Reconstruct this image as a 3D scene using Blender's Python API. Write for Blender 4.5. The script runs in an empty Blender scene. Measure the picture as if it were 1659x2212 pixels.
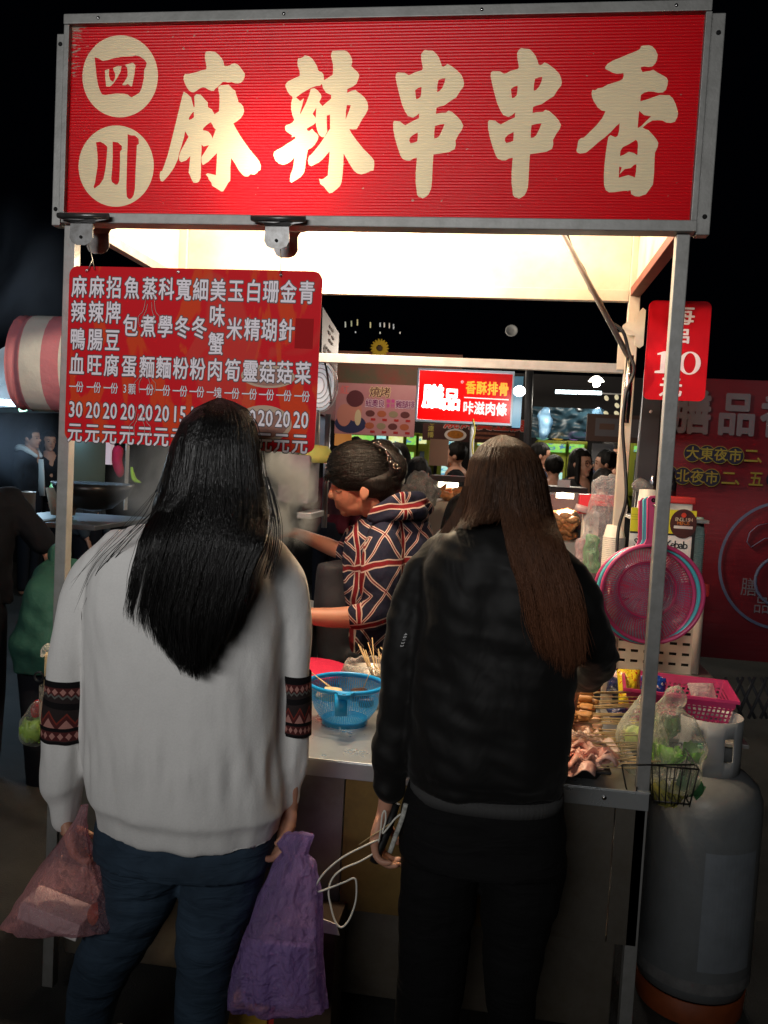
import bpy, bmesh, math, random
import numpy as np
from mathutils import Vector, Matrix, noise, Quaternion

random.seed(7)
SC = bpy.context.scene
COL = SC.collection

# ---------------------------------------------------------------- camera
YAW, PITCH, ROLL = 0.1376, 0.0599, 0.0534
FOC = 1789.1            # focal length for a picture 1659 wide
PW, PH = 1659.0, 2212.0
CAM = Vector((0, 0, 1.5))
_r = Vector((math.cos(YAW), math.sin(YAW), 0))
FW = Vector((-math.sin(YAW) * math.cos(PITCH), math.cos(YAW) * math.cos(PITCH), -math.sin(PITCH)))
_u = _r.cross(FW)
RI = _r * math.cos(ROLL) + _u * math.sin(ROLL)
UP = _u * math.cos(ROLL) - _r * math.sin(ROLL)
cd = bpy.data.cameras.new('camera')
cam = bpy.data.objects.new('camera', cd)
COL.objects.link(cam)
cam.matrix_world = Matrix(((RI.x, UP.x, -FW.x, CAM.x), (RI.y, UP.y, -FW.y, CAM.y), (RI.z, UP.z, -FW.z, CAM.z), (0, 0, 0, 1)))
cd.sensor_fit = 'HORIZONTAL'
cd.sensor_width = 36
cd.lens = 36 * FOC / PW
cd.clip_start = 0.05
cd.clip_end = 200
cd.dof.use_dof = True
cd.dof.focus_distance = 2.2
cd.dof.aperture_fstop = 18.0
SC.camera = cam

# ---------------------------------------------------------------- night sky and light
w = bpy.data.worlds.new('World')
SC.world = w
w.use_nodes = True
w.node_tree.nodes['Background'].inputs[0].default_value = (0.25, 0.4, 1.0, 1)
w.node_tree.nodes['Background'].inputs[1].default_value = 0.0006
SC.view_settings.view_transform = 'Standard'
SC.view_settings.look = 'None'
SC.view_settings.gamma = 1
SC.view_settings.exposure = 0
SC.view_settings.use_curve_mapping = False
SC.cycles.use_denoising = True
SC.cycles.volume_step_rate = 2.0
SC.cycles.volume_max_steps = 128
SC.cycles.transparent_max_bounces = 24
SC.cycles.max_bounces = 10
SC.cycles.diffuse_bounces = 4
SC.cycles.caustics_reflective = False

def area_lamp(name, loc, target, size, sizey, power, color):
    l = bpy.data.lights.new(name, 'AREA')
    l.shape = 'RECTANGLE'
    l.size, l.size_y, l.energy, l.color = size, sizey, power, color
    o = bpy.data.objects.new(name, l)
    o.location = loc
    o.rotation_euler = (Vector(target) - Vector(loc)).to_track_quat('-Z', 'Y').to_euler()
    COL.objects.link(o)
    return o

# unseen fill light added for stall fronts across the aisle, behind the photographer
al = area_lamp('aisle_fill_light', (-1.4, -2.6, 2.7), (-0.5, 2.0, 2.05), 2.6, 0.35, 14.5, (1.0, 0.985, 0.97))
al.data.spread = math.radians(56)

def pt_lamp(name, loc, power, color, r=0.04):
    l = bpy.data.lights.new(name, 'POINT')
    l.energy, l.color, l.shadow_soft_size = power, color, r
    o = bpy.data.objects.new(name, l)
    o.location = loc
    COL.objects.link(o)
    return o

# brush lettering of the shop sign, outlines in 0.1 mm from the panel corner
SIGN_GLYPHS = {
 "ma": [[(3520,3947),(3553,3966),(3656,3967),(3768,3948),(3847,3887),(3936,3798),(3982,3717),(4007,3618),(4079,3612),(4156,3627),(4197,3659),(4265,3674),(4342,3650),(4404,3593),(4475,3504),(4538,3423),(4535,3351),(4509,3279),(4452,3215),(4385,3195),(4299,3200),(4213,3228),(4119,3218),(4042,3238),(3991,3235),(3924,3171),(3858,3115),(3808,3075),(3767,3027),(3707,3024),(3619,3060),(3549,3101),(3480,3113),(3395,3078),(3319,3022),(3260,2990),(3199,2998),(3138,3034),(3075,3113),(3020,3202),(2987,3291),(2979,3380),(3012,3433),(3124,3436),(3295,3470),(3432,3514),(3543,3537),(3561,3585),(3537,3690),(3513,3787),(3505,3883)],[(2997,3011),(3088,2959),(3195,2869),(3234,2739),(3272,2633),(3294,2649),(3278,2836),(3280,2901),(3322,2949),(3426,2940),(3488,2883),(3559,2810),(3622,2753),(3634,2640),(3740,2575),(3809,2464),(3922,2533),(3926,2752),(3916,2929),(3886,3042),(3883,3123),(3942,3155),(4045,3159),(4138,3169),(4182,3129),(4245,3064),(4314,3023),(4334,2943),(4385,2830),(4398,2757),(4471,2717),(4534,2636),(4558,2539),(4540,2458),(4484,2370),(4393,2297),(4301,2241),(4374,2120),(4482,1958),(4590,1812),(4734,1634),(4912,1440),(4992,1343),(5039,1230),(5039,1133),(4984,1108),(4952,1059),(4877,1018),(4791,1034),(4733,977),(4639,977),(4568,1033),(4479,1130),(4388,1276),(4280,1418),(4270,1211),(4280,869),(4225,812),(4169,705),(4112,615),(4060,615),(3963,671),(3822,744),(3802,817),(3730,899),(3711,948),(3648,1021),(3691,1046),(3777,1033),(3908,1006),(3913,1210),(3915,1536),(3848,1470),(3698,1323),(3563,1241),(3526,1306),(3518,1437),(3603,1568),(3701,1726),(3564,1690),(3507,1739),(3515,1600),(3508,1372),(3518,1127),(3518,930),(3481,848),(3430,815),(3334,823),(3288,897),(3242,995),(3205,1060),(3217,1224),(3231,1461),(3125,1354),(3005,1313),(2951,1354),(2939,1452),(2978,1583),(3060,1730),(3167,1926),(3072,2065),(3054,1926),(3000,1730),(2945,1550),(2915,1387),(2818,1173),(2701,1009),(2600,893),(2540,840),(2487,851),(2458,942),(2458,1040),(2479,1098),(2514,1098),(2571,1255),(2650,1501),(2727,1828),(2818,2236),(2908,2643),(2961,2886)],[(3162,2330),(3155,2374),(3184,2431),(3234,2495),(3279,2531),(3284,2395),(3230,2352)],[(3708,2270),(3734,2267),(3807,2145),(3860,2096),(3813,1974),(3785,1885),(3744,1975),(3672,2048),(3603,2072),(3530,2080),(3535,2129),(3615,2202)]],
 "la": [[(5856,3777),(5898,3764),(5964,3792),(6012,3836),(6105,3819),(6190,3766),(6261,3678),(6332,3566),(6352,3495),(6387,3458),(6446,3441),(6490,3390),(6506,3311),(6509,3247),(6610,3302),(6720,3372),(6726,3483),(6715,3626),(6683,3721),(6653,3832),(6682,3931),(6831,3937),(6979,3936),(7046,3914),(7107,3851),(7170,3740),(7182,3661),(7161,3574),(7230,3510),(7324,3430),(7372,3354),(7355,3288),(7312,3162),(7232,3099),(7094,3037),(7093,2950),(7204,2997),(7293,3017),(7354,2964),(7439,2908),(7524,2836),(7595,2733),(7621,2638),(7620,2559),(7560,2432),(7482,2313),(7422,2194),(7368,2102),(7269,2096),(7191,2104),(7249,2004),(7389,1828),(7563,1637),(7770,1446),(7832,1367),(7842,1255),(7831,1135),(7753,1119),(7656,1071),(7541,1038),(7441,1062),(7355,1125),(7249,1269),(7082,1528),(7086,1301),(7083,1060),(7067,868),(7038,771),(6958,690),(6845,601),(6779,592),(6709,656),(6638,745),(6543,808),(6523,881),(6504,932),(6580,913),(6646,954),(6718,1010),(6726,1219),(6736,1380),(6735,1580),(6672,1508),(6576,1395),(6479,1315),(6364,1258),(6298,1229),(6238,1258),(6209,1362),(6230,1459),(6303,1523),(6382,1620),(6493,1764),(6587,1908),(6720,2116),(6702,2443),(6624,2419),(6630,2260),(6653,2044),(6587,1916),(6529,1916),(6451,1972),(6395,2100),(6358,2260),(6307,2205),(6225,2165),(6144,2109),(6166,2066),(6213,2061),(6278,2113),(6330,2052),(6417,1980),(6445,1924),(6423,1844),(6361,1732),(6280,1660),(6206,1620),(6178,1507),(6159,1346),(6149,1185),(6129,1072),(6057,975),(5958,910),(5876,861),(5827,829),(5787,861),(5783,958),(5801,1055),(5839,1136),(5859,1281),(5869,1429),(5789,1345),(5690,1280),(5589,1256),(5487,1288),(5399,1360),(5340,1489),(5357,1562),(5406,1603),(5539,1667),(5670,1756),(5802,1836),(5873,1884),(5862,1933),(5782,1909),(5783,1965),(5711,2005),(5628,2061),(5601,2142),(5622,2198),(5702,2222),(5785,2262),(5824,2326),(5778,2422),(5735,2566),(5728,2726),(5757,2838),(5751,2873),(5691,2911),(5620,2999),(5561,3127),(5587,3191),(5627,3230),(5775,3301),(5912,3356),(5903,3459),(5846,3603),(5837,3698)],[(5844,2854),(5991,2957),(6203,3075),(6335,3118),(6426,3124),(6469,3168),(6495,3073),(6575,2961),(6707,2900),(6711,2817),(6634,2754),(6505,2643),(6421,2736),(6471,2850),(6452,2922),(6373,3010),(6287,3066),(6201,3051),(6168,2916),(6101,2725),(5970,2457),(5960,2485),(6003,2661),(6038,2829),(5997,2797),(5948,2765)],[(6357,2612),(6354,2369),(6306,2420),(6271,2468),(6318,2540)],[(7103,2667),(7199,2659),(7159,2513),(7090,2330),(7085,2497)]],
 "chuan_a": [[(8825,3814),(8840,3846),(8888,3911),(8921,3923),(8989,3906),(9098,3900),(9177,3834),(9249,3744),(9306,3622),(9322,3556),(9361,3529),(9410,3548),(9458,3593),(9544,3554),(9700,3439),(9806,3333),(9853,3235),(9875,3138),(9867,3065),(9792,2967),(9716,2830),(9602,2757),(9440,2643),(9340,2619),(9258,2587),(9253,2448),(9348,2469),(9491,2475),(9547,2525),(9633,2491),(9773,2373),(9862,2275),(9914,2176),(9889,2078),(9827,1989),(9751,1833),(9765,1735),(9744,1636),(9614,1566),(9430,1537),(9248,1512),(9244,1274),(9249,944),(9242,745),(9213,646),(9182,579),(9125,529),(9051,487),(9007,512),(8956,520),(8910,577),(8898,660),(8862,859),(8850,1107),(8859,1433),(8775,1413),(8693,1366),(8607,1371),(8520,1404),(8465,1478),(8379,1685),(8299,1916),(8256,2097),(8244,2246),(8264,2290),(8409,2278),(8480,2220),(8542,2187),(8616,2232),(8748,2302),(8856,2351),(8859,2466),(8794,2409),(8711,2365),(8591,2401),(8517,2508),(8433,2673),(8363,2886),(8292,3116),(8246,3297),(8251,3379),(8286,3411),(8457,3402),(8553,3344),(8611,3359),(8693,3408),(8860,3452),(8887,3496),(8861,3602),(8836,3700)],[(9267,3223),(9358,3260),(9433,3266),(9413,3157),(9369,3044),(9306,2971),(9251,2951),(9249,3093)],[(8731,2999),(8796,3047),(8879,3071),(8880,2949),(8870,2851),(8816,2802),(8766,2789),(8745,2884)],[(9245,2170),(9362,2202),(9471,2215),(9435,2096),(9359,1932),(9302,1891),(9243,1882),(9239,2030)],[(8659,1883),(8715,1948),(8847,2022),(8852,1915),(8845,1817),(8774,1784),(8690,1767),(8653,1825)]],
 "chuan_b": [[(11065,3820),(11080,3852),(11128,3916),(11161,3929),(11230,3912),(11340,3906),(11420,3840),(11493,3750),(11551,3628),(11568,3563),(11607,3535),(11657,3554),(11705,3599),(11792,3561),(11950,3446),(12058,3340),(12106,3242),(12128,3145),(12121,3072),(12046,2975),(11969,2837),(11855,2765),(11692,2652),(11592,2628),(11509,2595),(11505,2457),(11601,2477),(11744,2483),(11801,2534),(11888,2499),(12030,2381),(12120,2283),(12173,2185),(12149,2088),(12086,1998),(12011,1843),(12025,1745),(12005,1646),(11874,1576),(11688,1548),(11506,1523),(11502,1284),(11509,955),(11503,757),(11475,658),(11444,591),(11387,541),(11312,499),(11268,524),(11216,532),(11170,589),(11157,672),(11120,870),(11106,1118),(11113,1443),(11029,1423),(10946,1377),(10859,1381),(10772,1414),(10716,1488),(10627,1695),(10546,1925),(10501,2107),(10488,2255),(10508,2299),(10655,2287),(10727,2230),(10789,2197),(10863,2241),(10996,2311),(11105,2360),(11107,2474),(11042,2417),(10959,2373),(10837,2410),(10762,2517),(10676,2681),(10604,2894),(10532,3124),(10484,3304),(10488,3386),(10524,3418),(10696,3409),(10793,3351),(10852,3366),(10935,3415),(11103,3459),(11129,3502),(11103,3608),(11077,3706)],[(11515,3231),(11606,3267),(11682,3273),(11663,3164),(11618,3051),(11555,2978),(11500,2959),(11497,3101)],[(10975,3006),(11040,3055),(11124,3079),(11126,2956),(11116,2859),(11062,2810),(11012,2797),(10989,2892)],[(11499,2179),(11616,2211),(11726,2224),(11690,2105),(11615,1941),(11557,1900),(11498,1892),(11493,2040)],[(10908,1892),(10965,1958),(11098,2032),(11104,1925),(11097,1826),(11025,1794),(10940,1777),(10903,1835)]],
 "xiang": [[(13851,3927),(13891,3943),(14020,3946),(14095,3925),(14173,3843),(14228,3738),(14222,3625),(14192,3545),(14132,3478),(14051,3466),(13953,3480),(13881,3467),(13879,3427),(13921,3354),(14009,3369),(14082,3377),(14152,3408),(14237,3351),(14355,3286),(14455,3233),(14495,3164),(14491,3059),(14465,2954),(14396,2898),(14300,2890),(14200,2918),(14087,2924),(13991,2900),(13921,2844),(13918,2706),(14002,2730),(14129,2770),(14256,2818),(14335,2847),(14433,2838),(14546,2840),(14631,2767),(14695,2654),(14744,2524),(14767,2427),(14756,2346),(14714,2249),(14619,2220),(14521,2233),(14437,2274),(14339,2283),(14210,2275),(14116,2218),(14008,2121),(14076,2085),(14142,2064),(14247,1958),(14334,1860),(14380,1779),(14370,1681),(14322,1559),(14325,1387),(14334,1060),(14327,848),(14275,765),(14186,625),(14130,609),(14042,575),(13943,583),(13858,631),(13841,713),(13673,699),(13477,670),(13362,664),(13285,710),(13237,825),(13217,1056),(13215,1302),(13226,1532),(13244,1762),(13260,1909),(13306,1958),(13366,1926),(13416,1906),(13464,1934),(13490,2040),(13492,2220),(13417,2154),(13310,2024),(13186,1909),(13029,1778),(12889,1647),(12778,1556),(12647,1536),(12579,1564),(12560,1605),(12578,1712),(12588,1827),(12642,1885),(12708,1896),(12817,2008),(12972,2172),(13094,2335),(13158,2490),(13067,2507),(12980,2572),(12890,2695),(12834,2810),(12816,2908),(12832,2973),(12891,2959),(12954,3005),(13051,3020),(13162,3084),(13291,3124),(13419,3164),(13490,3204),(13510,3277),(13502,3338),(13360,3323),(13261,3347),(13193,3385),(13100,3426),(13081,3475),(13134,3548),(13244,3619),(13403,3682),(13578,3753),(13737,3816),(13823,3863)],[(13908,2495),(14023,2397),(14179,2372),(14080,2267),(13974,2153),(13900,2108),(13900,2284)],[(13879,1847),(13913,1819),(13934,1746),(13934,1501),(13865,1550),(13740,1582),(13638,1517),(13550,1480),(13551,1598),(13595,1680),(13722,1746)],[(13930,1304),(13932,1141),(13913,1001),(13866,1026),(13765,1058),(13556,995),(13548,1246),(13607,1230),(13567,1073),(13675,1189),(13805,1214),(13882,1288)]],
 "disc_a": [[(2316,3387),(2314,3290),(2303,3195),(2283,3101),(2253,3009),(2214,2922),(2167,2839),(2112,2761),(2049,2689),(1979,2624),(1903,2566),(1821,2516),(1735,2475),(1644,2442),(1550,2419),(1454,2405),(1356,2400),(1259,2406),(1161,2420),(1066,2444),(972,2478),(882,2520),(797,2571),(716,2630),(641,2696),(573,2769),(513,2848),(460,2932),(415,3021),(380,3114),(353,3209),(336,3306),(329,3404),(331,3502),(343,3598),(364,3693),(395,3784),(435,3872),(483,3955),(540,4033),(604,4104),(674,4169),(751,4226),(834,4274),(921,4315),(1012,4346),(1106,4368),(1202,4381),(1299,4385),(1396,4379),(1493,4363),(1588,4338),(1680,4305),(1769,4262),(1853,4211),(1933,4153),(2006,4087),(2073,4015),(2133,3936),(2185,3853),(2229,3765),(2265,3674),(2291,3580),(2308,3484)]],
 "disc_b": [[(2291,1215),(2290,1118),(2279,1022),(2258,928),(2228,836),(2190,748),(2142,664),(2087,585),(2024,512),(1954,446),(1877,387),(1795,336),(1708,294),(1617,260),(1523,235),(1427,220),(1329,214),(1231,218),(1134,232),(1038,255),(944,287),(854,329),(768,379),(687,437),(613,502),(544,575),(483,653),(430,737),(386,826),(350,918),(324,1014),(307,1111),(299,1209),(302,1307),(314,1404),(335,1499),(366,1591),(406,1680),(454,1764),(511,1842),(575,1914),(646,1980),(723,2038),(806,2088),(893,2129),(985,2162),(1079,2186),(1175,2200),(1272,2204),(1370,2199),(1467,2185),(1562,2161),(1654,2128),(1743,2087),(1828,2037),(1907,1979),(1981,1914),(2048,1842),(2108,1764),(2161,1681),(2205,1594),(2240,1502),(2267,1408),(2284,1312)]],
 "si": [[(638,3866),(746,3835),(855,3771),(993,3793),(1162,3840),(1374,3867),(1628,3871),(1712,3897),(1818,3872),(1947,3793),(2013,3713),(1995,3616),(1954,3557),(1951,3341),(1905,3105),(1845,2987),(1741,2929),(1647,2884),(1593,2910),(1549,2950),(1442,2976),(1250,2981),(1080,2963),(952,2947),(866,2964),(799,3073),(753,3192),(716,3351),(678,3589)],[(925,3547),(1031,3576),(1028,3428),(1070,3309),(1146,3259),(1197,3347),(1194,3466),(1149,3545),(1137,3604),(1253,3642),(1355,3641),(1341,3523),(1260,3366),(1158,3229),(1075,3151),(968,3151),(941,3349)],[(1447,3670),(1653,3721),(1719,3658),(1704,3461),(1649,3146),(1618,3147),(1541,3210),(1457,3177),(1389,3188),(1475,3305),(1525,3404),(1522,3522),(1498,3611)]],
 "cn": [[(744,1790),(855,1810),(964,1760),(1052,1681),(1049,1561),(1039,1361),(1023,1161),(977,900),(884,760),(799,699),(746,658),(717,698),(753,799),(780,1000),(807,1200),(800,1441),(773,1661)],[(1187,1810),(1327,1790),(1436,1701),(1439,1621),(1393,1561),(1403,1362),(1401,1063),(1397,843),(1356,762),(1303,752),(1205,821),(1181,901),(1199,1162),(1201,1461)],[(1577,1989),(1685,1959),(1770,1959),(1868,1880),(1882,1761),(1830,1721),(1827,1463),(1818,1064),(1819,665),(1792,505),(1731,414),(1667,404),(1611,463),(1591,664),(1587,1063),(1582,1462),(1584,1761)]],
}

# ---------------------------------------------------------------- placing helpers
def at(px, py, Y):
    """point of the vertical plane y = Y"""
    d = FW * FOC + RI * (px - PW / 2) - UP * (py - PH / 2)
    return CAM + d * (Y / d.y)

def onz(px, py, z):
    d = FW * FOC + RI * (px - PW / 2) - UP * (py - PH / 2)
    return CAM + d * ((z - CAM.z) / d.z)

# ---------------------------------------------------------------- things, parts
def tag(o, label=None, cat=None, group=None, kind=None):
    if label: o['label'] = label
    if cat: o['category'] = cat
    if group: o['group'] = group
    if kind: o['kind'] = kind
    return o

def empty(name, loc=(0, 0, 0), label=None, cat=None, group=None, rz=0):
    o = bpy.data.objects.new(name, None)
    o.empty_display_size = 0.05
    o.location = loc
    o.rotation_euler = (0, 0, rz)
    COL.objects.link(o)
    return tag(o, label, cat, group)


def link(name, me, mat=None, parent=None, label=None, cat=None, group=None, kind=None, smooth=None):
    """geometry is given in world coordinates; a parent empty moves it into its own space"""
    if smooth is not None and len(me.polygons):
        me.polygons.foreach_set('use_smooth', [smooth] * len(me.polygons))
    if mat is not None:
        for m in (mat if isinstance(mat, (list, tuple)) else [mat]):
            me.materials.append(m)
    o = bpy.data.objects.new(name, me)
    COL.objects.link(o)
    if parent is not None:
        o.parent = parent
        o.matrix_parent_inverse = wm(parent).inverted()
    return tag(o, label, cat, group, kind)

def wm(o):
    m = Matrix.LocRotScale(o.location, o.rotation_euler, o.scale)
    if o.parent:
        return wm(o.parent) @ o.matrix_parent_inverse @ m
    return m

def mesh_of(bm, name='mesh'):
    me = bpy.data.meshes.new(name)
    bm.normal_update()
    bm.to_mesh(me)
    bm.free()
    return me

def copy_thing(o, move=None, rz=0, label=None, parent=None):
    c = o.copy()
    COL.objects.link(c)
    if parent is not None: c.parent = parent
    if move is not None: c.location = Vector(o.location) + Vector(move)
    if rz: c.rotation_euler = (o.rotation_euler.x, o.rotation_euler.y, o.rotation_euler.z + rz)
    if label: c['label'] = label
    for ch in [k for k in bpy.data.objects if k.parent == o]:
        copy_thing(ch, parent=c)
    return c

# ---------------------------------------------------------------- shapes
def bm_box(bm, lo, hi, rot=None, bev=0.0, mi=0):
    lo, hi = Vector(lo), Vector(hi)
    c, s = (lo + hi) / 2, (hi - lo)
    r = bmesh.ops.create_cube(bm, size=1)
    vs = r['verts']
    M = Matrix.Translation(c) @ (rot.to_4x4() if rot is not None else Matrix()) @ Matrix.Diagonal((s.x, s.y, s.z, 1))
    bmesh.ops.transform(bm, matrix=M, verts=vs)
    fs = set(f for v in vs for f in v.link_faces)
    for f in fs: f.material_index = mi
    if bev > 0:
        es = list(set(e for v in vs for e in v.link_edges))
        bmesh.ops.bevel(bm, geom=es, offset=bev, segments=2, profile=0.6, affect='EDGES')
    return vs

def box(name, lo, hi, mat, parent=None, bev=0.0, rot=None, **k):
    bm = bmesh.new()
    bm_box(bm, lo, hi, rot, bev)
    return link(name, mesh_of(bm, name), mat, parent, **k)

def frame_at(d):
    d = d.normalized()
    a = Vector((0, 0, 1)) if abs(d.z) < 0.95 else Vector((0, 1, 0))
    x = d.cross(a).normalized()
    return x, x.cross(d).normalized()

def bm_tube(bm, pts, rad, segs=8, cap=True, flat=1.0, mi=0, ref=None):
    """tube through points; rad number or list; flat squashes along second axis"""
    pts = [Vector(p) for p in pts]
    n = len(pts)
    rads = rad if isinstance(rad, (list, tuple)) else [rad] * n
    rings = []
    px = None
    for i, p in enumerate(pts):
        d = (pts[min(i + 1, n - 1)] - pts[max(i - 1, 0)])
        if d.length < 1e-9: d = Vector((0, 0, 1))
        d.normalize()
        if px is None:
            if ref is not None:
                x = (Vector(ref) - d * d.dot(Vector(ref))).normalized(); y = x.cross(d)
            else:
                x, y = frame_at(d)
        else:
            x = (px - d * px.dot(d)).normalized(); y = x.cross(d)
        px = x
        r = rads[i]
        rx, ry = (r if isinstance(r, (list, tuple)) else (r, r * flat))
        rings.append([bm.verts.new(p + x * math.cos(2 * math.pi * k / segs) * rx + y * math.sin(2 * math.pi * k / segs) * ry) for k in range(segs)])
    for a, b in zip(rings, rings[1:]):
        for k in range(segs):
            f = bm.faces.new((a[k], a[(k + 1) % segs], b[(k + 1) % segs], b[k])); f.material_index = mi; f.smooth = True
    if cap:
        f = bm.faces.new(rings[0][::-1]); f.material_index = mi
        f = bm.faces.new(rings[-1]); f.material_index = mi
    return rings

def tube(name, pts, rad, mat, parent=None, segs=8, **k):
    bm = bmesh.new()
    fl = k.pop('flat', 1.0); rf = k.pop('ref', None)
    bm_tube(bm, pts, rad, segs, flat=fl, ref=rf)
    return link(name, mesh_of(bm, name), mat, parent, **k)

def curve_pts(pts, n=6):
    """Catmull-Rom through points"""
    P = [Vector(p) for p in pts]
    P = [P[0] * 2 - P[1]] + P + [P[-1] * 2 - P[-2]]
    out = []
    for i in range(1, len(P) - 2):
        for k in range(n):
            t = k / n
            a, b, c, d = P[i - 1], P[i], P[i + 1], P[i + 2]
            out.append(0.5 * ((2 * b) + (c - a) * t + (2 * a - 5 * b + 4 * c - d) * t * t + (3 * b - a - 3 * c + d) * t ** 3))
    out.append(P[-2])
    return out

def bm_lathe(bm, prof, segs=24, M=Matrix(), uv=None, mi=0, close=False):
    """profile of (radius, height) round local z"""
    rings = []
    for r, z in prof:
        rings.append([bm.verts.new(M @ Vector((r * math.cos(2 * math.pi * k / segs), r * math.sin(2 * math.pi * k / segs), z))) for k in range(segs)])
    L = [0]
    for a, b in zip(prof, prof[1:]): L.append(L[-1] + math.hypot(a[0] - b[0], a[1] - b[1]))
    for i, (a, b) in enumerate(zip(rings, rings[1:])):
        for k in range(segs):
            f = bm.faces.new((a[k], a[(k + 1) % segs], b[(k + 1) % segs], b[k]))
            f.smooth = True; f.material_index = mi
            if uv:
                for lp, (uu, vv) in zip(f.loops, ((k / segs, L[i]), ((k + 1) / segs, L[i]), ((k + 1) / segs, L[i + 1]), (k / segs, L[i + 1]))):
                    lp[uv].uv = (uu, vv)
    if close:
        if prof[0][0] > 1e-5: bm.faces.new(rings[0][::-1]).material_index = mi
        if prof[-1][0] > 1e-5: bm.faces.new(rings[-1]).material_index = mi
    return rings

def lathe(name, prof, mat, parent=None, loc=(0, 0, 0), segs=24, M=None, close=True, **k):
    bm = bmesh.new()
    uv = bm.loops.layers.uv.new('UVMap')
    bm_lathe(bm, prof, segs, M if M is not None else Matrix.Translation(Vector(loc)), uv, close=close)
    bmesh.ops.remove_doubles(bm, verts=bm.verts, dist=1e-5)
    return link(name, mesh_of(bm, name), mat, parent, **k)

def bm_ell(bm, c, r, rot=None, seg=20, ring=14):
    M = Matrix.Translation(Vector(c)) @ (rot.to_4x4() if rot is not None else Matrix()) @ Matrix.Diagonal((r[0], r[1], r[2], 1))
    return bmesh.ops.create_uvsphere(bm, u_segments=seg, v_segments=ring, radius=1, matrix=M)['verts']

def ellipsoid(name, c, r, mat, parent=None, rot=None, seg=20, ring=14, jitter=0, js=20, **k):
    bm = bmesh.new()
    bm_ell(bm, c, r, rot, seg, ring)
    if jitter:
        for v in bm.verts:
            d = (v.co - Vector(c)).normalized()
            v.co += d * jitter * noise.noise(v.co * js)
    for f in bm.faces: f.smooth = True
    return link(name, mesh_of(bm, name), mat, parent, **k)

def blob(bm, voxel, smooth=4, disp=None):
    """melt overlapping closed shapes into one continuous skin"""
    me = mesh_of(bm, 'skin')
    o = bpy.data.objects.new('tmp', me)
    COL.objects.link(o)
    m = o.modifiers.new('r', 'REMESH'); m.mode = 'VOXEL'; m.voxel_size = voxel; m.use_smooth_shade = True
    if smooth:
        s = o.modifiers.new('s', 'SMOOTH'); s.factor = 0.5; s.iterations = smooth
    dg = bpy.context.evaluated_depsgraph_get()
    out = bpy.data.meshes.new_from_object(o.evaluated_get(dg))
    bpy.data.objects.remove(o)
    bpy.data.meshes.remove(me)
    if disp:
        n = len(out.vertices)
        co = np.empty(n * 3, 'f'); no = np.empty(n * 3, 'f')
        out.vertices.foreach_get('co', co); out.vertices.foreach_get('normal', no)
        co = co.reshape(-1, 3); no = no.reshape(-1, 3)
        for i in range(n):
            co[i] += no[i] * disp(Vector(co[i]), no[i])
        out.vertices.foreach_set('co', co.ravel()); out.update()
    out.polygons.foreach_set('use_smooth', [True] * len(out.polygons))
    return out

def fill_curve(name, loops, mat, parent, to3d, z=0.0, label=None):
    """flat print: closed 2-D outlines with holes, filled"""
    cu = bpy.data.curves.new(name, 'CURVE')
    cu.dimensions = '2D'; cu.fill_mode = 'FRONT'
    for lp in loops:
        sp = cu.splines.new('POLY')
        sp.points.add(len(lp) - 1)
        for i, (x, y) in enumerate(lp): sp.points[i].co = (x, y, 0, 1)
        sp.use_cyclic_u = True
    o = bpy.data.objects.new('tmp', cu); COL.objects.link(o)
    me = bpy.data.meshes.new_from_object(o.evaluated_get(bpy.context.evaluated_depsgraph_get()))
    bpy.data.objects.remove(o); bpy.data.curves.remove(cu)
    for v in me.vertices: v.co = to3d(v.co.x, v.co.y, z)
    me.update()
    return link(name, me, mat, parent, label=label)

_glyph = {}
def glyph(ch, off=0.0):
    key = (ch, off)
    if key not in _glyph:
        cu = bpy.data.curves.new('g', 'FONT')
        cu.body = ch; cu.size = 1; cu.fill_mode = 'FRONT'; cu.resolution_u = 2; cu.offset = off
        o = bpy.data.objects.new('tmp', cu); COL.objects.link(o)
        me = bpy.data.meshes.new_from_object(o.evaluated_get(bpy.context.evaluated_depsgraph_get()))
        bpy.data.objects.remove(o); bpy.data.curves.remove(cu)
        V = [(v.co.x, v.co.y) for v in me.vertices]; F = [tuple(p.vertices) for p in me.polygons]
        bpy.data.meshes.remove(me)
        xs = [v[0] for v in V] or [0, 1]
        wide = ord(ch) > 0x2000
        cx, wd = ((0.5, 1.0) if wide else ((min(xs) + max(xs)) / 2, (max(xs) - min(xs))))
        _glyph[key] = (V, F, cx, 0.38 if wide else 0.345, wd)
    return _glyph[key]

def lettering(name, items, to3d, mat, parent, off=0.0, z=0.001):
    """items: (char, centre x, centre y, width of em, height of em); one printed layer"""
    V, F = [], []
    # heavier strokes: the glyph is laid down again a little to each side
    n = 0 if off < .004 else (4 if off < .025 else 8)
    sh_ = [(0, 0)] + [(off * math.cos(2 * math.pi * k / n + .4), off * math.sin(2 * math.pi * k / n + .4)) for k in range(n)]
    for ch, x, y, sw, sh in items:
        gv, gf, cx, cy, wd = glyph(ch)
        for k, (dx, dy) in enumerate(sh_):
            b = len(V)
            V += [to3d(x + (a - cx + dx) * sw, y + (c - cy + dy) * sh, z + k * 2e-5) for a, c in gv]
            F += [tuple(b + i for i in f) for f in gf]
    me = bpy.data.meshes.new(name)
    me.from_pydata(V, [], F); me.update()
    return link(name, me, mat, parent)

def plane3d(o, ux, uy):
    """print plane with origin o and unit axes; z = height off the surface toward the reader"""
    o, ux, uy = Vector(o), Vector(ux).normalized(), Vector(uy).normalized()
    n = ux.cross(uy)
    return lambda x, y, z=0.0: o + ux * x + uy * y + n * z

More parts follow.
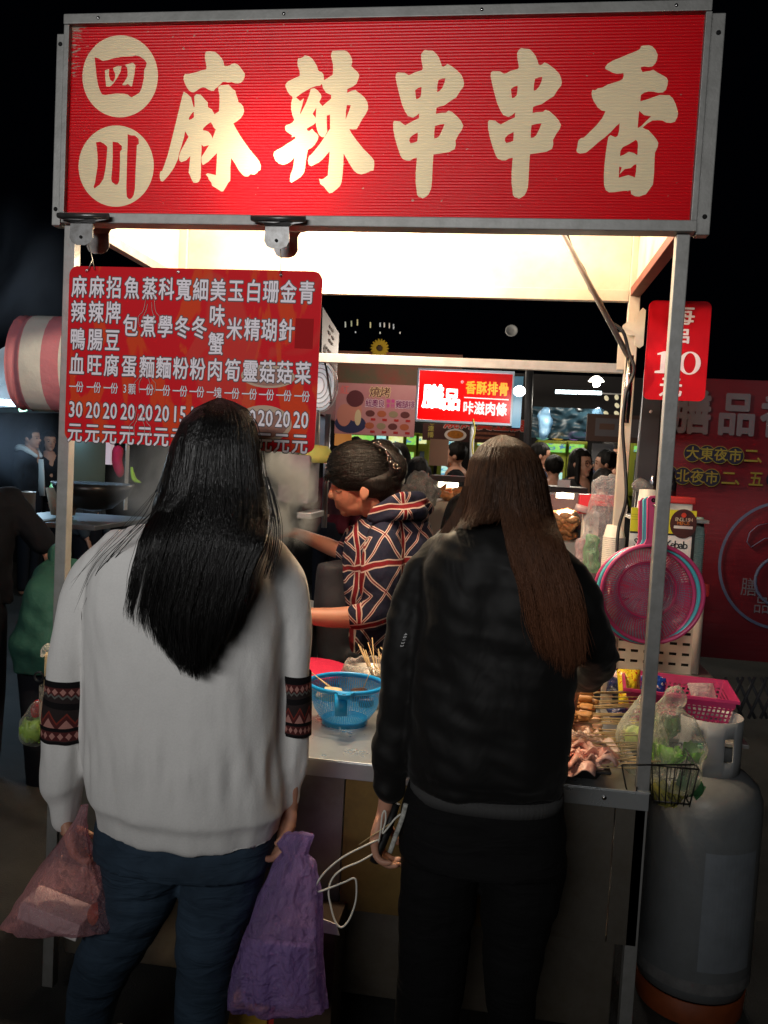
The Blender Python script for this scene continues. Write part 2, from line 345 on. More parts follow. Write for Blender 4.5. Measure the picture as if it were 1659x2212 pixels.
def word(s, x0, x1, y, h, spread=1.0):
    """characters of s spread between x0 and x1"""
    n = len(s); st = (x1 - x0) / n
    return [(c, x0 + st * (i + .5), y, min(st, 10) * spread if ord(c) > 0x2000 else h, h) for i, c in enumerate(s)]

# ---------------------------------------------------------------- materials
class X:
    """small arithmetic on node sockets"""
    def __init__(s, nt, k): s.nt, s.k = nt, k
    def _m(s, op, *a):
        n = s.nt.nodes.new('ShaderNodeMath'); n.operation = op
        for i, v in enumerate((s,) + a):
            if isinstance(v, X): s.nt.links.new(v.k, n.inputs[i])
            else: n.inputs[i].default_value = v
        return X(s.nt, n.outputs[0])
    def __add__(s, b): return s._m('ADD', b)
    def __sub__(s, b): return s._m('SUBTRACT', b)
    def __mul__(s, b): return s._m('MULTIPLY', b)
    def __truediv__(s, b): return s._m('DIVIDE', b)
    def abs(s): return s._m('ABSOLUTE')
    def frac(s): return s._m('FRACT')
    def sin(s): return s._m('SINE')
    def lt(s, b): return s._m('LESS_THAN', b)
    def gt(s, b): return s._m('GREATER_THAN', b)
    def min(s, b): return s._m('MINIMUM', b)
    def max(s, b): return s._m('MAXIMUM', b)
    def pong(s, b): return s._m('PINGPONG', b)
    def clamp(s): return s._m('MAXIMUM', 0.0)._m('MINIMUM', 1.0)

def new_mat(name):
    m = bpy.data.materials.new(name); m.use_nodes = True
    nt = m.node_tree
    b = nt.nodes['Principled BSDF']
    return m, nt, b

def coords(nt, kind='Object'):
    tc = nt.nodes.new('ShaderNodeTexCoord')
    sp = nt.nodes.new('ShaderNodeSeparateXYZ')
    nt.links.new(tc.outputs[kind], sp.inputs[0])
    return X(nt, sp.outputs[0]), X(nt, sp.outputs[1]), X(nt, sp.outputs[2]), tc.outputs[kind]

def noise_n(nt, scale, vec=None, detail=4, rough=0.55, dist=0.0):
    n = nt.nodes.new('ShaderNodeTexNoise')
    n.inputs['Scale'].default_value = scale; n.inputs['Detail'].default_value = detail
    n.inputs['Roughness'].default_value = rough; n.inputs['Distortion'].default_value = dist
    if vec is None:
        vec = nt.nodes.new('ShaderNodeTexCoord').outputs['Object']
    nt.links.new(vec, n.inputs['Vector'])
    return X(nt, n.outputs['Fac'])

def mixc(nt, fac, a, b):
    n = nt.nodes.new('ShaderNodeMix'); n.data_type = 'RGBA'
    if isinstance(fac, X): nt.links.new(fac.k, n.inputs[0])
    else: n.inputs[0].default_value = fac
    for i, c in ((6, a), (7, b)):
        if isinstance(c, (tuple, list)): n.inputs[i].default_value = (*c[:3], 1)
        else: nt.links.new(c, n.inputs[i])
    return n.outputs[2]

def ramp01(x, a, b):
    return ((x - a) / (b - a)).clamp()

def bump(nt, b, h, dist, strength=1.0):
    n = nt.nodes.new('ShaderNodeBump')
    n.inputs['Distance'].default_value = dist; n.inputs['Strength'].default_value = strength
    nt.links.new(h.k, n.inputs['Height'])
    if isinstance(b, bpy.types.Node): nt.links.new(n.outputs[0], b.inputs['Normal'])
    return n.outputs[0]

def scaled(nt, vec, s):
    m = nt.nodes.new('ShaderNodeMapping'); m.inputs['Scale'].default_value = s
    nt.links.new(vec, m.inputs['Vector'])
    return m.outputs[0]

def M_(name, col, rough=0.5, metal=0.0, var=0.0, vs=8.0, bmp=0.0, bs=60.0, spec=0.5, dark=None, sheen=0.0, coat=0.0, emit=None, es=0.0, rvar=0.0, trans=0.0, ior=1.45, aniso=None):
    m, nt, b = new_mat(name)
    b.inputs['Base Color'].default_value = (*col, 1)
    b.inputs['Roughness'].default_value = rough
    b.inputs['Metallic'].default_value = metal
    b.inputs['Specular IOR Level'].default_value = spec
    b.inputs['Coat Weight'].default_value = coat
    b.inputs['Transmission Weight'].default_value = trans
    b.inputs['IOR'].default_value = ior
    if sheen:
        b.inputs['Sheen Weight'].default_value = sheen
    if var:
        d = dark if dark is not None else tuple(c * 0.45 for c in col)
        n = noise_n(nt, vs, detail=6, rough=0.65)
        nt.links.new(mixc(nt, ramp01(n, 0.35, 0.7) * var, col, d), b.inputs['Base Color'])
        if rvar:
            nt.links.new((n * rvar + (rough - rvar * 0.5)).k, b.inputs['Roughness'])
    if bmp:
        v = nt.nodes.new('ShaderNodeTexCoord').outputs['Object']
        if aniso: v = scaled(nt, v, aniso)
        bump(nt, b, noise_n(nt, bs, v, detail=5), bmp)
    if emit:
        b.inputs['Emission Color'].default_value = (*emit, 1)
        b.inputs['Emission Strength'].default_value = es
    return m

def translucent(name, col, fac=0.5, pas=1.0, rough=0.35, spec=0.5, rib=None, wear=None, bmp=0, bs=20):
    """backlit sheet: part of the light from behind comes through"""
    m, nt, b = new_mat(name)
    b.inputs['Base Color'].default_value = (*col, 1)
    b.inputs['Roughness'].default_value = rough
    b.inputs['Specular IOR Level'].default_value = spec
    t = nt.nodes.new('ShaderNodeBsdfTranslucent'); t.inputs[0].default_value = (*col, 1)
    mx = nt.nodes.new('ShaderNodeMixShader'); mx.inputs[0].default_value = fac
    nt.links.new(b.outputs[0], mx.inputs[1]); nt.links.new(t.outputs[0], mx.inputs[2])
    nt.links.new(mx.outputs[0], nt.nodes['Material Output'].inputs[0])
    if rib:
        x, y, z, v = coords(nt)
        h = (z * (2 * math.pi / rib)).sin() + noise_n(nt, 9, v, 3) * 2.0
        bump(nt, b, h, 0.00035)
        g = (z * (1 / rib)).frac().lt(0.16) * 0.16
        c = mixc(nt, g, col, tuple(q * 0.35 for q in col))
        if wear:
            xx = (x - wear[0]); 
            n2 = noise_n(nt, 60, scaled(nt, v, (0.5, 1, 3)), 5, 0.7)
            n3 = noise_n(nt, 5, v, 2)
            edge = ((xx * -1.0 + 0.10) * 9.0).clamp() * ((z - wear[1]) * 3.2).clamp()
            mask = (n2 + edge * 0.34 + n3 * 0.06 - 0.76).gt(0.0)
            spots = noise_n(nt, 75, v, 2, 0.4).gt(0.735)
            c = mixc(nt, mask.max(spots * 0.7), c, (0.45, 0.42, 0.36))
        nt.links.new(c, b.inputs['Base Color']); nt.links.new(mixc(nt, 1 - pas, c, (0, 0, 0)), t.inputs[0])
    if bmp:
        bump(nt, b, noise_n(nt, bs, None, 4), bmp)
    return m

def film(name, col, opac=0.45, rough=0.15, bmp=0.01, bs=14, tint=None, milky=0.5):
    """thin plastic film: clear, milky and shiny at once"""
    m, nt, b = new_mat(name)
    b.inputs['Base Color'].default_value = (*col, 1); b.inputs['Roughness'].default_value = rough
    b.inputs['Specular IOR Level'].default_value = 0.8
    nrm = bump(nt, b, noise_n(nt, bs, None, 4, 0.55, 0.6), bmp)
    t = nt.nodes.new('ShaderNodeBsdfTranslucent'); t.inputs[0].default_value = (*col, 1)
    mx = nt.nodes.new('ShaderNodeMixShader'); mx.inputs[0].default_value = milky
    nt.links.new(b.outputs[0], mx.inputs[1]); nt.links.new(t.outputs[0], mx.inputs[2])
    tr = nt.nodes.new('ShaderNodeBsdfTransparent'); tr.inputs[0].default_value = (*(tint or (1, 1, 1)), 1)
    lw = nt.nodes.new('ShaderNodeLayerWeight'); lw.inputs[0].default_value = 0.35
    nt.links.new(nrm, lw.inputs['Normal'])
    fac = (X(nt, lw.outputs['Facing']) * 0.55 + opac).clamp()
    m2 = nt.nodes.new('ShaderNodeMixShader')
    nt.links.new(fac.k, m2.inputs[0])
    nt.links.new(tr.outputs[0], m2.inputs[1]); nt.links.new(mx.outputs[0], m2.inputs[2])
    nt.links.new(m2.outputs[0], nt.nodes['Material Output'].inputs[0])
    return m

def emit(name, col, s, rough=0.5):
    return M_(name, tuple(min(1, c) * 0.5 for c in col), rough, emit=col, es=s)

def mesh_holes(name, col, nu, dv, fill=0.45, rough=0.35, sub=0.25):
    """perforated plastic of a strainer: square holes in rows (u round the bowl, v along the profile)"""
    m, nt, b = new_mat(name)
    x, y, z, v = coords(nt, 'UV')
    hole = (x * nu).frac().gt(fill) * (y * (1 / dv)).frac().gt(fill)
    b.inputs['Base Color'].default_value = (*col, 1); b.inputs['Roughness'].default_value = rough
    t = nt.nodes.new('ShaderNodeBsdfTranslucent'); t.inputs[0].default_value = (*col, 1)
    mx = nt.nodes.new('ShaderNodeMixShader'); mx.inputs[0].default_value = sub
    nt.links.new(b.outputs[0], mx.inputs[1]); nt.links.new(t.outputs[0], mx.inputs[2])
    tr = nt.nodes.new('ShaderNodeBsdfTransparent')
    m2 = nt.nodes.new('ShaderNodeMixShader'); nt.links.new(hole.k, m2.inputs[0])
    nt.links.new(mx.outputs[0], m2.inputs[1]); nt.links.new(tr.outputs[0], m2.inputs[2])
    nt.links.new(m2.outputs[0], nt.nodes['Material Output'].inputs[0])
    return m

STEEL = M_('brushed_steel', (0.48, 0.47, 0.45), 0.38, 0.75, var=0.45, vs=14, bmp=0.0004, bs=120, dark=(0.22, 0.21, 0.19), rvar=0.25)
ALU = M_('dull_aluminium', (0.27, 0.27, 0.26), 0.5, 0.35, var=0.55, vs=22, bmp=0.0004, bs=150, dark=(0.14, 0.14, 0.13))
CHROME = M_('worn_chrome', (0.55, 0.55, 0.55), 0.22, 1.0, var=0.5, vs=40, rvar=0.3)
BLACK = M_('black_plastic', (0.012, 0.012, 0.013), 0.4)
WHITE = M_('white_plastic', (0.75, 0.73, 0.70), 0.4, var=0.25, vs=10)
IVORY = M_('ivory_panel', (0.52, 0.48, 0.40), 0.55, var=0.6, vs=4, bmp=0.0005, bs=30, dark=(0.30, 0.21, 0.13))
BAMBOO = M_('bamboo', (0.62, 0.46, 0.24), 0.55, var=0.4, vs=120)
SKIN = M_('skin', (0.52, 0.27, 0.18), 0.5, var=0.25, vs=14, dark=(0.42, 0.17, 0.11), bmp=0.0005, bs=90)
SKIN.node_tree.nodes['Principled BSDF'].inputs['Subsurface Weight'].default_value = 0.12
SKIN.node_tree.nodes['Principled BSDF'].inputs['Subsurface Radius'].default_value = (0.01, 0.004, 0.002)

# ---------------------------------------------------------------- ground
m, nt, b = new_mat('asphalt')
v = nt.nodes.new('ShaderNodeTexCoord').outputs['Object']
b.inputs['Roughness'].default_value = 0.75
nt.links.new(mixc(nt, ramp01(noise_n(nt, 3, v, 6, 0.7), 0.35, 0.7), (0.018, 0.0175, 0.0165), (0.042, 0.040, 0.037)), b.inputs['Base Color'])
bump(nt, b, noise_n(nt, 180, v, 3), 0.004)
ASPHALT = m
bm = bmesh.new()
bmesh.ops.create_grid(bm, x_segments=2, y_segments=2, size=60)
link('ground', mesh_of(bm), ASPHALT, kind='structure')

# ---------------------------------------------------------------- the food stall
XL, XR, YF, YR = -1.1185, 0.3795, 2.0, 2.735
SX0, SX1, SZ0, SZ1 = -1.1294, 0.3935, 2.0818, 2.5436
CZ = 0.7547
stall = empty('food_stall', ((XL + XR) / 2, 2.37, 0), 'steel street food stall with a red backlit sign across its canopy and a stainless counter', 'food stall')

for x, y, z0, z1 in ((XL, YF + .016, 0.05, 2.056), (XR, YF + .016, 0.05, 2.056)):
    box('front_post', (x - .015, y - .015, z0), (x + .015, y + .015, z1), ALU, stall, bev=.002)
for x in (XL + .004, XR + .003):
    box('rear_post', (x - .017, YR - .015, 0.05), (x + .017, YR + .015, 2.54), IVORY, stall, bev=.002)
box('crossbar', (XL + .022, YR - .008, 1.822), (XR - .015, YR + .014, 1.852), ALU, stall, bev=.002)
box('rear_beam', (XL + .022, YR - .014, 2.046), (XR - .015, YR + .012, 2.082), IVORY, stall, bev=.002)
# canopy sheets
box('rear_panel', (XL + .022, YR + .002, 2.083), (XR - .015, YR + .010, 2.56), IVORY, stall)
box('side_panel', (XL - .012, YF + .040, 2.09), (XL - .004, YR - .018, 2.56), IVORY, stall)
box('side_panel', (XR + .004, YF + .040, 2.09), (XR + .012, YR - .018, 2.56), IVORY, stall)
RUST = M_('rusty_red_steel', (0.20, 0.06, 0.045), 0.6, 0.2, var=0.5, vs=30)
box('side_rail', (XL - .014, YF + .034, 2.062), (XL + .012, YR - .018, 2.089), ALU, stall, bev=.002)
box('side_rail', (XR - .012, YF + .034, 2.062), (XR + .020, YR - .018, 2.089), RUST, stall, bev=.002)
box('roof_panel', (XL - .02, YF + .035, 2.563), (XR + .02, YR + .02, 2.573), IVORY, stall)

# sign: ribbed hollow plastic sheet with cut vinyl, lit from behind
S3 = lambda x, y, z=0.0: Vector((SX0 + x, YF - z, SZ0 + y))
SW, SH = SX1 - SX0, SZ1 - SZ0
G = {k: [[(x * 1e-4, y * 1e-4) for x, y in lp] for lp in v] for k, v in SIGN_GLYPHS.items()}
SIGNRED = translucent('sign_red_vinyl', (0.80, 0.003, 0.012), 0.5, 0.075, 0.30, 0.5, rib=0.0072, wear=(SX0, SZ0 + .20))
SIGNCREAM = translucent('sign_cream_plastic', (0.88, 0.81, 0.60), 0.5, 0.10, 0.30, 0.5, rib=0.0072)
big = [lp for k in ('ma', 'la', 'chuan_a', 'chuan_b', 'xiang') for lp in G[k]]
rect = [(0.002, 0.002), (SW - .002, 0.002), (SW - .002, SH - .002), (0.002, SH - .002)]
sp_ = fill_curve('sign_panel', [rect] + big + G['disc_a'] + G['disc_b'], SIGNRED, stall, S3)
fill_curve('lettering', big, SIGNCREAM, sp_, S3)
fill_curve('emblem', G['disc_a'] + G['si'], SIGNCREAM, sp_, S3)
fill_curve('emblem', G['disc_b'] + G['cn'], SIGNCREAM, sp_, S3)
fill_curve('lettering', G['si'], SIGNRED, sp_, S3)
for stroke in G['cn']: fill_curve('lettering', [stroke], SIGNRED, sp_, S3)
f_ = box('sign_rail', (SX0 - .012, YF - .018, SZ1 - .002), (SX1 + .008, YF + .032, SZ1 + .022), ALU, stall, bev=.002)
box('sign_rail', (SX0 - .004, YF - .018, SZ0 - .024), (SX1 + .010, YF + .032, SZ0 + .001), ALU, stall, bev=.002)
box('sign_rail', (SX0 - .012, YF - .015, SZ0 + .001), (SX0 + .002, YF + .032, SZ1 - .002), ALU, stall, bev=.002)
box('sign_rail', (SX1 - .004, YF - .015, SZ0 + .001), (SX1 + .010, YF + .032, SZ1 - .002), ALU, stall, bev=.002)
HOLE = M_('dark_hole', (0.004, 0.004, 0.004), 0.9)
for sx, s in ((SX0 - .013, -1), (SX1 + .011, 1)):
    wd = .022 if s < 0 else .030
    a = box('end_bracket', (min(sx, sx + s * wd), YF - .006, SZ0 - .028), (max(sx, sx + s * wd), YF + .026, SZ1 - (.02 if s < 0 else .002)), ALU, stall, bev=.002)
    for z in (SZ0 + .012, SZ1 - .045):
        lathe('bolt_hole', [(0, 0), (.0055, 0), (.0055, .0008), (0, .0008)], HOLE, a, M=Matrix.Translation((sx + s * wd * .55, YF - .0062, z)) @ Matrix.Rotation(math.pi / 2, 4, 'X'), segs=14)
# paint scuffs: screws on the rails
for x in (SX0 + .08, SX0 + .55, SX0 + 1.02, SX1 - .07):
    lathe('screw', [(.004, 0), (.004, .0015), (0, .0025)], CHROME, stall, M=Matrix.Translation((x, YF - .018, SZ1 + .010)) @ Matrix.Rotation(math.pi / 2, 4, 'X'), segs=10)

# lamps inside the canopy; the rightmost is added to brighten the trays
BULB = emit("lamp_glow", (1.0, 0.80, 0.50), 30)
for i, (bx, by, bz) in enumerate(((-0.585, 2.13, 2.27), (-0.50, 2.50, 2.30), (0.12, 2.46, 2.36))):
    lamp = box('lamp_holder', (bx - .004, by - .004, bz + .105), (bx + .004, by + .004, 2.562), WHITE, stall, bev=.004)
    bm = bmesh.new()
    bm_tube(bm, [(bx + .022 * math.cos(t), by + .022 * math.sin(t), bz - .04 + t * .0032) for t in [k * .45 for k in range(58)]], .0045, 6)
    link('bulb', mesh_of(bm), BULB, lamp)
    pt_lamp('bulb_light', (bx, by, bz - .065), (46, 50, 7)[i], (1.0, 0.80, 0.55), .035).parent = None

# cart body
COUNTER = M_('stainless_counter', (0.60, 0.63, 0.64), 0.30, 0.72, var=0.35, vs=9, bmp=0.0003, bs=40, dark=(0.35, 0.34, 0.31), rvar=0.2)
PANEL = M_('stainless_panel', (0.42, 0.39, 0.34), 0.38, 0.9, var=0.7, vs=6, bmp=0.0008, bs=8, dark=(0.16, 0.13, 0.09), rvar=0.25, aniso=(1, 1, .15))
box('counter_top', (XL - .01, YF - .012, CZ - .004), (XR + .016, YR - .02, CZ), COUNTER, stall, bev=.0015)
box('apron', (XL - .01, YF - .010, CZ - .046), (XR + .014, YF - .002, CZ - .004), COUNTER, stall, bev=.0015)
TAN_REFL = M_('golden_reflection_panel', (0.34, 0.22, 0.07), 0.42, 0.6, var=0.8, vs=5, bmp=0.0008, bs=8, dark=(0.10, 0.06, 0.03), rvar=0.25, aniso=(1, 1, .15))  # golden reflection on the steel is put into this panel's tan colour
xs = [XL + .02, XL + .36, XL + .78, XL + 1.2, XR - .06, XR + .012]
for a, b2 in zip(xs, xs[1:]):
    box('front_panel', (a + .0015, YF + .001, .37), (b2 - .0015, YF + .012, CZ - .048), TAN_REFL if abs(a - XL - .78) < .01 else PANEL, stall, bev=.001)
box('side_sheet', (XR + .004, YF + .034, .37), (XR + .012, YR - .02, CZ - .006), PANEL, stall)
box('side_sheet', (XL - .008, YF + .034, .37), (XL, YR - .02, CZ - .006), PANEL, stall)
box('lower_shelf', (XL + .02, YF + .05, .12), (XR - .03, YR - .02, .36), PANEL, stall, bev=.003)
for x in (SX0 + 1.05, SX0 + 1.42):
    lathe('rivet', [(.006, 0), (.005, .002), (0, .003)], CHROME, stall, M=Matrix.Translation((x, YF - .010, CZ - .024)) @ Matrix.Rotation(math.pi / 2, 4, 'X'), segs=12)

# canopy strut with its cable on the right
a0, a1 = at(1212, 500, 2.45), at(1358, 772, YR - .05)
tube('strut', [a0, a1], .0085, ALU, stall, segs=10)
a2 = at(1350, 914, YR - .05)
tube('strut_tube', [at(1361, 768, YR - .05), at(1357, 840, YR - .05), a2], [.012, .0125, .0125], CHROME, stall, segs=14)
lathe('strut_bolt', [(.007, 0), (.007, .006), (.003, .007), (0, .007)], CHROME, stall, M=Matrix.Translation(at(1360, 808, YR - .064)) @ Matrix.Rotation(math.pi / 2, 4, 'X'), segs=6)
box('gusset', at(1332, 798, YR - .012) , at(1368, 720, YR - .004), IVORY, stall)
cab = [at(1222, 500, 2.47), at(1238, 545, 2.5), at(1262, 585, 2.55), at(1275, 625, 2.59), at(1297, 650, 2.62), at(1312, 690, 2.655), at(1345, 715, 2.655), at(1358, 760, 2.66), at(1370, 800, 2.66), at(1352, 850, 2.67), at(1345, 920, 2.67), at(1350, 1000, 2.67), at(1352, 1080, 2.66), at(1335, 1150, 2.66), at(1333, 1250, 2.62), at(1338, 1340, 2.6)]
tube('power_cable', curve_pts(cab, 5), .0052, BLACK, None, segs=8, label='black power cable wound round the canopy strut and down the rear post', cat='cable')

# ---------------------------------------------------------------- bulldog clips holding the menu board
DULL = M_('tarnished_clip', (0.13, 0.13, 0.13), 0.35, 0.7, var=0.7, vs=60, dark=(0.05, 0.045, 0.04))
WIRE = M_('wire', (0.25, 0.25, 0.24), 0.4, 0.8)
def clip(px, py, label):
    o = at(px, py, YF - .034)
    e = empty('bulldog_clip', o, label, 'clip', 'bulldog clips on the lower rail of the sign')
    f3 = lambda x, y, z=0.0: o + Vector((x, -z, y))
    for s, nm in ((1, 'jaw'), (-1, 'jaw')):
        bm = bmesh.new()
        ys = 0.0 if s > 0 else .072
        out = [(-.067, .004), (.067, .004), (.067, -.007), (.036, -.013), (.029, -.022), (.031, -.056), (.024, -.068), (.011, -.074), (-.011, -.074), (-.024, -.068), (-.031, -.056), (-.029, -.022), (-.036, -.013), (-.067, -.007)]
        r1 = [bm.verts.new(f3(x, y, -ys + (.0 if y > -.02 else (.010 if s > 0 else -.004)))) for x, y in out]
        r2 = [bm.verts.new(v.co + Vector((0, .0016, 0))) for v in r1]
        bm.faces.new(r1); bm.faces.new(r2[::-1])
        for i in range(len(out)):
            bm.faces.new((r1[i], r2[i], r2[(i + 1) % len(out)], r1[(i + 1) % len(out)]))
        link(nm, mesh_of(bm), DULL, e)
    tube('jaw_bar', [f3(-.067, -.001, .004), f3(.067, -.001, .004)], .0065, DULL, e, segs=10)
    tube('spring', [f3(-.024, -.026, -.004), f3(.024, -.026, -.004)], .006, DULL, e, segs=10)
    lathe('clip_hole', [(0, 0), (.004, 0), (.004, .001)], HOLE, e, M=Matrix.Translation(f3(0, -.055, .0115)) @ Matrix.Rotation(math.pi / 2, 4, 'X'), segs=12)
    return e
clip(181, 466, 'steel bulldog clip at the left corner of the sign above the menu board')
clip(602, 472, 'steel bulldog clip on the sign rail nearer its middle above the menu board')

# ---------------------------------------------------------------- menu board
BY = YF - .045
bl, br_, tl = at(139, 951, BY), at(679, 964, BY), at(146, 578, BY)
bw, bh = br_.x - bl.x, (tl.z - bl.z) * 1.01
menu = empty('menu_board', (bl.x + bw / 2, BY, bl.z), 'red menu board full of white Chinese dish names and prices hanging from two clips', 'menu board')
MB = plane3d((bl.x, BY, bl.z), (1, 0, 0), (0, 0, 1))
U = bw / 1385.0
def rounded(w, h, r, n=6):
    o = []
    for cx, cy, a in ((w - r, h - r, 0), (r, h - r, 90), (r, r, 180), (w - r, r, 270)):
        for k in range(n + 1):
            t = math.radians(a + 90 * k / n); o.append((cx + r * math.cos(t), cy + r * math.sin(t)))
    return o
def slab(name, outline, to3d, th, mat, parent, **k):
    bm = bmesh.new()
    a = [bm.verts.new(to3d(x, y, 0)) for x, y in outline]; b_ = [bm.verts.new(to3d(x, y, -th)) for x, y in outline]
    bm.faces.new(a); bm.faces.new(b_[::-1])
    n = len(a)
    for i in range(n): bm.faces.new((a[i], b_[i], b_[(i + 1) % n], a[(i + 1) % n]))
    return link(name, mesh_of(bm), mat, parent, **k)
m, nt, b = new_mat('menu_print')
x, y, z, v = coords(nt)
fl = noise_n(nt, 6, scaled(nt, v, (1.6, 1, .55)), 3, 0.5, 1.6)
sm = noise_n(nt, 4.5, scaled(nt, v, (1.2, 1, .7)), 2, 0.5, .8)
c = mixc(nt, ramp01(fl, .56, .60) * .75, (0.60, 0.003, 0.010), (0.62, 0.06, 0.006))
c = mixc(nt, ramp01(sm, .57, .60) * .30, c, (0.48, 0.09, 0.05))
nt.links.new(c, b.inputs['Base Color']); b.inputs['Roughness'].default_value = 0.6; b.inputs['Specular IOR Level'].default_value = 0.12
MENUP = m
slab('board', rounded(bw, bh, .022), MB, .004, MENUP, menu)
PATCH = M_('patched_red', (0.33, 0.006, 0.008), 0.6, spec=.08)
px0 = 1255 * U
slab('sticker', [(1255 * U, bh - 395 * U), (1350 * U, bh - 395 * U), (1350 * U, bh - 242 * U), (1255 * U, bh - 242 * U)], lambda x, y, z=0: MB(x, y, z + .0008), .0006, PATCH, menu)
BOWL = M_('bowl_print', (0.30, 0.10, 0.05), 0.5, var=0.8, vs=60, dark=(0.12, 0.03, 0.02))
BOWL2 = M_('bowl_rim_print', (0.42, 0.28, 0.18), 0.5)
def ellipse(cx, cy, rx, ry, n=28): return [(cx + rx * math.cos(2 * math.pi * k / n), cy + ry * math.sin(2 * math.pi * k / n)) for k in range(n)]
for (cx, cy, rx, ry) in ((1120, 545, 145, 60), (1110, 790, 150, 95)):
    fill_curve('picture', [ellipse(cx * U, bh - cy * U, rx * U, ry * U)], BOWL2, menu, MB, .0002)
    fill_curve('picture', [ellipse(cx * U, bh - (cy + 4) * U, rx * .85 * U, ry * .75 * U)], BOWL, menu, MB, .0003)
cols = [165, 265, 362, 462, 562, 655, 750, 843, 938, 1035, 1130, 1222, 1315, 1412]
dish = ['麻辣鴨血', '麻辣腸旺', '招牌豆腐', '魚包蛋', '蒸煮麵', '科學麵', '寬冬粉', '細冬粉', '美味蟹肉', '玉米筍', '白精靈', '珊瑚菇', '金針菇', '青 菜']
price = ['30', '20', '20', '20', '20', '20', '15', '15', '20', '20', '20', '20', '20', '20']
its, small, digs = [], [], []
for i, (cx, d, pr) in enumerate(zip(cols, dish, price)):
    X0 = (cx - 105) * U
    rows = (108, 240, 385, 520) if len(d) == 4 else (108, 305, 520)
    for c_, ry in zip(d, rows):
        if c_ != ' ': its.append((c_, X0, bh - ry * U, 88 * U, 122 * U))
    un = ('3', '顆') if i == 3 else (('一', '塊') if i == 8 else ('一', '份'))
    small.append((un[0], X0 - 20 * U, bh - 640 * U, 44 * U, 62 * U)); small.append((un[1], X0 + 20 * U, bh - 640 * U, 44 * U, 62 * U))
    for k, c_ in enumerate(pr): digs.append((c_, X0 + (-21 + 42 * k) * U, bh - 762 * U, 80 * U, 118 * U))
    its.append(('元', X0, bh - 885 * U, 88 * U, 112 * U))
INKL = M_('menu_white_print', (0.80, 0.74, 0.80), 0.6, spec=.2)
INKD = M_('menu_dark_outline', (0.03, 0.006, 0.008), 0.5)
lettering('lettering_outline', its + digs, MB, INKD, menu, .062, .0005)
lettering('lettering', its + digs, MB, INKL, menu, .018, .0010)
lettering('lettering_outline', small, MB, INKD, menu, .03, .0006)
lettering('lettering', small, MB, INKL, menu, .006, .0010)
# white flame outlines printed over the text
FLAME = M_('flame_line_print', (0.55, 0.40, 0.36), 0.5)
for (fx, fy) in ((460, 250), (450, 600), (430, 830)):
    for s, hh in ((-1, 95), (1, 110), (-.55, 60), (.45, 70)):
        pts = [(fx + s * 52, fy + 60), (fx + s * 60, fy + 10), (fx + s * 34, fy - 25), (fx + s * 22, fy - hh)]
        tube('flame_line', [MB(p[0] * U, bh - p[1] * U, .0012) for p in curve_pts([(a, b_, 0) for a, b_ in pts], 5)], .0007, FLAME, menu, segs=4)
for x0, y0, x1, y1 in ((188, 520, 204, 577), (606, 538, 606, 592), (199, 560, 190, 578)):
    tube('hanging_wire', [at(x0, y0, BY + .004), at((x0 + x1) / 2 + 1, (y0 + y1) / 2, BY - .004), at(x1, y1 + 6, BY - .005)], .0011, WIRE, menu, segs=6)
for q in ((188, 585), (385, 588), (607, 594)):
    lathe('eyelet', [(.004, 0), (.004, .001), (.002, .0015), (.002, 0)], CHROME, menu, M=Matrix.Translation(at(q[0], q[1], BY - .0002)) @ Matrix.Rotation(math.pi / 2, 4, 'X'), segs=10, close=False)

# ---------------------------------------------------------------- price board clamped to the rear post
PY = YR - .045
p0, p1 = at(1388, 862, PY), at(1505, 862, PY)
ptop = at(1395, 648, PY)
pw, ph = .186, ptop.z - p0.z
price_b = empty('price_board', (p0.x + pw / 2, PY, p0.z), 'small red board priced at ten dollars a skewer clamped to the rear right post', 'price sign')
PB = plane3d((p0.x, PY, p0.z), (1, 0, 0), (0, 0, 1))
PRED = M_('price_red', (0.56, 0.006, 0.016), 0.55, spec=.15, var=0.25, vs=12)
slab('board', rounded(pw, ph, .02), PB, .004, PRED, price_b)
lettering('lettering', [('每', .104, ph - .043, .072, .062), ('串', .099, ph - .108, .066, .062), ('元', .082, .042, .072, .066)], PB, INKL, price_b, .02, .001)
# serif digits 1 and 0
g1 = [(x - .025, y) for x, y in [(.055, .082), (.098, .082), (.098, .088), (.086, .091), (.086, .150), (.080, .150), (.060, .143), (.060, .138), (.071, .139), (.071, .091), (.055, .088)]]
fill_curve('lettering', [g1], INKL, price_b, PB, .001)
fill_curve('lettering', [ellipse(.133, .116, .033, .0355), ellipse(.133, .116, .018, .031)], INKL, price_b, PB, .001)
# big clip gripping it
pc = empty('bulldog_clip', at(1375, 715, PY), 'large steel bulldog clip gripping the price board on the rear post', 'clip')
cf = plane3d(at(1389, 708, PY - .008), (1, 0, 0), (0, 0, 1))
for dz in (0, .014):
    out = [(0, .068), (.010, .060), (.010, -.060), (0, -.068), (-.018, -.058), (-.020, -.028), (-.050, -.026), (-.062, -.014), (-.062, .008), (-.050, .018), (-.022, .018), (-.018, .05)]
    slab('jaw', [(x * .9 - .004, y * .9) for x, y in out], lambda x, y, z=0, d=dz: cf(x, y, z - d), .0018, IVORY, pc)

# ================================================================ people
def interp(rows, py):
    """rows sorted by first value"""
    if py <= rows[0][0]: return rows[0][1:]
    for a, b in zip(rows, rows[1:]):
        if py <= b[0]:
            t = (py - a[0]) / (b[0] - a[0]); t = t * t * (3 - 2 * t) * .4 + t * .6
            return tuple(p + (q - p) * t for p, q in zip(a[1:], b[1:]))
    return rows[-1][1:]

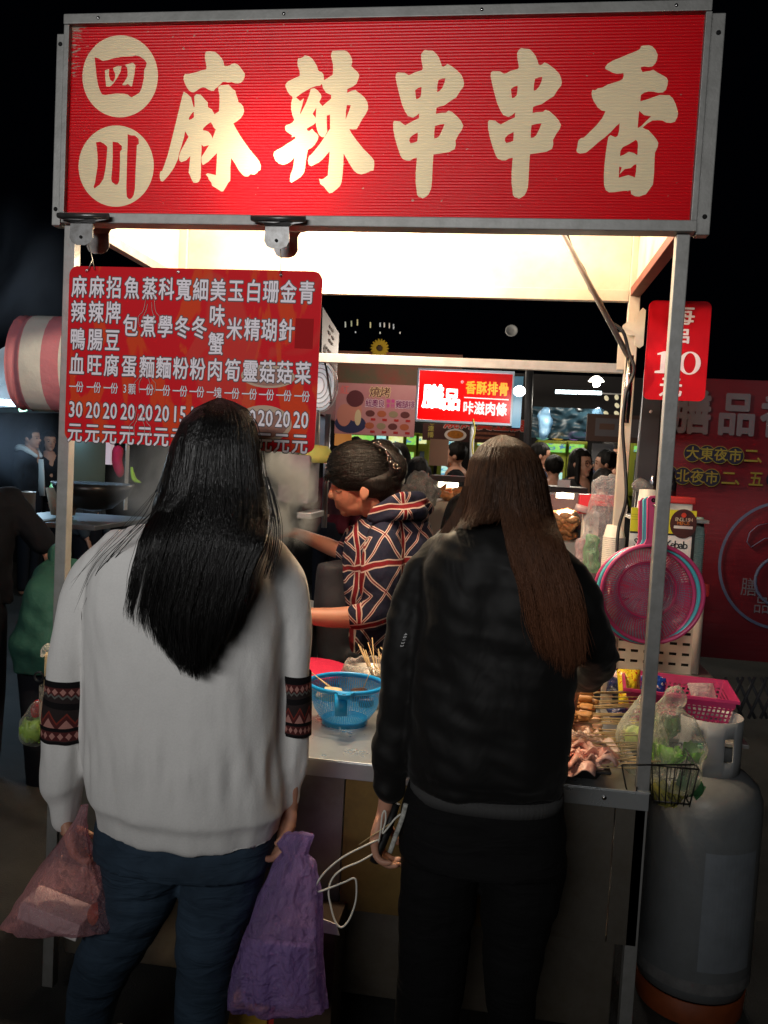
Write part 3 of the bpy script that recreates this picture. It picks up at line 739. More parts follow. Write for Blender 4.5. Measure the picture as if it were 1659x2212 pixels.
def bm_rows(bm, rows, segs=28, p=2.4):
    """loft of level superellipses: (picture row, left, right, y centre, half depth)"""
    rings = []
    for py, xl, xr, yc, dp in rows:
        a, b = at(xl, py, yc), at(xr, py, yc)
        c = (a + b) / 2; hw = (b.x - a.x) / 2
        rg = []
        for k in range(segs):
            t = 2 * math.pi * k / segs
            cc, ss = math.cos(t), math.sin(t)
            rg.append(bm.verts.new(c + Vector((hw * math.copysign(abs(cc) ** (2 / p), cc), dp * math.copysign(abs(ss) ** (2 / p), ss), 0))))
        rings.append(rg)
    for a, b in zip(rings, rings[1:]):
        for k in range(segs): bm.faces.new((a[k], a[(k + 1) % segs], b[(k + 1) % segs], b[k]))
    bm.faces.new(rings[0][::-1]); bm.faces.new(rings[-1])
    bmesh.ops.recalc_face_normals(bm, faces=bm.faces)

def limb(bm, pts, segs=16, flat=1.0):
    """pts: (px, py, Y, radius in pixels)"""
    P = [at(a, b, Y) for a, b, Y, r in pts]
    R = [r * Y / FOC for a, b, Y, r in pts]
    n = 4
    C = curve_pts(P, n); RR = []
    for i in range(len(pts) - 1):
        for k in range(n): RR.append(R[i] + (R[i + 1] - R[i]) * k / n)
    RR.append(R[-1])
    bm_tube(bm, C, RR, segs, flat=flat)
    bm_ell(bm, C[0], (R[0],) * 3, seg=12, ring=8); bm_ell(bm, C[-1], (R[-1],) * 3, seg=12, ring=8)

def limb3(bm, pts, segs=12, flat=1.0, n=3, caps=True):
    """pts: (Vector, radius)"""
    C = curve_pts([p for p, r in pts], n); RR = []
    for i in range(len(pts) - 1):
        for k in range(n): RR.append(pts[i][1] + (pts[i + 1][1] - pts[i][1]) * k / n)
    RR.append(pts[-1][1])
    bm_tube(bm, C, RR, segs, flat=flat)
    if caps:
        bm_ell(bm, C[0], (RR[0],) * 3, seg=12, ring=8); bm_ell(bm, C[-1], (RR[-1],) * 3, seg=12, ring=8)

def strands(name, paths, rad, mat, parent, **k):
    """many thin three-sided hairs as one mesh; paths = arrays of points"""
    V, F = [], []
    base = 0
    for pts in paths:
        n = len(pts)
        P = np.asarray(pts, 'f')
        d = np.gradient(P, axis=0); d /= (np.linalg.norm(d, axis=1, keepdims=True) + 1e-9)
        a = np.tile(np.array([0.0, 1.0, 0.25], 'f'), (n, 1)); x = np.cross(d, a); x /= (np.linalg.norm(x, axis=1, keepdims=True) + 1e-9)
        y = np.cross(x, d)
        r = np.full(n, rad, 'f') * random.uniform(.7, 1.25); r[-3:] *= np.array([.8, .55, .15])
        ph = random.random() * 6.28
        for q in range(3):
            t = ph + q * 2.094
            V.append(P + x * (math.cos(t) * r)[:, None] + y * (math.sin(t) * r)[:, None])
        for i in range(n - 1):
            for q in range(3):
                q2 = (q + 1) % 3
                F.append((base + q * n + i, base + q2 * n + i, base + q2 * n + i + 1, base + q * n + i + 1))
        base += 3 * n
    V = np.concatenate(V)
    me = bpy.data.meshes.new(name)
    F = np.array(F, 'i')
    me.vertices.add(len(V)); me.vertices.foreach_set('co', V.ravel())
    me.loops.add(F.size); me.loops.foreach_set('vertex_index', F.ravel())
    me.polygons.add(len(F)); me.polygons.foreach_set('loop_start', np.arange(0, F.size, 4, dtype='i'))
    me.update(calc_edges=True)
    me.polygons.foreach_set('use_smooth', [True] * len(F))
    return link(name, me, mat, parent, **k)

def hair_mat(name, col, rough=0.33, spec=0.6, tip=None):
    m, nt, b = new_mat(name)
    x, y, z, v = coords(nt)
    n = noise_n(nt, 30, scaled(nt, v, (4, 4, .25)), 4, .6)
    c = mixc(nt, ramp01(n, .35, .7), col, tuple(q * .35 for q in col))
    if tip:
        c = mixc(nt, ramp01(z * -1.0, -tip[1], -tip[2]), c, tip[0])
    nt.links.new(c, b.inputs['Base Color'])
    b.inputs['Roughness'].default_value = rough
    b.inputs['Specular IOR Level'].default_value = spec
    bump(nt, b, noise_n(nt, 60, scaled(nt, v, (5, 5, .15)), 3), .003)
    return m

def hair_paths(grows, srows, n, endf, seed=1, clumps=40, clump=0.35, wob=.006, trange=(0.03, 0.97), lift=(0, .014), npt=22, front=False, tipvar=80):
    """srows: (row, left, right) of the lock; grows: (row, left, right, yc, depth) of the whole head of hair"""
    rnd = random.Random(seed)
    cl = [(rnd.random(), rnd.uniform(-1, 1), rnd.uniform(.75, 1.0)) for _ in range(clumps)]
    out = []
    for i in range(n):
        c = cl[i % clumps]
        t0 = min(1, max(0, trange[0] + (trange[1] - trange[0]) * rnd.random()))
        tc = trange[0] + (trange[1] - trange[0]) * c[0]
        # join nearest clump
        near = min(cl, key=lambda q: abs(trange[0] + (trange[1] - trange[0]) * q[0] - t0))
        tc = trange[0] + (trange[1] - trange[0]) * near[0]
        end = endf(t0) - rnd.random() ** (1.5 if tipvar < 100 else .85) * tipvar - (1 - near[2]) * 60
        top = srows[0][0]
        lf = rnd.uniform(*lift); ph = rnd.uniform(0, 6.28); wa = rnd.gauss(0, wob)
        pts = []
        for k in range(npt):
            u = k / (npt - 1); uu = u ** 1.25
            py = top + (end - top) * uu
            fall = min(1, max(0, (py - 1100) / 330)); fall0 = min(1, max(0, (py - 1100) / 60))
            t = t0 + (tc - t0) * clump * fall * 1.6
            xl, xr = interp(srows, py)
            x = xl + (xr - xl) * t
            gl, gr, yc, dp = interp(grows, py)
            q = (x - (gl + gr) / 2) / max(1, (gr - gl) / 2)
            q = max(-.999, min(.999, q))
            Y = yc - (dp - lf * (.3 + .7 * min(1, dp / .08))) * math.sqrt(1 - q * q) + near[1] * .006 * fall
            q4 = 1 - abs(q) ** 4
            Y = Y * (1 - fall0) + (yc - (dp - lf * .5) * q4 ** .5) * fall0 + near[1] * .006 * fall if fall0 > 0 else Y
            p = at(x, py, Y)
            p.x += math.sin(ph + u * 7) * wa * fall
            pts.append((p.x, p.y, p.z))
        out.append(pts)
    return out

def hand(bm, wrist, knuck, curl_dir, thumb_dir, L=.085, rad=.0085, spreadv=None, bend=1.0):
    """palm and five bent fingers; wrist->knuckles along the palm, fingers curl toward curl_dir"""
    wrist, knuck = Vector(wrist), Vector(knuck)
    ax = (knuck - wrist).normalized()
    cdv = Vector(curl_dir); cdv = (cdv - ax * cdv.dot(ax)).normalized()
    sd = Vector(thumb_dir); sd = (sd - ax * sd.dot(ax) - cdv * sd.dot(cdv)).normalized()
    # palm
    for s in (-1, -.33, .33, 1):
        limb3(bm, [(wrist + sd * s * .016, .013), (wrist.lerp(knuck, .5) + sd * s * .022, .0135), (knuck + sd * s * .026, .0115)], segs=10)
    for i, (s, ln) in enumerate(((1, .9), (.34, 1.0), (-.33, .94), (-1, .74))):
        b0 = knuck + sd * s * .027
        a1 = b0 + (ax * math.cos(.5 * bend) + cdv * math.sin(.5 * bend)) * L * .46 * ln
        a2 = a1 + (ax * math.cos(1.4 * bend) + cdv * math.sin(1.4 * bend)) * L * .32 * ln
        a3 = a2 + (ax * math.cos(2.3 * bend) + cdv * math.sin(2.3 * bend)) * L * .26 * ln
        limb3(bm, [(b0, rad * 1.1), (a1, rad), (a2, rad * .92), (a3, rad * .75)], segs=8)
    t0 = wrist.lerp(knuck, .25) + sd * .02
    t1 = t0 + (sd * .7 + ax * .5 + cdv * .5).normalized() * L * .42
    t2 = t1 + (ax * .7 + cdv * .6 + sd * .1).normalized() * L * .38
    limb3(bm, [(t0, rad * 1.5), (t1, rad * 1.15), (t2, rad * .85)], segs=8)

def knit(name, col, rough=.85, folds=.006, wv=700):
    m, nt, b = new_mat(name)
    x, y, z, v = coords(nt)
    b.inputs['Roughness'].default_value = rough
    b.inputs['Specular IOR Level'].default_value = .25
    b.inputs['Sheen Weight'].default_value = .25
    n = noise_n(nt, 260, v, 3, .7)
    nt.links.new(mixc(nt, ramp01(n, .35, .7) * .35, col, tuple(c * .8 for c in col)), b.inputs['Base Color'])
    h = noise_n(nt, 9, scaled(nt, v, (1, 1, .45)), 3, .5) * 1.0 + noise_n(nt, 240, v, 3) * .045
    bump(nt, b, h, folds * 2.2)
    return m

# ---------------------------------------------------------------- girl in the white sweater
g1 = empty('person', (at(450, 2000, 1.74).x, 1.74, 0), 'long black haired woman in a cream sweater with patterned sleeve bands, seen from behind', 'person')
Y1 = 1.74
SWEAT = knit('cream_fleece', (0.76, 0.75, 0.73))
bm = bmesh.new()
bm_rows(bm, [(1112, 420, 530, 1.77, .045), (1128, 355, 555, 1.76, .075), (1150, 285, 585, 1.755, .10), (1190, 230, 606, Y1, .118), (1250, 205, 618, Y1, .13), (1330, 196, 622, Y1, .135),
             (1420, 195, 616, Y1, .135), (1520, 192, 614, Y1, .132), (1600, 190, 618, Y1, .135), (1680, 194, 624, Y1, .142), (1728, 200, 624, Y1, .146), (1742, 209, 616, Y1, .136), (1752, 212, 612, Y1, .134), (1785, 218, 604, Y1, .132)], 36)
limb(bm, [(255, 1185, Y1, 42), (200, 1240, Y1, 46), (168, 1310, Y1 - .01, 45), (155, 1400, Y1 - .02, 44), (148, 1500, Y1 - .02, 44), (142, 1590, Y1 - .02, 47), (134, 1665, Y1 - .02, 51), (132, 1700, Y1 - .02, 50), (138, 1728, Y1 - .02, 37), (140, 1768, Y1 - .02, 34)])
limb(bm, [(580, 1195, Y1, 40), (618, 1255, Y1, 42), (634, 1320, Y1 + .01, 39), (641, 1400, Y1 + .02, 36), (641, 1500, Y1 + .03, 35), (638, 1590, Y1 + .03, 37), (636, 1650, Y1 + .03, 38), (634, 1680, Y1 + .03, 34), (632, 1702, Y1 + .03, 27), (630, 1728, Y1 + .03, 25)])
def folds1(p, n):
    a = noise.noise(Vector((p.x * 9, p.y * 9, p.z * 3.2 + 3)))
    b = noise.noise(Vector((p.x * 24 + p.z * 6, p.y * 24, p.z * 9)))
    hem = math.exp(-((p.z - .83) / .06) ** 2)
    c = noise.noise(Vector((p.x * 34, p.y * 30, p.z * 5 + 9)))
    d = noise.noise(Vector((p.x * 5 + 7, p.y * 5, p.z * 1.6)))
    return a * .011 + d * .008 + b * .004 + hem * (c * .010)
me = blob(bm, .0065, 5, folds1)
link('sweater', me, SWEAT, g1)
# ribbed hem and cuffs sit as seams
RIB = knit('cream_rib', (0.62, 0.60, 0.57), .9, .001)
x_, nt_, b_ = None, RIB.node_tree, RIB.node_tree.nodes['Principled BSDF']

def band_mat():
    m, nt, b = new_mat('patterned_sleeve')
    u, v, w_, vec = coords(nt, 'UV')          # u round the arm in metres, v up the band 0..1
    k = 1 / .016
    tri = (u * k).pong(0.5) * 2.0             # 0..1..0
    big = (u * (1 / .036)).pong(0.5) * 2.0
    base = (0.030, 0.022, 0.022); dk = (0.010, 0.009, 0.010); pink = (0.42, 0.20, 0.17); rust = (0.20, 0.035, 0.025); grey = (0.12, 0.12, 0.11); mar = (0.085, 0.022, 0.022)
    c = mixc(nt, 0.0, base, base)
    c = mixc(nt, (v - .90).abs().lt(.10), c, dk)
    c = mixc(nt, (v - .81).abs().lt(.075), c, mar)
    c = mixc(nt, ((v - .81).abs() * 13.0 + (1 * 0.0) + tri * 1.0).lt(.80), c, pink)
    c = mixc(nt, ((v - .70) * 18.0 - tri).abs().lt(.33), c, grey)
    c = mixc(nt, (v - .58).abs().lt(.05), c, dk)
    c = mixc(nt, ((v - .235) * 6.5 - big).lt(0) * (v - .235).gt(0), c, pink)
    c = mixc(nt, ((v - .26) * 6.0 - big).abs().lt(.32), c, mar)
    c = mixc(nt, ((v - .30) * 6.0 - big).abs().lt(.11), c, rust)
    c = mixc(nt, (v - .21).abs().lt(.028), c, dk)
    c = mixc(nt, (v - .12).abs().lt(.065), c, mar)
    c = mixc(nt, ((v - .12).abs() * 15.0 + tri).lt(.78), c, pink)
    c = mixc(nt, v.lt(.045), c, dk)
    nt.links.new(c, b.inputs['Base Color'])
    b.inputs['Roughness'].default_value = .95; b.inputs['Specular IOR Level'].default_value = .1
    bump(nt, b, noise_n(nt, 500, None, 2), .0012)
    return m
BAND = band_mat()
def sleeve_band(pts, name='sleeve_band'):
    P = [at(a, b, Y) for a, b, Y, r in pts]; R = [r * Y / FOC for a, b, Y, r in pts]
    C = curve_pts(P, 5); RR = []
    for i in range(len(pts) - 1):
        for k in range(5): RR.append(R[i] + (R[i + 1] - R[i]) * k / 5)
    RR.append(R[-1])
    bm = bmesh.new(); uv = bm.loops.layers.uv.new('UVMap')
    segs = 40
    rings = bm_tube(bm, C, RR, segs, cap=False, ref=(1, 0, 0))
    n = len(C)
    bm.faces.ensure_lookup_table()
    i = 0
    for a in range(n - 1):
        for k in range(segs):
            f = bm.faces[i]; i += 1
            rr = .045
            for lp, (uu, vv) in zip(f.loops, ((k, a), (k + 1, a), (k + 1, a + 1), (k, a + 1))):
                lp[uv].uv = (uu / segs * 2 * math.pi * rr, 1 - vv / (n - 1))
    for v in bm.verts:
        v.co += Vector((0, 0, 1)) * .004 * noise.noise(v.co * 14) + (v.co - Vector((P[0].x, P[0].y, v.co.z))).normalized() * (folds1(v.co, None) * .8)
    return link(name, mesh_of(bm), BAND, g1)
sleeve_band([(149, 1462, Y1 - .02, 47), (148, 1500, Y1 - .02, 47), (144, 1545, Y1 - .02, 48.5), (142, 1592, Y1 - .02, 50)])
sleeve_band([(641, 1452, Y1 + .025, 39), (641, 1495, Y1 + .03, 38.5), (640, 1540, Y1 + .03, 39), (638, 1584, Y1 + .03, 40.5)])

# trousers
def denim(name, col, streak=1.0):
    m, nt, b = new_mat(name)
    x, y, z, v = coords(nt)
    b.inputs['Roughness'].default_value = .85; b.inputs['Specular IOR Level'].default_value = .2
    n = noise_n(nt, 7, v, 4)
    nt.links.new(mixc(nt, ramp01(n, .35, .7), col, tuple(c * .5 for c in col)), b.inputs['Base Color'])
    h = noise_n(nt, 14, scaled(nt, v, (.5, .5, 1.8)), 3, .5, .8) + noise_n(nt, 500, v, 2) * .05
    bump(nt, b, h, .012 * streak)
    return m
JEANS = denim('blue_denim', (0.040, 0.068, 0.105))
BLKP = denim('black_cloth', (0.0045, 0.0045, 0.005), .7)
def crease(p, n):
    return noise.noise(Vector((p.x * 10, p.y * 10, p.z * 30))) * .004 + noise.noise(p * 7) * .006
bm = bmesh.new()
bm_rows(bm, [(1755, 222, 600, Y1, .115), (1800, 214, 592, Y1, .125), (1850, 212, 586, Y1 - .005, .13)], 28)
limb(bm, [(312, 1850, Y1, 98), (298, 1930, Y1, 88), (255, 2020, Y1, 76), (215, 2100, Y1, 66), (190, 2210, Y1, 56), (182, 2330, Y1, 54), (180, 2460, Y1, 42), (182, 2560, Y1, 36)])
limb(bm, [(488, 1850, Y1, 98), (474, 1930, Y1, 88), (455, 2020, Y1, 78), (443, 2100, Y1, 70), (435, 2210, Y1, 64), (432, 2330, Y1, 58), (430, 2460, Y1, 42), (430, 2560, Y1, 36)])
link('jeans', blob(bm, .0085, 3, crease), JEANS, g1)
SHOE = M_('canvas_shoe', (0.5, 0.5, 0.48), .7)
for x in (182, 430):
    p = at(x, 2570, Y1); bm = bmesh.new()
    bm_ell(bm, (p.x, p.y + .06, .035), (.042, .125, .034)); bm_ell(bm, (p.x, p.y - .01, .05), (.036, .055, .05))
    link('shoe', blob(bm, .008, 2), SHOE, g1)

# body under the clothes, one skin
bm = bmesh.new()
hc = at(470, 972, 1.76)
bm_ell(bm, hc, (.072, .09, .095)); bm_ell(bm, hc + Vector((0, .035, -.05)), (.055, .06, .06))
for s in (-1, 1): bm_ell(bm, hc + Vector((s * .073, .0, -.02)), (.008, .018, .028))
bm_ell(bm, hc + Vector((0, .095, -.03)), (.012, .016, .014))
limb3(bm, [(hc + Vector((0, .0, -.07)), .055), (hc + Vector((0, -.005, -.18)), .056)])
bm_rows(bm, [(1130, 400, 540, 1.755, .06), (1190, 290, 560, 1.75, .09), (1400, 250, 560, Y1, .10), (1600, 240, 560, Y1, .10), (1800, 250, 560, Y1, .10), (1860, 260, 540, Y1, .09)], 20)
limb(bm, [(290, 1200, Y1, 30), (180, 1320, Y1 - .01, 28), (150, 1500, Y1 - .02, 26), (140, 1640, Y1 - .02, 22), (143, 1745, Y1 - .02, 20), (146, 1790, Y1 - .02, 19)])
limb(bm, [(560, 1200, Y1, 30), (628, 1320, Y1 + .01, 26), (640, 1500, Y1 + .03, 24), (634, 1640, Y1 + .03, 19), (628, 1735, Y1 + .03, 17), (622, 1765, Y1 + .03, 17)])
for a in ((312, 298, 215, 180), (488, 474, 443, 430)):
    limb(bm, [(a[0], 1850, Y1, 60), (a[1], 1950, Y1, 55), (a[2], 2150, Y1, 40), (a[3], 2540, Y1, 26)])
wl = at(146, 1780, Y1 - .02); kl = at(166, 1838, Y1 - .03)
hand(bm, wl, kl, (1, .2, -.2), (.3, 1, 0), L=.078, bend=.9)
wr = at(624, 1757, Y1 + .03); kr = at(607, 1812, Y1 + .02)
hand(bm, wr, kr, (-.6, -.5, 0), (.5, -1, 0), L=.075, bend=.85)
link('body', blob(bm, .0045, 2), SKIN, g1)

BHAIR = hair_mat('black_hair', (0.006, 0.0052, 0.005), .34, .38)
grow1 = [(860, 470, 480, 1.75, .010), (868, 448, 506, 1.75, .040), (885, 416, 536, 1.75, .075), (915, 391, 556, 1.75, .100), (960, 369, 567, 1.75, .115), (1010, 356, 574, 1.75, .120),
         (1060, 342, 582, 1.745, .125), (1110, 300, 600, 1.74, .142), (1170, 230, 640, 1.74, .166), (1250, 180, 665, 1.74, .173), (1330, 150, 690, 1.74, .177), (1400, 130, 710, 1.74, .177), (1450, 130, 710, 1.74, .174)]
bm = bmesh.new()
core = [(r[0] + (4 if i < 3 else 0), r[1] + 8, r[2] - 8, r[3], max(.008, r[4] - .010)) for i, r in enumerate(grow1[:7])]
core += [(1105, 336, 584, 1.735, .125), (1140, 345, 580, 1.68, .070), (1170, 360, 570, 1.662, .060), (1230, 378, 545, 1.640, .045), (1300, 372, 515, 1.625, .030), (1350, 392, 490, 1.615, .014)]
bm_rows(bm, core, 32, 2.0)
link('hair', blob(bm, .007, 4, lambda p, n: noise.noise(Vector((p.x * 60, p.y * 60, p.z * 3))) * .004), BHAIR, g1)
ends1 = [(0, 1345), (.1, 1365), (.25, 1400), (.38, 1460), (.6, 1475), (.75, 1455), (.9, 1400), (1, 1330)]
ef1 = lambda t: interp([(a * 1000, b) for a, b in ends1], t * 1000)[0]
srow1 = [(r[0], r[1], r[2]) for r in grow1]
srow1[-6:] = [(1110, 326, 590), (1170, 300, 580), (1250, 280, 548), (1330, 264, 522), (1400, 285, 500), (1450, 335, 486)]
P = hair_paths(grow1, srow1, 3300, ef1, 3, clumps=30, clump=.5, trange=(0.27, 0.97), lift=(-.004, .012))
P += hair_paths(grow1, srow1, 330, ef1, 4, clumps=8, clump=.55, trange=(0.005, 0.26), lift=(-.002, .010))
P += hair_paths(grow1, srow1, 160, ef1, 6, clumps=50, clump=.2, trange=(-0.03, 1.03), lift=(-.002, .016), wob=.012)
rnd = random.Random(5)
for i in range(9):      # stray wisps over the left shoulder
    e = rnd.random(); a0 = rnd.uniform(-22, 22)
    pts = curve_pts([at(345 + a0 * .3, 1040 + 30 * e, 1.66), at(318 + a0, 1105, 1.62), at(275 + a0 - 20 * e, 1160, 1.625), at(232 - 40 * e + a0, 1220, 1.64), at(205 - 60 * e + a0, 1290 + rnd.uniform(-30, 40), 1.66)], 4)
    P.append([tuple(q) for q in pts])
for i in range(22):
    e = rnd.random(); a0 = rnd.uniform(-11, 9)
    pts = curve_pts([at(576 + a0 * .4, 1030, 1.68), at(588 + a0 + 6 * e, 1090, 1.66), at(592 + a0 + 12 * e, 1140, 1.64), at(588 + a0 + 12 * e, 1190, 1.63), at(578 + a0, 1250, 1.62)], 4)
    P.append([tuple(q) for q in pts])
strands('hair_strands', P, .00075, BHAIR, g1)

# ---------------------------------------------------------------- girl in the black bomber jacket
g2 = empty('person', (at(1040, 2000, 1.74).x, 1.76, 0), 'brown haired woman in a black bomber jacket at the counter, seen from behind', 'person')
m, nt, b = new_mat('black_nylon')
x, y, z, v = coords(nt)
b.inputs['Base Color'].default_value = (0.0065, 0.0063, 0.0062, 1); b.inputs['Roughness'].default_value = .58
b.inputs['Specular IOR Level'].default_value = .17
b.inputs['Sheen Weight'].default_value = .05
h = noise_n(nt, 8, scaled(nt, v, (1, 1, .7)), 3, .5, .8) + noise_n(nt, 900, v, 1) * .012
bump(nt, b, h, .009)
NYLON = m
Y2 = 1.76
bm = bmesh.new()
bm_rows(bm, [(1122, 1010, 1118, 1.765, .055), (1136, 975, 1150, 1.765, .085), (1152, 945, 1180, 1.765, .10), (1185, 925, 1205, Y2, .118), (1250, 912, 1232, Y2, .13), (1350, 898, 1252, Y2, .135), (1450, 888, 1248, Y2, .135),
             (1550, 882, 1236, Y2, .135), (1620, 878, 1230, Y2, .14), (1650, 880, 1226, Y2, .138), (1664, 884, 1220, Y2, .128), (1690, 882, 1220, Y2, .128)], 36)
limb(bm, [(950, 1185, Y2, 34), (912, 1240, Y2, 42), (888, 1310, Y2, 46), (877, 1390, Y2 - .01, 46), (868, 1460, Y2 - .01, 45), (858, 1530, Y2 - .01, 47), (848, 1600, Y2 - .01, 48), (842, 1645, Y2 - .01, 45), (840, 1662, Y2 - .01, 37), (840, 1702, Y2 - .01, 36)])
limb(bm, [(1180, 1190, Y2, 36), (1225, 1245, Y2, 46), (1258, 1310, Y2, 50), (1281, 1375, Y2 + .01, 50), (1290, 1415, Y2 + .04, 46), (1280, 1448, Y2 + .12, 38), (1262, 1462, Y2 + .22, 33), (1248, 1468, Y2 + .27, 27)])
def folds2(p, n):
    a = noise.noise(Vector((p.x * 12, p.y * 12, p.z * 7 + 5)))
    b = noise.noise(Vector((p.x * 22 + p.z * 16, p.y * 20, p.z * 26)))
    arm = 1.0 + 1.4 * max(0, min(1, (-.30 - p.x) * 12)) + 1.2 * max(0, min(1, (p.x - .20) * 14))
    c = abs(noise.noise(Vector((p.x * 9 + p.z * 14, p.y * 9, p.z * 20))))
    return a * .012 + b * .004 * arm - c * .0045 * arm
link('jacket', blob(bm, .0065, 4, folds2), NYLON, g2)
RIBB = M_('grey_rib_hem', (0.045, 0.045, 0.045), .9, bmp=.002, bs=260, aniso=(1, 1, .05))
bm = bmesh.new()
bm_rows(bm, [(1690, 886, 1218, Y2, .122), (1700, 884, 1220, Y2, .124), (1716, 886, 1218, Y2, .122)], 40)
link('hem', mesh_of(bm), RIBB, g2, smooth=True)
COLL = M_('ribbed_collar', (0.006, 0.006, 0.006), .9, bmp=.002, bs=260, aniso=(1, 1, .05))
bm = bmesh.new()
bm_rows(bm, [(1108, 1030, 1112, 1.765, .062), (1126, 1018, 1120, 1.765, .070), (1140, 1006, 1130, 1.765, .078)], 30)
link('collar', mesh_of(bm), COLL, g2, smooth=True)
# zip pocket on the left sleeve with its tape lettering
pk = at(868, 1398, Y2 - .063)
ZP = plane3d(at(872, 1425, Y2 - .0660), (1, .10, 0), (-.22, 0, 1))
ZP2 = plane3d(at(878, 1366, Y2 - .066) , Vector((.26, 0, 1)) * -1, (1, 0, .2))
lettering('sleeve_lettering', word('40133', 0.0, .032, .0, .010), lambda x, y, z=0: ZP2(x, y, z + .004), M_('tape_white', (.7, .7, .7), .6), g2)
bm = bmesh.new()
bm_rows(bm, [(1675, 892, 1214, Y2, .11), (1760, 868, 1222, Y2, .125), (1850, 862, 1226, Y2 - .005, .13)], 28)
limb(bm, [(950, 1860, Y2, 88), (943, 1950, Y2, 85), (936, 2050, Y2, 80), (930, 2120, Y2, 76), (922, 2212, Y2, 72), (918, 2330, Y2, 62), (916, 2560, Y2, 42)])
limb(bm, [(1138, 1860, Y2, 88), (1122, 1950, Y2, 82), (1108, 2050, Y2, 68), (1104, 2120, Y2, 60), (1104, 2212, Y2, 53), (1104, 2330, Y2, 48), (1106, 2560, Y2, 38)])
link('trousers', blob(bm, .0085, 3, crease), BLKP, g2)
for x in (916, 1106):
    p = at(x, 2560, Y2); bm = bmesh.new()
    bm_ell(bm, (p.x, p.y + .06, .035), (.042, .125, .034)); bm_ell(bm, (p.x, p.y - .01, .05), (.036, .055, .05))
    link('shoe', blob(bm, .008, 2), BLACK, g2)
bm = bmesh.new()
hc = at(1090, 1048, 1.775)
bm_ell(bm, hc, (.070, .088, .092)); bm_ell(bm, hc + Vector((0, .035, -.05)), (.055, .06, .06))
for s in (-1, 1): bm_ell(bm, hc + Vector((s * .071, .0, -.02)), (.008, .018, .028))
bm_ell(bm, hc + Vector((0, .093, -.03)), (.012, .016, .014))
limb3(bm, [(hc + Vector((-.01, 0, -.07)), .052), (hc + Vector((-.015, -.005, -.14)), .054)])
bm_rows(bm, [(1150, 990, 1140, 1.765, .06), (1200, 960, 1180, 1.76, .09), (1400, 940, 1210, Y2, .10), (1600, 930, 1190, Y2, .10), (1860, 910, 1190, Y2, .09)], 20)
limb(bm, [(960, 1200, Y2, 28), (885, 1350, Y2, 27), (858, 1530, Y2 - .01, 24), (845, 1660, Y2 - .01, 20), (836, 1715, Y2 - .01, 18), (832, 1745, Y2 - .01, 17), (824, 1775, Y2 - .01, 16)])
limb(bm, [(1170, 1200, Y2, 28), (1270, 1350, Y2, 27), (1285, 1415, Y2 + .03, 26), (1262, 1462, Y2 + .2, 20), (1240, 1470, Y2 + .32, 17)])
for a in ((950, 940, 925, 916), (1138, 1120, 1104, 1106)):
    limb(bm, [(a[0], 1850, Y2, 55), (a[1], 1980, Y2, 52), (a[2], 2150, Y2, 38), (a[3], 2540, Y2, 24)])
w2 = at(824, 1772, Y2 - .01); k2 = at(815, 1812, Y2 - .015)
hand(bm, w2, k2, (1, -.1, .15), (.1, 1, 0), L=.082, bend=.80)
hand(bm, at(1240, 1470, Y2 + .34), at(1226, 1490, Y2 + .39), (0, -.2, -1), (-1, 0, 0), L=.075, bend=.6)
link('body', blob(bm, .0045, 2), SKIN, g2)

NHAIR = hair_mat('brown_hair', (0.070, 0.031, 0.015), .48, .20, tip=((0.13, 0.050, 0.024), 1.46, 1.15))
grow2 = [(940, 1082, 1092, 1.765, .010), (948, 1058, 1118, 1.765, .040), (965, 1034, 1145, 1.765, .075), (995, 1014, 1168, 1.765, .100), (1040, 1004, 1182, 1.765, .115), (1090, 994, 1190, 1.765, .118),
         (1130, 984, 1196, 1.76, .128), (1160, 930, 1230, 1.76, .142), (1200, 880, 1270, 1.76, .154), (1300, 850, 1330, 1.76, .164), (1420, 850, 1340, 1.76, .164)]
sL = [(940, 1082, 1088), (948, 1058, 1094), (965, 1034, 1098), (995, 1014, 1100), (1040, 1004, 1098), (1090, 994, 1092), (1130, 980, 1078), (1150, 976, 1060)]
sR = [(940, 1084, 1092), (948, 1080, 1118), (965, 1076, 1145), (995, 1074, 1168), (1040, 1072, 1182), (1090, 1078, 1191), (1130, 1086, 1200), (1170, 1098, 1212), (1220, 1112, 1226), (1280, 1134, 1244), (1340, 1146, 1257), (1400, 1162, 1262), (1430, 1172, 1262)]
bm = bmesh.new()
core = [(r[0] + (4 if i < 3 else 0), r[1] + 8, r[2] - 8, r[3], max(.008, r[4] - .010)) for i, r in enumerate(grow2[:6])] + [(1112, 1008, 1182, 1.76, .10)]
bm_rows(bm, core, 32, 2.0)
bm_rows(bm, [(1105, 1100, 1176, 1.70, .030), (1140, 1112, 1184, 1.675, .030), (1180, 1126, 1198, 1.650, .026), (1240, 1136, 1226, 1.632, .028), (1285, 1156, 1232, 1.622, .020), (1315, 1170, 1230, 1.615, .010)], 24, 2.0)
link('hair', blob(bm, .007, 4, lambda p, n: noise.noise(Vector((p.x * 60, p.y * 60, p.z * 3))) * .004), NHAIR, g2)
P = hair_paths(grow2, sL, 2600, lambda t: 1150 - 8 * t, 11, clumps=26, clump=.2, trange=(.0, 1.0), lift=(-.004, .012), npt=16)
P += hair_paths(grow2, sR, 3400, lambda t: 1478 - 80 * abs(t - .6), 12, clumps=22, clump=.6, trange=(-.04, 1.04), lift=(-.004, .014), wob=.010, tipvar=170)
for i in range(150):
    e = rnd.random(); a0 = rnd.uniform(-6, 6)
    pts = curve_pts([at(1006 + a0, 1050, 1.70), at(996 + a0 - 6 * e, 1095, 1.68), at(984 + a0 - 16 * e, 1130, 1.67), at(968 + a0 - 16 * e, 1152, 1.665)], 4)
    P.append([tuple(q) for q in pts])
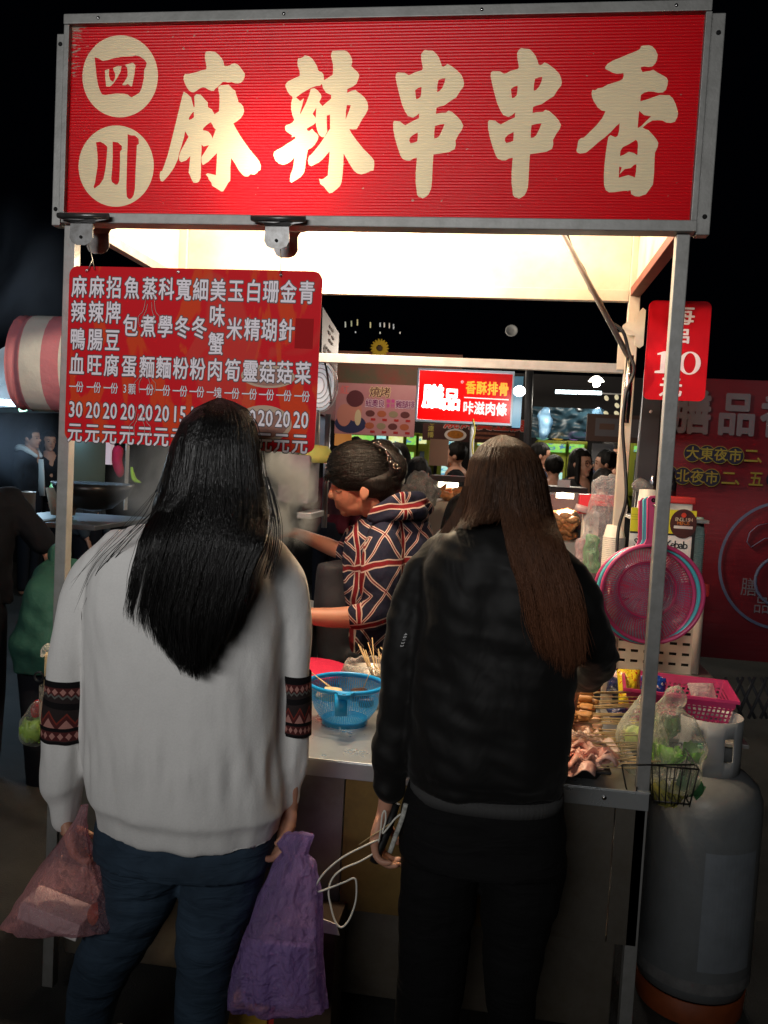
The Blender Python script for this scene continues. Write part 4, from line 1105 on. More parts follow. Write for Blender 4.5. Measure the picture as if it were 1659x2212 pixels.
for i in range(160):
    e = rnd.random(); a0 = rnd.uniform(-10, 10)
    pts = curve_pts([at(1100 + a0, 1060, 1.65), at(1112 + a0, 1110, 1.64), at(1120 + a0 + 20 * e, 1160, 1.63), at(1132 + a0 + 40 * e, 1230, 1.612), at(1150 + a0 + 60 * e, 1330, 1.60), at(1165 + a0 + 70 * e, 1400, 1.60)], 4)
    P.append([tuple(q) for q in pts])
strands('hair_strands', P, .00075, NHAIR, g2)

# ---------------------------------------------------------------- the cook
vd = empty('person', (at(830, 1700, 2.95).x, 2.95, 0), 'stooping cook with black hair pinned up, in a navy, red and white patterned hooded shirt', 'person')
YV = 2.95
m, nt, b = new_mat('cross_striped_flannel')
x, y, z, v = coords(nt)
px_ = x + y * .35 + noise_n(nt, 6, v, 2) * .05
pz_ = z - x * .22 + noise_n(nt, 5, scaled(nt, v, (1.3, 1, 1)), 2) * .05
S_ = 1 / .155
u_ = ((px_ * S_).frac() - .5); w_ = ((pz_ * S_ * .8).frac() - .5)
c = mixc(nt, 0.0, (0.012, 0.014, 0.030), (0, 0, 0))
for dd in ((u_.abs() - w_.abs()).abs(), ((u_.abs() + .28) - w_.abs()).abs() ):
    c = mixc(nt, dd.lt(.040), c, (0.34, 0.28, 0.25)); c = mixc(nt, dd.lt(.014), c, (0.12, 0.008, 0.012))
for dd in (u_.abs(), w_.abs()):
    c = mixc(nt, dd.lt(.064), c, (0.34, 0.28, 0.25)); c = mixc(nt, dd.lt(.040), c, (0.12, 0.008, 0.012))
nt.links.new(c, b.inputs['Base Color']); b.inputs['Roughness'].default_value = .9; b.inputs['Specular IOR Level'].default_value = .15
bump(nt, b, noise_n(nt, 14, v, 4) + noise_n(nt, 400, v, 2) * .05, .010)
PLAID = m
SKINC = M_('cook_skin', (0.36, 0.17, 0.11), 0.5, var=0.3, vs=14, dark=(0.27, 0.10, 0.065), bmp=0.0005, bs=90)
bm = bmesh.new()
bm_rows(bm, [(1105, 790, 880, 3.0, .06), (1125, 770, 925, 3.0, .11), (1160, 752, 935, 3.0, .15), (1210, 742, 935, 3.0, .17), (1280, 745, 925, 3.0, .17), (1350, 755, 905, 3.0, .165), (1420, 762, 895, 3.0, .16), (1460, 765, 890, 3.0, .16)], 28)
limb(bm, [(836, 1148, 2.86, 34), (829, 1190, 2.82, 46), (822, 1245, 2.79, 47), (820, 1295, 2.77, 42), (806, 1325, 2.76, 36), (785, 1329, 2.76, 31), (776, 1330, 2.76, 29)])
limb(bm, [(775, 1160, 3.1, 30), (752, 1180, 3.14, 26), (742, 1188, 3.14, 24)])
link('shirt', blob(bm, .009, 3, lambda p, n: noise.noise(p * 11) * .012 + noise.noise(p * 26) * .004), PLAID, vd)
bm = bmesh.new()   # hood bunched at the nape
limb(bm, [(800, 1118, 2.84, 13), (835, 1098, 2.84, 19), (868, 1082, 2.88, 20), (893, 1078, 2.95, 18), (915, 1085, 3.0, 15), (925, 1100, 3.04, 14)])
limb(bm, [(812, 1124, 2.83, 10), (850, 1112, 2.83, 15), (885, 1105, 2.88, 18), (912, 1108, 2.96, 16), (915, 1122, 3.02, 14)])
link('hood', blob(bm, .007, 3, lambda p, n: noise.noise(p * 18) * .010), PLAID, vd)
APR = M_('dark_apron', (0.008, 0.009, 0.014), .8, bmp=.004, bs=16)
bm = bmesh.new()
bm_rows(bm, [(1400, 752, 900, 3.0, .17), (1470, 748, 905, 3.0, .18), (1650, 740, 900, 3.0, .17), (1900, 750, 880, 3.0, .14)], 24)
bm_rows(bm, [(1215, 692, 760, 3.0, .10), (1290, 682, 770, 3.0, .12), (1420, 690, 780, 3.0, .12)], 20)
link('apron', blob(bm, .011, 3, lambda p, n: noise.noise(p * 9) * .012), APR, vd)
# head in profile and arms, one skin
bm = bmesh.new()
bm_ell(bm, at(785, 1024, YV), (.105, .085, .098))
bm_ell(bm, at(757, 1066, YV), (.062, .064, .075))
bm_ell(bm, at(733, 1047, YV), (.030, .050, .028))
bm_ell(bm, at(765, 1093, YV), (.050, .052, .036))
bm_ell(bm, at(748, 1105, YV), (.022, .030, .019))
limb3(bm, [(at(721, 1050, YV), .009), (at(716, 1064, YV), .011), (at(716, 1070, YV), .0145)], segs=10)
bm_ell(bm, at(724, 1074, YV), (.012, .018, .009))
bm_ell(bm, at(731, 1088, YV), (.013, .024, .0085)); bm_ell(bm, at(733, 1095, YV), (.013, .022, .0085))
bm_ell(bm, at(742, 1075, YV - .035), (.030, .022, .026))
e0 = at(786, 1066, YV - .085)
bm_ell(bm, e0, (.016, .008, .029)); bm_ell(bm, e0 + Vector((.004, -.005, .004)), (.019, .004, .024))
limb3(bm, [(at(800, 1080, YV), .062), (at(825, 1105, YV + .02), .062), (at(840, 1150, YV + .04), .07)])
bm_rows(bm, [(1140, 790, 900, 3.0, .09), (1250, 770, 910, 3.0, .12), (1500, 775, 880, 3.0, .12), (1900, 785, 870, 3.0, .10)], 18)
limb(bm, [(836, 1160, 2.86, 24), (824, 1300, 2.78, 26), (800, 1328, 2.76, 26), (768, 1332, 2.76, 25), (725, 1334, 2.75, 23), (680, 1332, 2.73, 20), (650, 1328, 2.71, 16), (630, 1326, 2.7, 14)])
hand(bm, at(632, 1326, 2.7), at(600, 1332, 2.68), (0, .3, -1), (0, -1, .2), L=.08, bend=.6)
limb(bm, [(765, 1170, 3.1, 18), (735, 1188, 3.14, 19), (705, 1178, 3.12, 18), (675, 1166, 3.08, 15.5), (652, 1156, 3.03, 13), (636, 1151, 3.0, 12)])
hand(bm, at(636, 1151, 3.0), at(612, 1150, 2.97), (0, .2, -1), (0, 1, .2), L=.08, bend=.9)
for xx in (805, 850): limb(bm, [(xx, 1850, 3.0, 36), (xx, 1950, 3.0, 30), (xx, 2010, 3.0, 24)])
link('body', blob(bm, .0045, 2), SKINC, vd)
DARKH = hair_mat('pinned_black_hair', (0.007, 0.006, 0.0055), .45, .3)
bm = bmesh.new()
bm_ell(bm, at(782, 1012, YV), (.124, .100, .098)); bm_ell(bm, at(812, 1040, YV), (.085, .100, .075)); bm_ell(bm, at(722, 1022, YV), (.036, .07, .030))
bm_ell(bm, at(752, 1038, YV), (.060, .088, .035)); bm_ell(bm, at(828, 1070, YV), (.030, .06, .045))
bm_ell(bm, at(850, 1008, YV - .01), (.046, .055, .055)); bm_ell(bm, at(852, 1036, YV), (.036, .05, .045)); bm_ell(bm, at(822, 968, YV), (.055, .055, .035)); bm_ell(bm, at(843, 985, YV), (.045, .05, .04))
link('hair', blob(bm, .006, 3, lambda p, n: noise.noise(Vector((p.x * 18, p.y * 12, p.z * 40))) * .006), DARKH, vd)
P = []
rnd = random.Random(21)
for i in range(2400):   # combed back from the forehead to the bun
    c0 = at(782, 1012, YV); k_ = rnd.uniform(1.0, 1.05)
    h0 = rnd.uniform(-.85, .80); ar = rnd.uniform(.10, .24); sl = rnd.uniform(.02, .22); s0, s1 = rnd.uniform(-.98, -.3), rnd.uniform(.1, .95)
    side = -1 if rnd.random() < .9 else 1
    pts = []
    for k in range(12):
        s_ = s0 + (s1 - s0) * k / 11
        h = h0 + ar * (1 - s_ * s_) + sl * s_
        q = 1 - s_ * s_ - h * h
        if q < .002: continue
        pts.append((c0.x + .128 * k_ * s_, c0.y + side * .104 * k_ * math.sqrt(q), c0.z + .101 * k_ * h))
    if len(pts) > 4: P.append(pts)
for i in range(350):
    c0 = at(848, 1012, YV - .01); t0 = rnd.uniform(0, 6.28); r = rnd.uniform(.03, .056); yy = -math.sqrt(max(0, 1 - (r / .058) ** 2)) * .058
    P.append([(c0.x + r * math.cos(t0 + k * .28), c0.y + yy * rnd.uniform(.98, 1.02), c0.z + r * 1.1 * math.sin(t0 + k * .28)) for k in range(10)])
for i in range(60):     # loose fringe
    a0 = rnd.uniform(-6, 6)
    P.append([tuple(q) for q in curve_pts([at(735 + a0, 1000, YV - .05), at(712 + a0 * .6, 1018, YV - .05), at(703 + a0, 1035 + rnd.uniform(-5, 8), YV - .04)], 4)])
strands('hair_strands', P, .0011, DARKH, vd)
LASH = M_('eyelash', (.01, .008, .007), .6)
tube('eyelash', curve_pts([at(725, 1060, YV - .050), at(731, 1063, YV - .058), at(738, 1061, YV - .064)], 4), .0014, LASH, vd, segs=5)
tube('eyebrow', curve_pts([at(720, 1046, YV - .052), at(730, 1042, YV - .064), at(742, 1045, YV - .072)], 4), [.0015] * 3 + [.0022] * 3 + [.0014] * 3, LASH, vd, segs=5)
tube('mouth_line', curve_pts([at(724.5, 1091, YV - .008), at(731, 1092, YV - .026), at(738, 1091, YV - .036)], 4), .0011, M_('lip_line', (.16, .03, .02), .6), vd, segs=5)
# sparkling hair comb
cb = tube('hair_comb', curve_pts([at(808, 958, YV - .07), at(835, 972, YV - .085), at(852, 995, YV - .085), at(862, 1020, YV - .06)], 4), .004, BLACK, vd, segs=6)
GEM = M_('gem', (.9, .88, .85), .08, 1.0)
for i in range(26):
    q = at(812 + 50 * (i / 26) + rnd.uniform(-6, 6), 957 + 62 * (i / 26) ** 1.1 + rnd.uniform(-6, 6), YV - .085 + rnd.uniform(-.006, .004))
    ellipsoid('bead', q, (rnd.uniform(.0018, .0034),) * 3, GEM, cb, seg=6, ring=4)

# ================================================================ things on the counter
def CT(px, py, dz=0.0): return onz(px, py, CZ + dz)
BLUEP = (0.01, 0.30, 0.72)
def strainer(name, c, R, depth, colr, M, label, group=None, handle=.10, hdir=0.0, cat='strainer', grid=None, hw=.016):
    e = empty(name, c, label, cat, group)
    rim = M_(name + '_rim', colr, .3)
    holes = mesh_holes(name + '_mesh', colr, 96, .0042 * R / .11, .36, .35, .3)
    prof = [(R, 0), (R * .97, -depth * .25), (R * .86, -depth * .62), (R * .68, -depth * .88), (R * .62, -depth * .93), (R * .55, -depth), (R * .2, -depth), (.001, -depth)]
    lathe('bowl', prof, holes, e, M=M, segs=64, close=False)
    lathe('foot_ring', [(R * .62, -depth * .90), (R * .62, -depth * 1.04), (R * .57, -depth * 1.04), (R * .57, -depth * .96)], rim, e, M=M, segs=48, close=False)
    lathe('rim', [(R * .985, -.008), (R * 1.03, -.008), (R * 1.06, -.002), (R * 1.055, .004), (R * 1.0, .006), (R * .975, 0), (R * .985, -.008)], rim, e, M=M, segs=64, close=False)
    # handle
    H = M @ Matrix.Rotation(hdir, 4, 'Z')
    bm = bmesh.new()
    outl = [(R * 1.0, -hw * 1.8), (R * 1.06, -hw * 1.3), (R * 1.15, -hw), (R * 1.05 + handle, -hw), (R * 1.1 + handle, -hw * .5), (R * 1.1 + handle, hw * .5), (R * 1.05 + handle, hw), (R * 1.15, hw), (R * 1.06, hw * 1.3), (R * 1.0, hw * 1.8)]
    a = [bm.verts.new(H @ Vector((x, y, .004))) for x, y in outl]; b_ = [bm.verts.new(H @ Vector((x, y, -.006))) for x, y in outl]
    bm.faces.new(a); bm.faces.new(b_[::-1])
    for i in range(len(a)): bm.faces.new((a[i], b_[i], b_[(i + 1) % len(a)], a[(i + 1) % len(a)]))
    hd = link('handle', mesh_of(bm), rim, e)
    # raised edge and hole on the handle
    tube('handle_edge', [H @ Vector((x, y * .9, .005)) for x, y in outl[2:8]], .0018, rim, hd, segs=6)
    lathe('handle_hole', [(.001, 0), (.0055, 0)], HOLE, hd, M=H @ Matrix.Translation((R * 1.02 + handle, 0, .0048)), segs=14, close=False)
    return e

cb0 = CT(742, 1578)
cc = Vector((cb0.x - .008, cb0.y + .055, CZ + .118))
bd = math.atan2(-1, .12)
blue = strainer('colander', cc, .104, .108, BLUEP, Matrix.Translation(cc) @ Matrix.Rotation(.0, 4, 'X'), 'blue plastic colander with a short handle holding two skewered pieces on the counter', handle=.028, hdir=math.radians(-82), cat='colander', hw=.017)
# handle folds down at the front
tube('handle', [cc + Vector((.005, -.108, .0)), cc + Vector((.010, -.128, -.020)), cc + Vector((.014, -.140, -.052))], [(.017, .004)] * 3, M_('colander_handle', BLUEP, .3), blue, segs=12, ref=(1, 0, 0))
TOFU = M_('pale_tofu', (0.70, 0.55, 0.34), .45, var=.4, vs=30, bmp=.002, bs=60)
DKF = M_('dark_braised_food', (0.05, 0.022, 0.014), .3, bmp=.003, bs=50)
def morsel(name, c, r, mat, label, group, cat='food', jit=.25, parent=None, seg=12, flat=None):
    bm = bmesh.new()
    bm_box(bm, Vector(c) - Vector(r), Vector(c) + Vector(r), Matrix.Rotation(random.uniform(-.5, .5), 3, 'Z') @ Matrix.Rotation(random.uniform(-.35, .35), 3, 'X'))
    bmesh.ops.subdivide_edges(bm, edges=bm.edges[:], cuts=3, use_grid_fill=True)
    mr = min(r)
    for v in bm.verts:
        d = v.co - Vector(c)
        q = max(abs(d.x) / r[0], abs(d.y) / r[1], abs(d.z) / r[2], .01); l = math.sqrt((d.x / r[0]) ** 2 + (d.y / r[1]) ** 2 + (d.z / r[2]) ** 2) or 1
        v.co = Vector(c) + d * (1 - .30 * (l / 1.732)) + Vector((noise.noise(v.co * 45), noise.noise(v.co * 45 + Vector((9, 0, 0))), noise.noise(v.co * 45 + Vector((0, 9, 0))))) * mr * jit
    for f in bm.faces: f.smooth = True
    if parent is not None: return link(name, mesh_of(bm), mat, parent)
    return link(name, mesh_of(bm), mat, None, label=label, cat=cat, group=group)
t1 = empty('skewer', cc + Vector((-.055, -.01, -.045)), 'pale tofu skewer with three sticks lying left in the blue colander', 'skewer')
morsel('tofu', cc + Vector((-.035, -.020, -.030)), (.034, .024, .019), TOFU, None, None, parent=t1)
morsel('tofu', cc + Vector((-.062, .015, -.045)), (.028, .02, .017), TOFU, None, None, parent=t1)
for k in range(3): tube('stick', [cc + Vector((-.03, -.01 + .008 * k, -.025)), cc + Vector((-.115, .02 + .012 * k, .022 - .006 * k))], .0013, BAMBOO, t1, segs=6)
t2 = empty('skewer', cc + Vector((.04, 0, -.05)), 'dark braised skewer with one upright stick lying right in the blue colander', 'skewer')
morsel('rice_cake', cc + Vector((.038, .0, -.030)), (.030, .022, .020), DKF, None, None, parent=t2)
morsel('rice_cake', cc + Vector((.058, -.01, -.045)), (.026, .022, .014), DKF, None, None, parent=t2)
tube('stick', [cc + Vector((.045, .0, -.02)), cc + Vector((.075, .01, .065))], .0014, BAMBOO, t2, segs=6)

# flat crimson basket lid behind it, pot lined with a clear bag
cr = CT(668, 1500)
CRIM = M_('crimson_plastic', (0.55, 0.02, 0.07), .5, bmp=.003, bs=120)
lathe('basket', [(.10, 0), (.135, .045), (.142, .05), (.142, .058), (.13, .058), (.06, .062), (0, .064)], CRIM, None, loc=(cr.x - .03, cr.y + .06, CZ + .012), segs=40, label='crimson upturned plastic basket behind the blue colander', cat='basket')
pc0 = at(796, 1470, 2.50)
pot = empty('stick_pot', (pc0.x, 2.5, CZ), 'steel pot lined with a clear bag and full of used skewer sticks', 'pot')
lathe('pot', [(0, 0), (.075, 0), (.078, .10), (.080, .104), (.076, .104), (.073, .01), (0, .01)], STEEL, pot, loc=(pc0.x, 2.5, CZ + .002), segs=36, close=False)
CLEAR = film('clear_bag_film', (0.75, 0.75, 0.74), .16, .12, .02, 30)
bm = bmesh.new()
rg = bm_lathe(bm, [(.079, .03), (.084, .06), (.083, .09), (.080, .118), (.074, .128), (.068, .12), (.064, .09)], 48, Matrix.Translation((pc0.x, 2.5, CZ)))
for v in bm.verts: v.co += Vector((noise.noise(v.co * 40), noise.noise(v.co * 40 + Vector((5, 5, 5))), noise.noise(v.co * 35 + Vector((0, 7, 0))))) * .010
link('bag', mesh_of(bm), CLEAR, pot, smooth=True)
for k in range(16):
    a = rnd.uniform(-.03, .05)
    b0 = Vector((pc0.x + .045 + rnd.uniform(-.02, .02), 2.5 + rnd.uniform(-.05, .03), CZ + rnd.uniform(.01, .04)))
    tube('stick', [b0, b0 + Vector((rnd.uniform(-.03, -.01) - .02 * (k % 3), rnd.uniform(-.03, .01), .15 + rnd.uniform(-.02, .02)))], .0015, BAMBOO, pot, segs=5)
st = [at(840, 1476, 2.41), at(836, 1462, 2.41)]
for k, (xa, ya, xb, yb) in enumerate(((742 + 76, 1448, 742 + 94, 1476), (824, 1400, 842, 1432), (826, 1420, 842, 1436), (815, 1442, 838, 1470), (800, 1440, 838, 1468), (808, 1452, 832, 1480), (806, 1460, 830, 1484), (822, 1398, 838, 1420))):
    tube('stick', [at(xa, ya, 2.40 + .01 * k), at(xb + 8, yb + 8, 2.40 + .01 * k)], .0018, BAMBOO, pot, segs=5)

# ---------------------------------------------------------------- trays and skewers on the right
TRAY = M_('dark_tray', (0.035, 0.035, 0.037), .35, .6, bmp=.001)
def tray(lo, hi, h, mat, label, name='tray', lip=.012):
    bm = bmesh.new()
    (x0, y0), (x1, y1) = lo, hi
    z0, z1 = CZ + .003, CZ + h
    s = .018
    def ring(d, z): return [bm.verts.new((x, y, z)) for x, y in ((x0 + d, y0 + d), (x1 - d, y0 + d), (x1 - d, y1 - d), (x0 + d, y1 - d))]
    R = [ring(s, z0), ring(0, z1), ring(-lip, z1), ring(-lip, z1 - .004), ring(-.002, z1 - .004)]
    bm.faces.new(R[0][::-1])
    for a, b_ in zip(R, R[1:]):
        for i in range(4): bm.faces.new((a[i], a[(i + 1) % 4], b_[(i + 1) % 4], b_[i]))
    o = link(name, mesh_of(bm), mat, None, label=label, cat='tray')
    md = o.modifiers.new('bevel', 'BEVEL'); md.width = .006; md.segments = 3
    so = o.modifiers.new('solid', 'SOLIDIFY'); so.thickness = .002
    return o
q0, q1 = CT(1180, 1690), CT(1312, 1702)
tray((q1.x - .22, q1.y + .02), (q1.x - .005, q1.y + .17), .034, TRAY, 'dark metal tray of raw meat at the front edge of the counter')
tray((q1.x - .26, q1.y + .21), (q1.x + .01, q1.y + .36), .040, TRAY, 'dark metal tray of fish cake skewers behind the meat tray')
tray((q1.x - .26, q1.y + .39), (q1.x + .02, q1.y + .55), .055, TRAY, 'dark metal tray of fried tofu skewers at the back of the counter')
PORK = M_('raw_pork', (0.66, 0.25, 0.20), .35, var=.8, vs=22, dark=(0.78, 0.62, 0.52), bmp=.003, bs=60)
FAT = M_('pale_slices', (0.78, 0.62, 0.52), .4, var=.4, vs=30, dark=(0.70, 0.36, 0.28), bmp=.003, bs=60)
TOFUB = M_('fried_tofu', (0.56, 0.29, 0.10), .5, var=.7, vs=40, dark=(0.30, 0.11, 0.03), bmp=.004, bs=80)
FISH = M_('fish_cake', (0.74, 0.52, 0.36), .35, var=.5, vs=14, dark=(0.66, 0.20, 0.10), bmp=.001, bs=40)
SAUS = M_('tempura_brown', (0.30, 0.14, 0.06), .4, var=.6, vs=30, bmp=.003, bs=60)
bm_cache = {}
def skewer(p, ang, mat, word_, label, n=3, sz=(.018, .014, .008), L=.19, rise=.02, group=None):
    e = empty('skewer', p, label, 'skewer', group)
    d = Vector((math.cos(ang), math.sin(ang), 0))
    for k in range(n):
        c = Vector(p) - d * (sz[0] * 1.9 * k)
        morsel(word_, c, sz, mat, None, None, parent=e)
    tube('stick', [Vector(p) - d * (sz[0] * 1.9 * (n - 1)), Vector(p) + d * L + Vector((0, 0, rise))], .00155, BAMBOO, e, segs=5)
    return e
def raww(px, py, dz): return onz(px, py, CZ + dz)
ORD = ['first', 'second', 'third', 'fourth', 'fifth', 'sixth', 'seventh', 'eighth', 'ninth', 'tenth', 'eleventh', 'twelfth', 'thirteenth']
rows_ = [
    ('fried tofu skewer', TOFUB, 'tofu', 1268, 1524, 1498, 1548, .080, 13, (.024, .020, .009), .17, .22, 'fried tofu skewers at the back of the counter', 'brown fried tofu skewer'),
    ('fish', SAUS, 'fish_cake', 1262, 1535, 1525, 1560, .06, 5, (.022, .018, .006), .16, .18, 'thin brown fish cake skewers', 'thin brown fish cake skewer'),
    ('crab', FISH, 'crab_stick', 1272, 1560, 1552, 1600, .050, 12, (.030, .011, .011), .15, .10, 'pale fish sausage skewers in the middle', 'pale fish sausage skewer'),
    ('pork', PORK, 'meat', 1258, 1592, 1590, 1618, .040, 12, (.022, .014, .008), .15, .12, 'pink meat skewers behind the raw meat', 'pink meat skewer'),
]
for nm, mt, wd, xa, xb, ya, yb, dz, n, sz, L, an, grp, lab in rows_:
    for i in range(n):
        t = i / max(1, n - 1)
        p = raww(xa + (xb - xa) * t * .0 + rnd.uniform(-14, 10), ya + (yb - ya) * t + rnd.uniform(-3, 3), dz + rnd.uniform(-.006, .026))
        skewer(p, an + rnd.uniform(-.10, .12), mt, wd, '%s %s counted from the back of its row on the counter' % (ORD[i], lab), 3, sz, L + rnd.uniform(-.02, .02), rnd.uniform(.0, .03), group=grp)
# raw meat slices
def slices(c, n, spread, mat, label):
    e = empty('meat_slices', c, label, 'meat')
    for k in range(n):
        bm = bmesh.new()
        o = Vector(c) + Vector((rnd.gauss(0, spread[0]), rnd.gauss(0, spread[1]), abs(rnd.gauss(0, spread[2]))))
        a = rnd.uniform(0, 3.14); w, l = rnd.uniform(.012, .020), rnd.uniform(.022, .036)
        g = 6
        vs = [[None] * (g + 1) for _ in range(g + 1)]
        for i in range(g + 1):
            for j in range(g + 1):
                u, v_ = (i / g - .5), (j / g - .5)
                p = Vector((u * 2 * l, v_ * 2 * w, .012 * math.sin(u * 5 + a * 3) + .008 * math.cos(v_ * 7 + k)))
                p = Matrix.Rotation(a, 3, 'Z') @ Matrix.Rotation(rnd.uniform(-.02, .02) + .3 * math.sin(k * 1.7), 3, 'X') @ p
                vs[i][j] = bm.verts.new(o + p + Vector((0, 0, .003 * noise.noise((o + p) * 90))))
        for i in range(g):
            for j in range(g): bm.faces.new((vs[i][j], vs[i + 1][j], vs[i + 1][j + 1], vs[i][j + 1])).smooth = True
        ob = link('slice', mesh_of(bm), mat, e)
        so = ob.modifiers.new('solid', 'SOLIDIFY'); so.thickness = .0025
    return e
slices(raww(1262, 1640, .045), 34, (.030, .022, .010), PORK, 'heap of pink raw pork slices in the front tray')
slices(raww(1252, 1604, .050), 20, (.030, .018, .008), FAT, 'heap of pale fatty meat slices behind the pink pork')
for i in range(26):   # bare stick ends fanning to the right
    t = i / 25
    p = raww(1285 + rnd.uniform(-12, 18), 1596 + 62 * t, .040)
    skewer(p, .10 + rnd.uniform(-.06, .20), (FAT if i % 2 else PORK), 'meat', '%s %s meat skewer from the back among the fanned front ones' % (ORD[i // 2], ('pink', 'pale')[i % 2]), 1, (.014, .011, .007), .13 + rnd.uniform(-.02, .02), rnd.uniform(.0, .025), group='meat skewers fanned out at the front')

# bagged snacks standing in front of the pink basket
def pouch(name, c, w, h, mat, label, rz=0.0, rx=-.25, parent=None, cat='snack bag', th=.028, seed=0):
    bm = bmesh.new(); g = 12
    M = Matrix.Translation(c) @ Matrix.Rotation(rz, 4, 'Z') @ Matrix.Rotation(rx, 4, 'X')
    for s in (-1, 1):
        vs = [[None] * (g + 1) for _ in range(g + 1)]
        for i in range(g + 1):
            for j in range(g + 1):
                u, v_ = i / g, j / g
                bul = (math.sin(math.pi * u) * math.sin(math.pi * v_)) ** .6
                p = Vector(((u - .5) * w * (1 - .10 * math.sin(math.pi * v_)), s * th * bul, v_ * h))
                if 0 < i < g and 0 < j < g: p.y += noise.noise(Vector((p.x * 50, s * 3 + seed, p.z * 50))) * .008
                vs[i][j] = bm.verts.new(M @ p)
        for i in range(g):
            for j in range(g): bm.faces.new((vs[i][j], vs[i + 1][j], vs[i + 1][j + 1], vs[i][j + 1])).smooth = True
    bmesh.ops.remove_doubles(bm, verts=bm.verts, dist=1e-5)
    bmesh.ops.recalc_face_normals(bm, faces=bm.faces)
    return link(name, mesh_of(bm), mat, parent, label=label, cat=cat)
def foil(name, c1, c2, c3, sc=30):
    m, nt, b = new_mat(name)
    v = nt.nodes.new('ShaderNodeTexCoord').outputs['Object']
    n = noise_n(nt, sc, v, 1, .4, .5); n2 = noise_n(nt, sc * 1.7, v, 2, .5, 1)
    nt.links.new(mixc(nt, n2.gt(.62), mixc(nt, n.gt(.56), c1, c2), c3), b.inputs['Base Color'])
    b.inputs['Roughness'].default_value = .22; b.inputs['Specular IOR Level'].default_value = .8
    bump(nt, b, noise_n(nt, 40, v, 3, .5, 1), .006)
    return m
YEL = foil('yellow_snack_foil', (.75, .60, .03), (.75, .60, .03), (.55, .05, .02), 38)
NAVY = foil('navy_snack_foil', (.02, .03, .10), (.02, .03, .10), (.65, .45, .45), 34)
BLU = foil('blue_snack_foil', (.01, .05, .30), (.02, .12, .45), (.5, .55, .6), 24)
pouch('snack_bag', onz(1362, 1532, CZ + .01), .080, .125, YEL, 'yellow noodle packet leaning behind the skewers', .2, -.35, seed=1)
pouch('snack_bag', onz(1332, 1500, CZ + .04), .070, .085, NAVY, 'dark patterned packet behind the yellow noodle packet', -.2, -.1, seed=2)
pouch('snack_bag', onz(1408, 1512, CZ + .03), .095, .085, BLU, 'blue glossy packet right of the front post', -.15, -.2, seed=3)
pouch('snack_bag', onz(1345, 1560, CZ + .005), .08, .05, NAVY, 'dark packet lying under the skewer sticks', .3, -.9, seed=4)
pouch('snack_bag', onz(1366, 1592, CZ + .005), .05, .05, YEL, 'small yellow packet under the skewer sticks', -.3, -.7, seed=5)

# ---------------------------------------------------------------- pink strainers on the right post
hk = at(1411, 1087, YF + .055)
tube('hook', [at(1418, 1092, YF + .034), at(1411, 1092, YF + .06), at(1408, 1088, YF + .075)], .003, CHROME, stall, segs=8)
for i, (dy, colr, lab) in enumerate(((.060, (0.60, 0.06, 0.17), 'pink plastic strainer hanging frontmost on the right post'),
                                     (.074, (0.10, 0.50, 0.55), 'turquoise strainer squeezed between the two pink ones'),
                                     (.086, (0.60, 0.06, 0.17), 'pink plastic strainer hanging rearmost of the three'))):
    c = at(1409 - i * 9, 1283 + i * 1, YF + dy)
    Mx = Matrix.Translation(c) @ Matrix.Rotation(math.pi / 2, 4, 'X') @ Matrix.Rotation(math.radians(1.5), 4, 'Z')
    strainer('strainer', c, .1165, .072, colr, Mx, lab, 'strainers hanging on the right post', handle=.108, hdir=math.radians(92), hw=.0145)

# ---------------------------------------------------------------- pink basket and vegetables beside the post
PINK = (0.45, 0.03, 0.13)
def crate_basket(name, c, w, d, h, colr, label, rz=0.0):
    e = empty(name, c, label, 'basket')
    rim = M_(name + '_solid', colr, .35)
    m, nt, b = new_mat(name + '_grid')
    x, y, z, v = coords(nt, 'UV')
    hole = (x * (1 / .0125)).frac().gt(.42) * (y * (1 / .0125)).frac().gt(.40)
    b.inputs['Base Color'].default_value = (*colr, 1); b.inputs['Roughness'].default_value = .35
    tr = nt.nodes.new('ShaderNodeBsdfTransparent'); mx = nt.nodes.new('ShaderNodeMixShader')
    nt.links.new(hole.k, mx.inputs[0]); nt.links.new(b.outputs[0], mx.inputs[1]); nt.links.new(tr.outputs[0], mx.inputs[2])
    nt.links.new(mx.outputs[0], nt.nodes['Material Output'].inputs[0])
    M = Matrix.Translation(c) @ Matrix.Rotation(rz, 4, 'Z')
    bm = bmesh.new(); uv = bm.loops.layers.uv.new('UVMap')
    def rr(s, z): return [M @ Vector((x * w / 2 * s, y * d / 2 * s, z)) for x, y in ((-1, -1), (1, -1), (1, 1), (-1, 1))]
    lo, hi = rr(.86, 0), rr(1.0, h)
    for i in range(4):
        j = (i + 1) % 4; L = (lo[i] - lo[j]).length
        f = bm.faces.new([bm.verts.new(q) for q in (lo[i], lo[j], hi[j], hi[i])])
        for lp, q in zip(f.loops, ((0, 0), (L, 0), (L, h), (0, h))): lp[uv].uv = q
    f = bm.faces.new([bm.verts.new(q) for q in lo])
    for lp, q in zip(f.loops, ((0, 0), (w, 0), (w, d), (0, d))): lp[uv].uv = q
    link('basket_wall', mesh_of(bm), m, e)
    for s, z0, z1 in ((1.0, h - .022, h + .002),):
        a = rr(s * .998, z0); b_ = rr(s * 1.02, z1); c2 = rr(s * 1.06, z1 + .001); d2 = rr(s * 1.06, z1 - .006)
        bm = bmesh.new()
        R = [[bm.verts.new(q) for q in r_] for r_ in (a, b_, c2, d2)]
        for p_, q_ in zip(R, R[1:]):
            for i in range(4): bm.faces.new((p_[i], p_[(i + 1) % 4], q_[(i + 1) % 4], q_[i]))
        o = link('rim', mesh_of(bm), rim, e); so = o.modifiers.new('s', 'SOLIDIFY'); so.thickness = .003
    return e
pb = at(1462, 1540, 2.62)
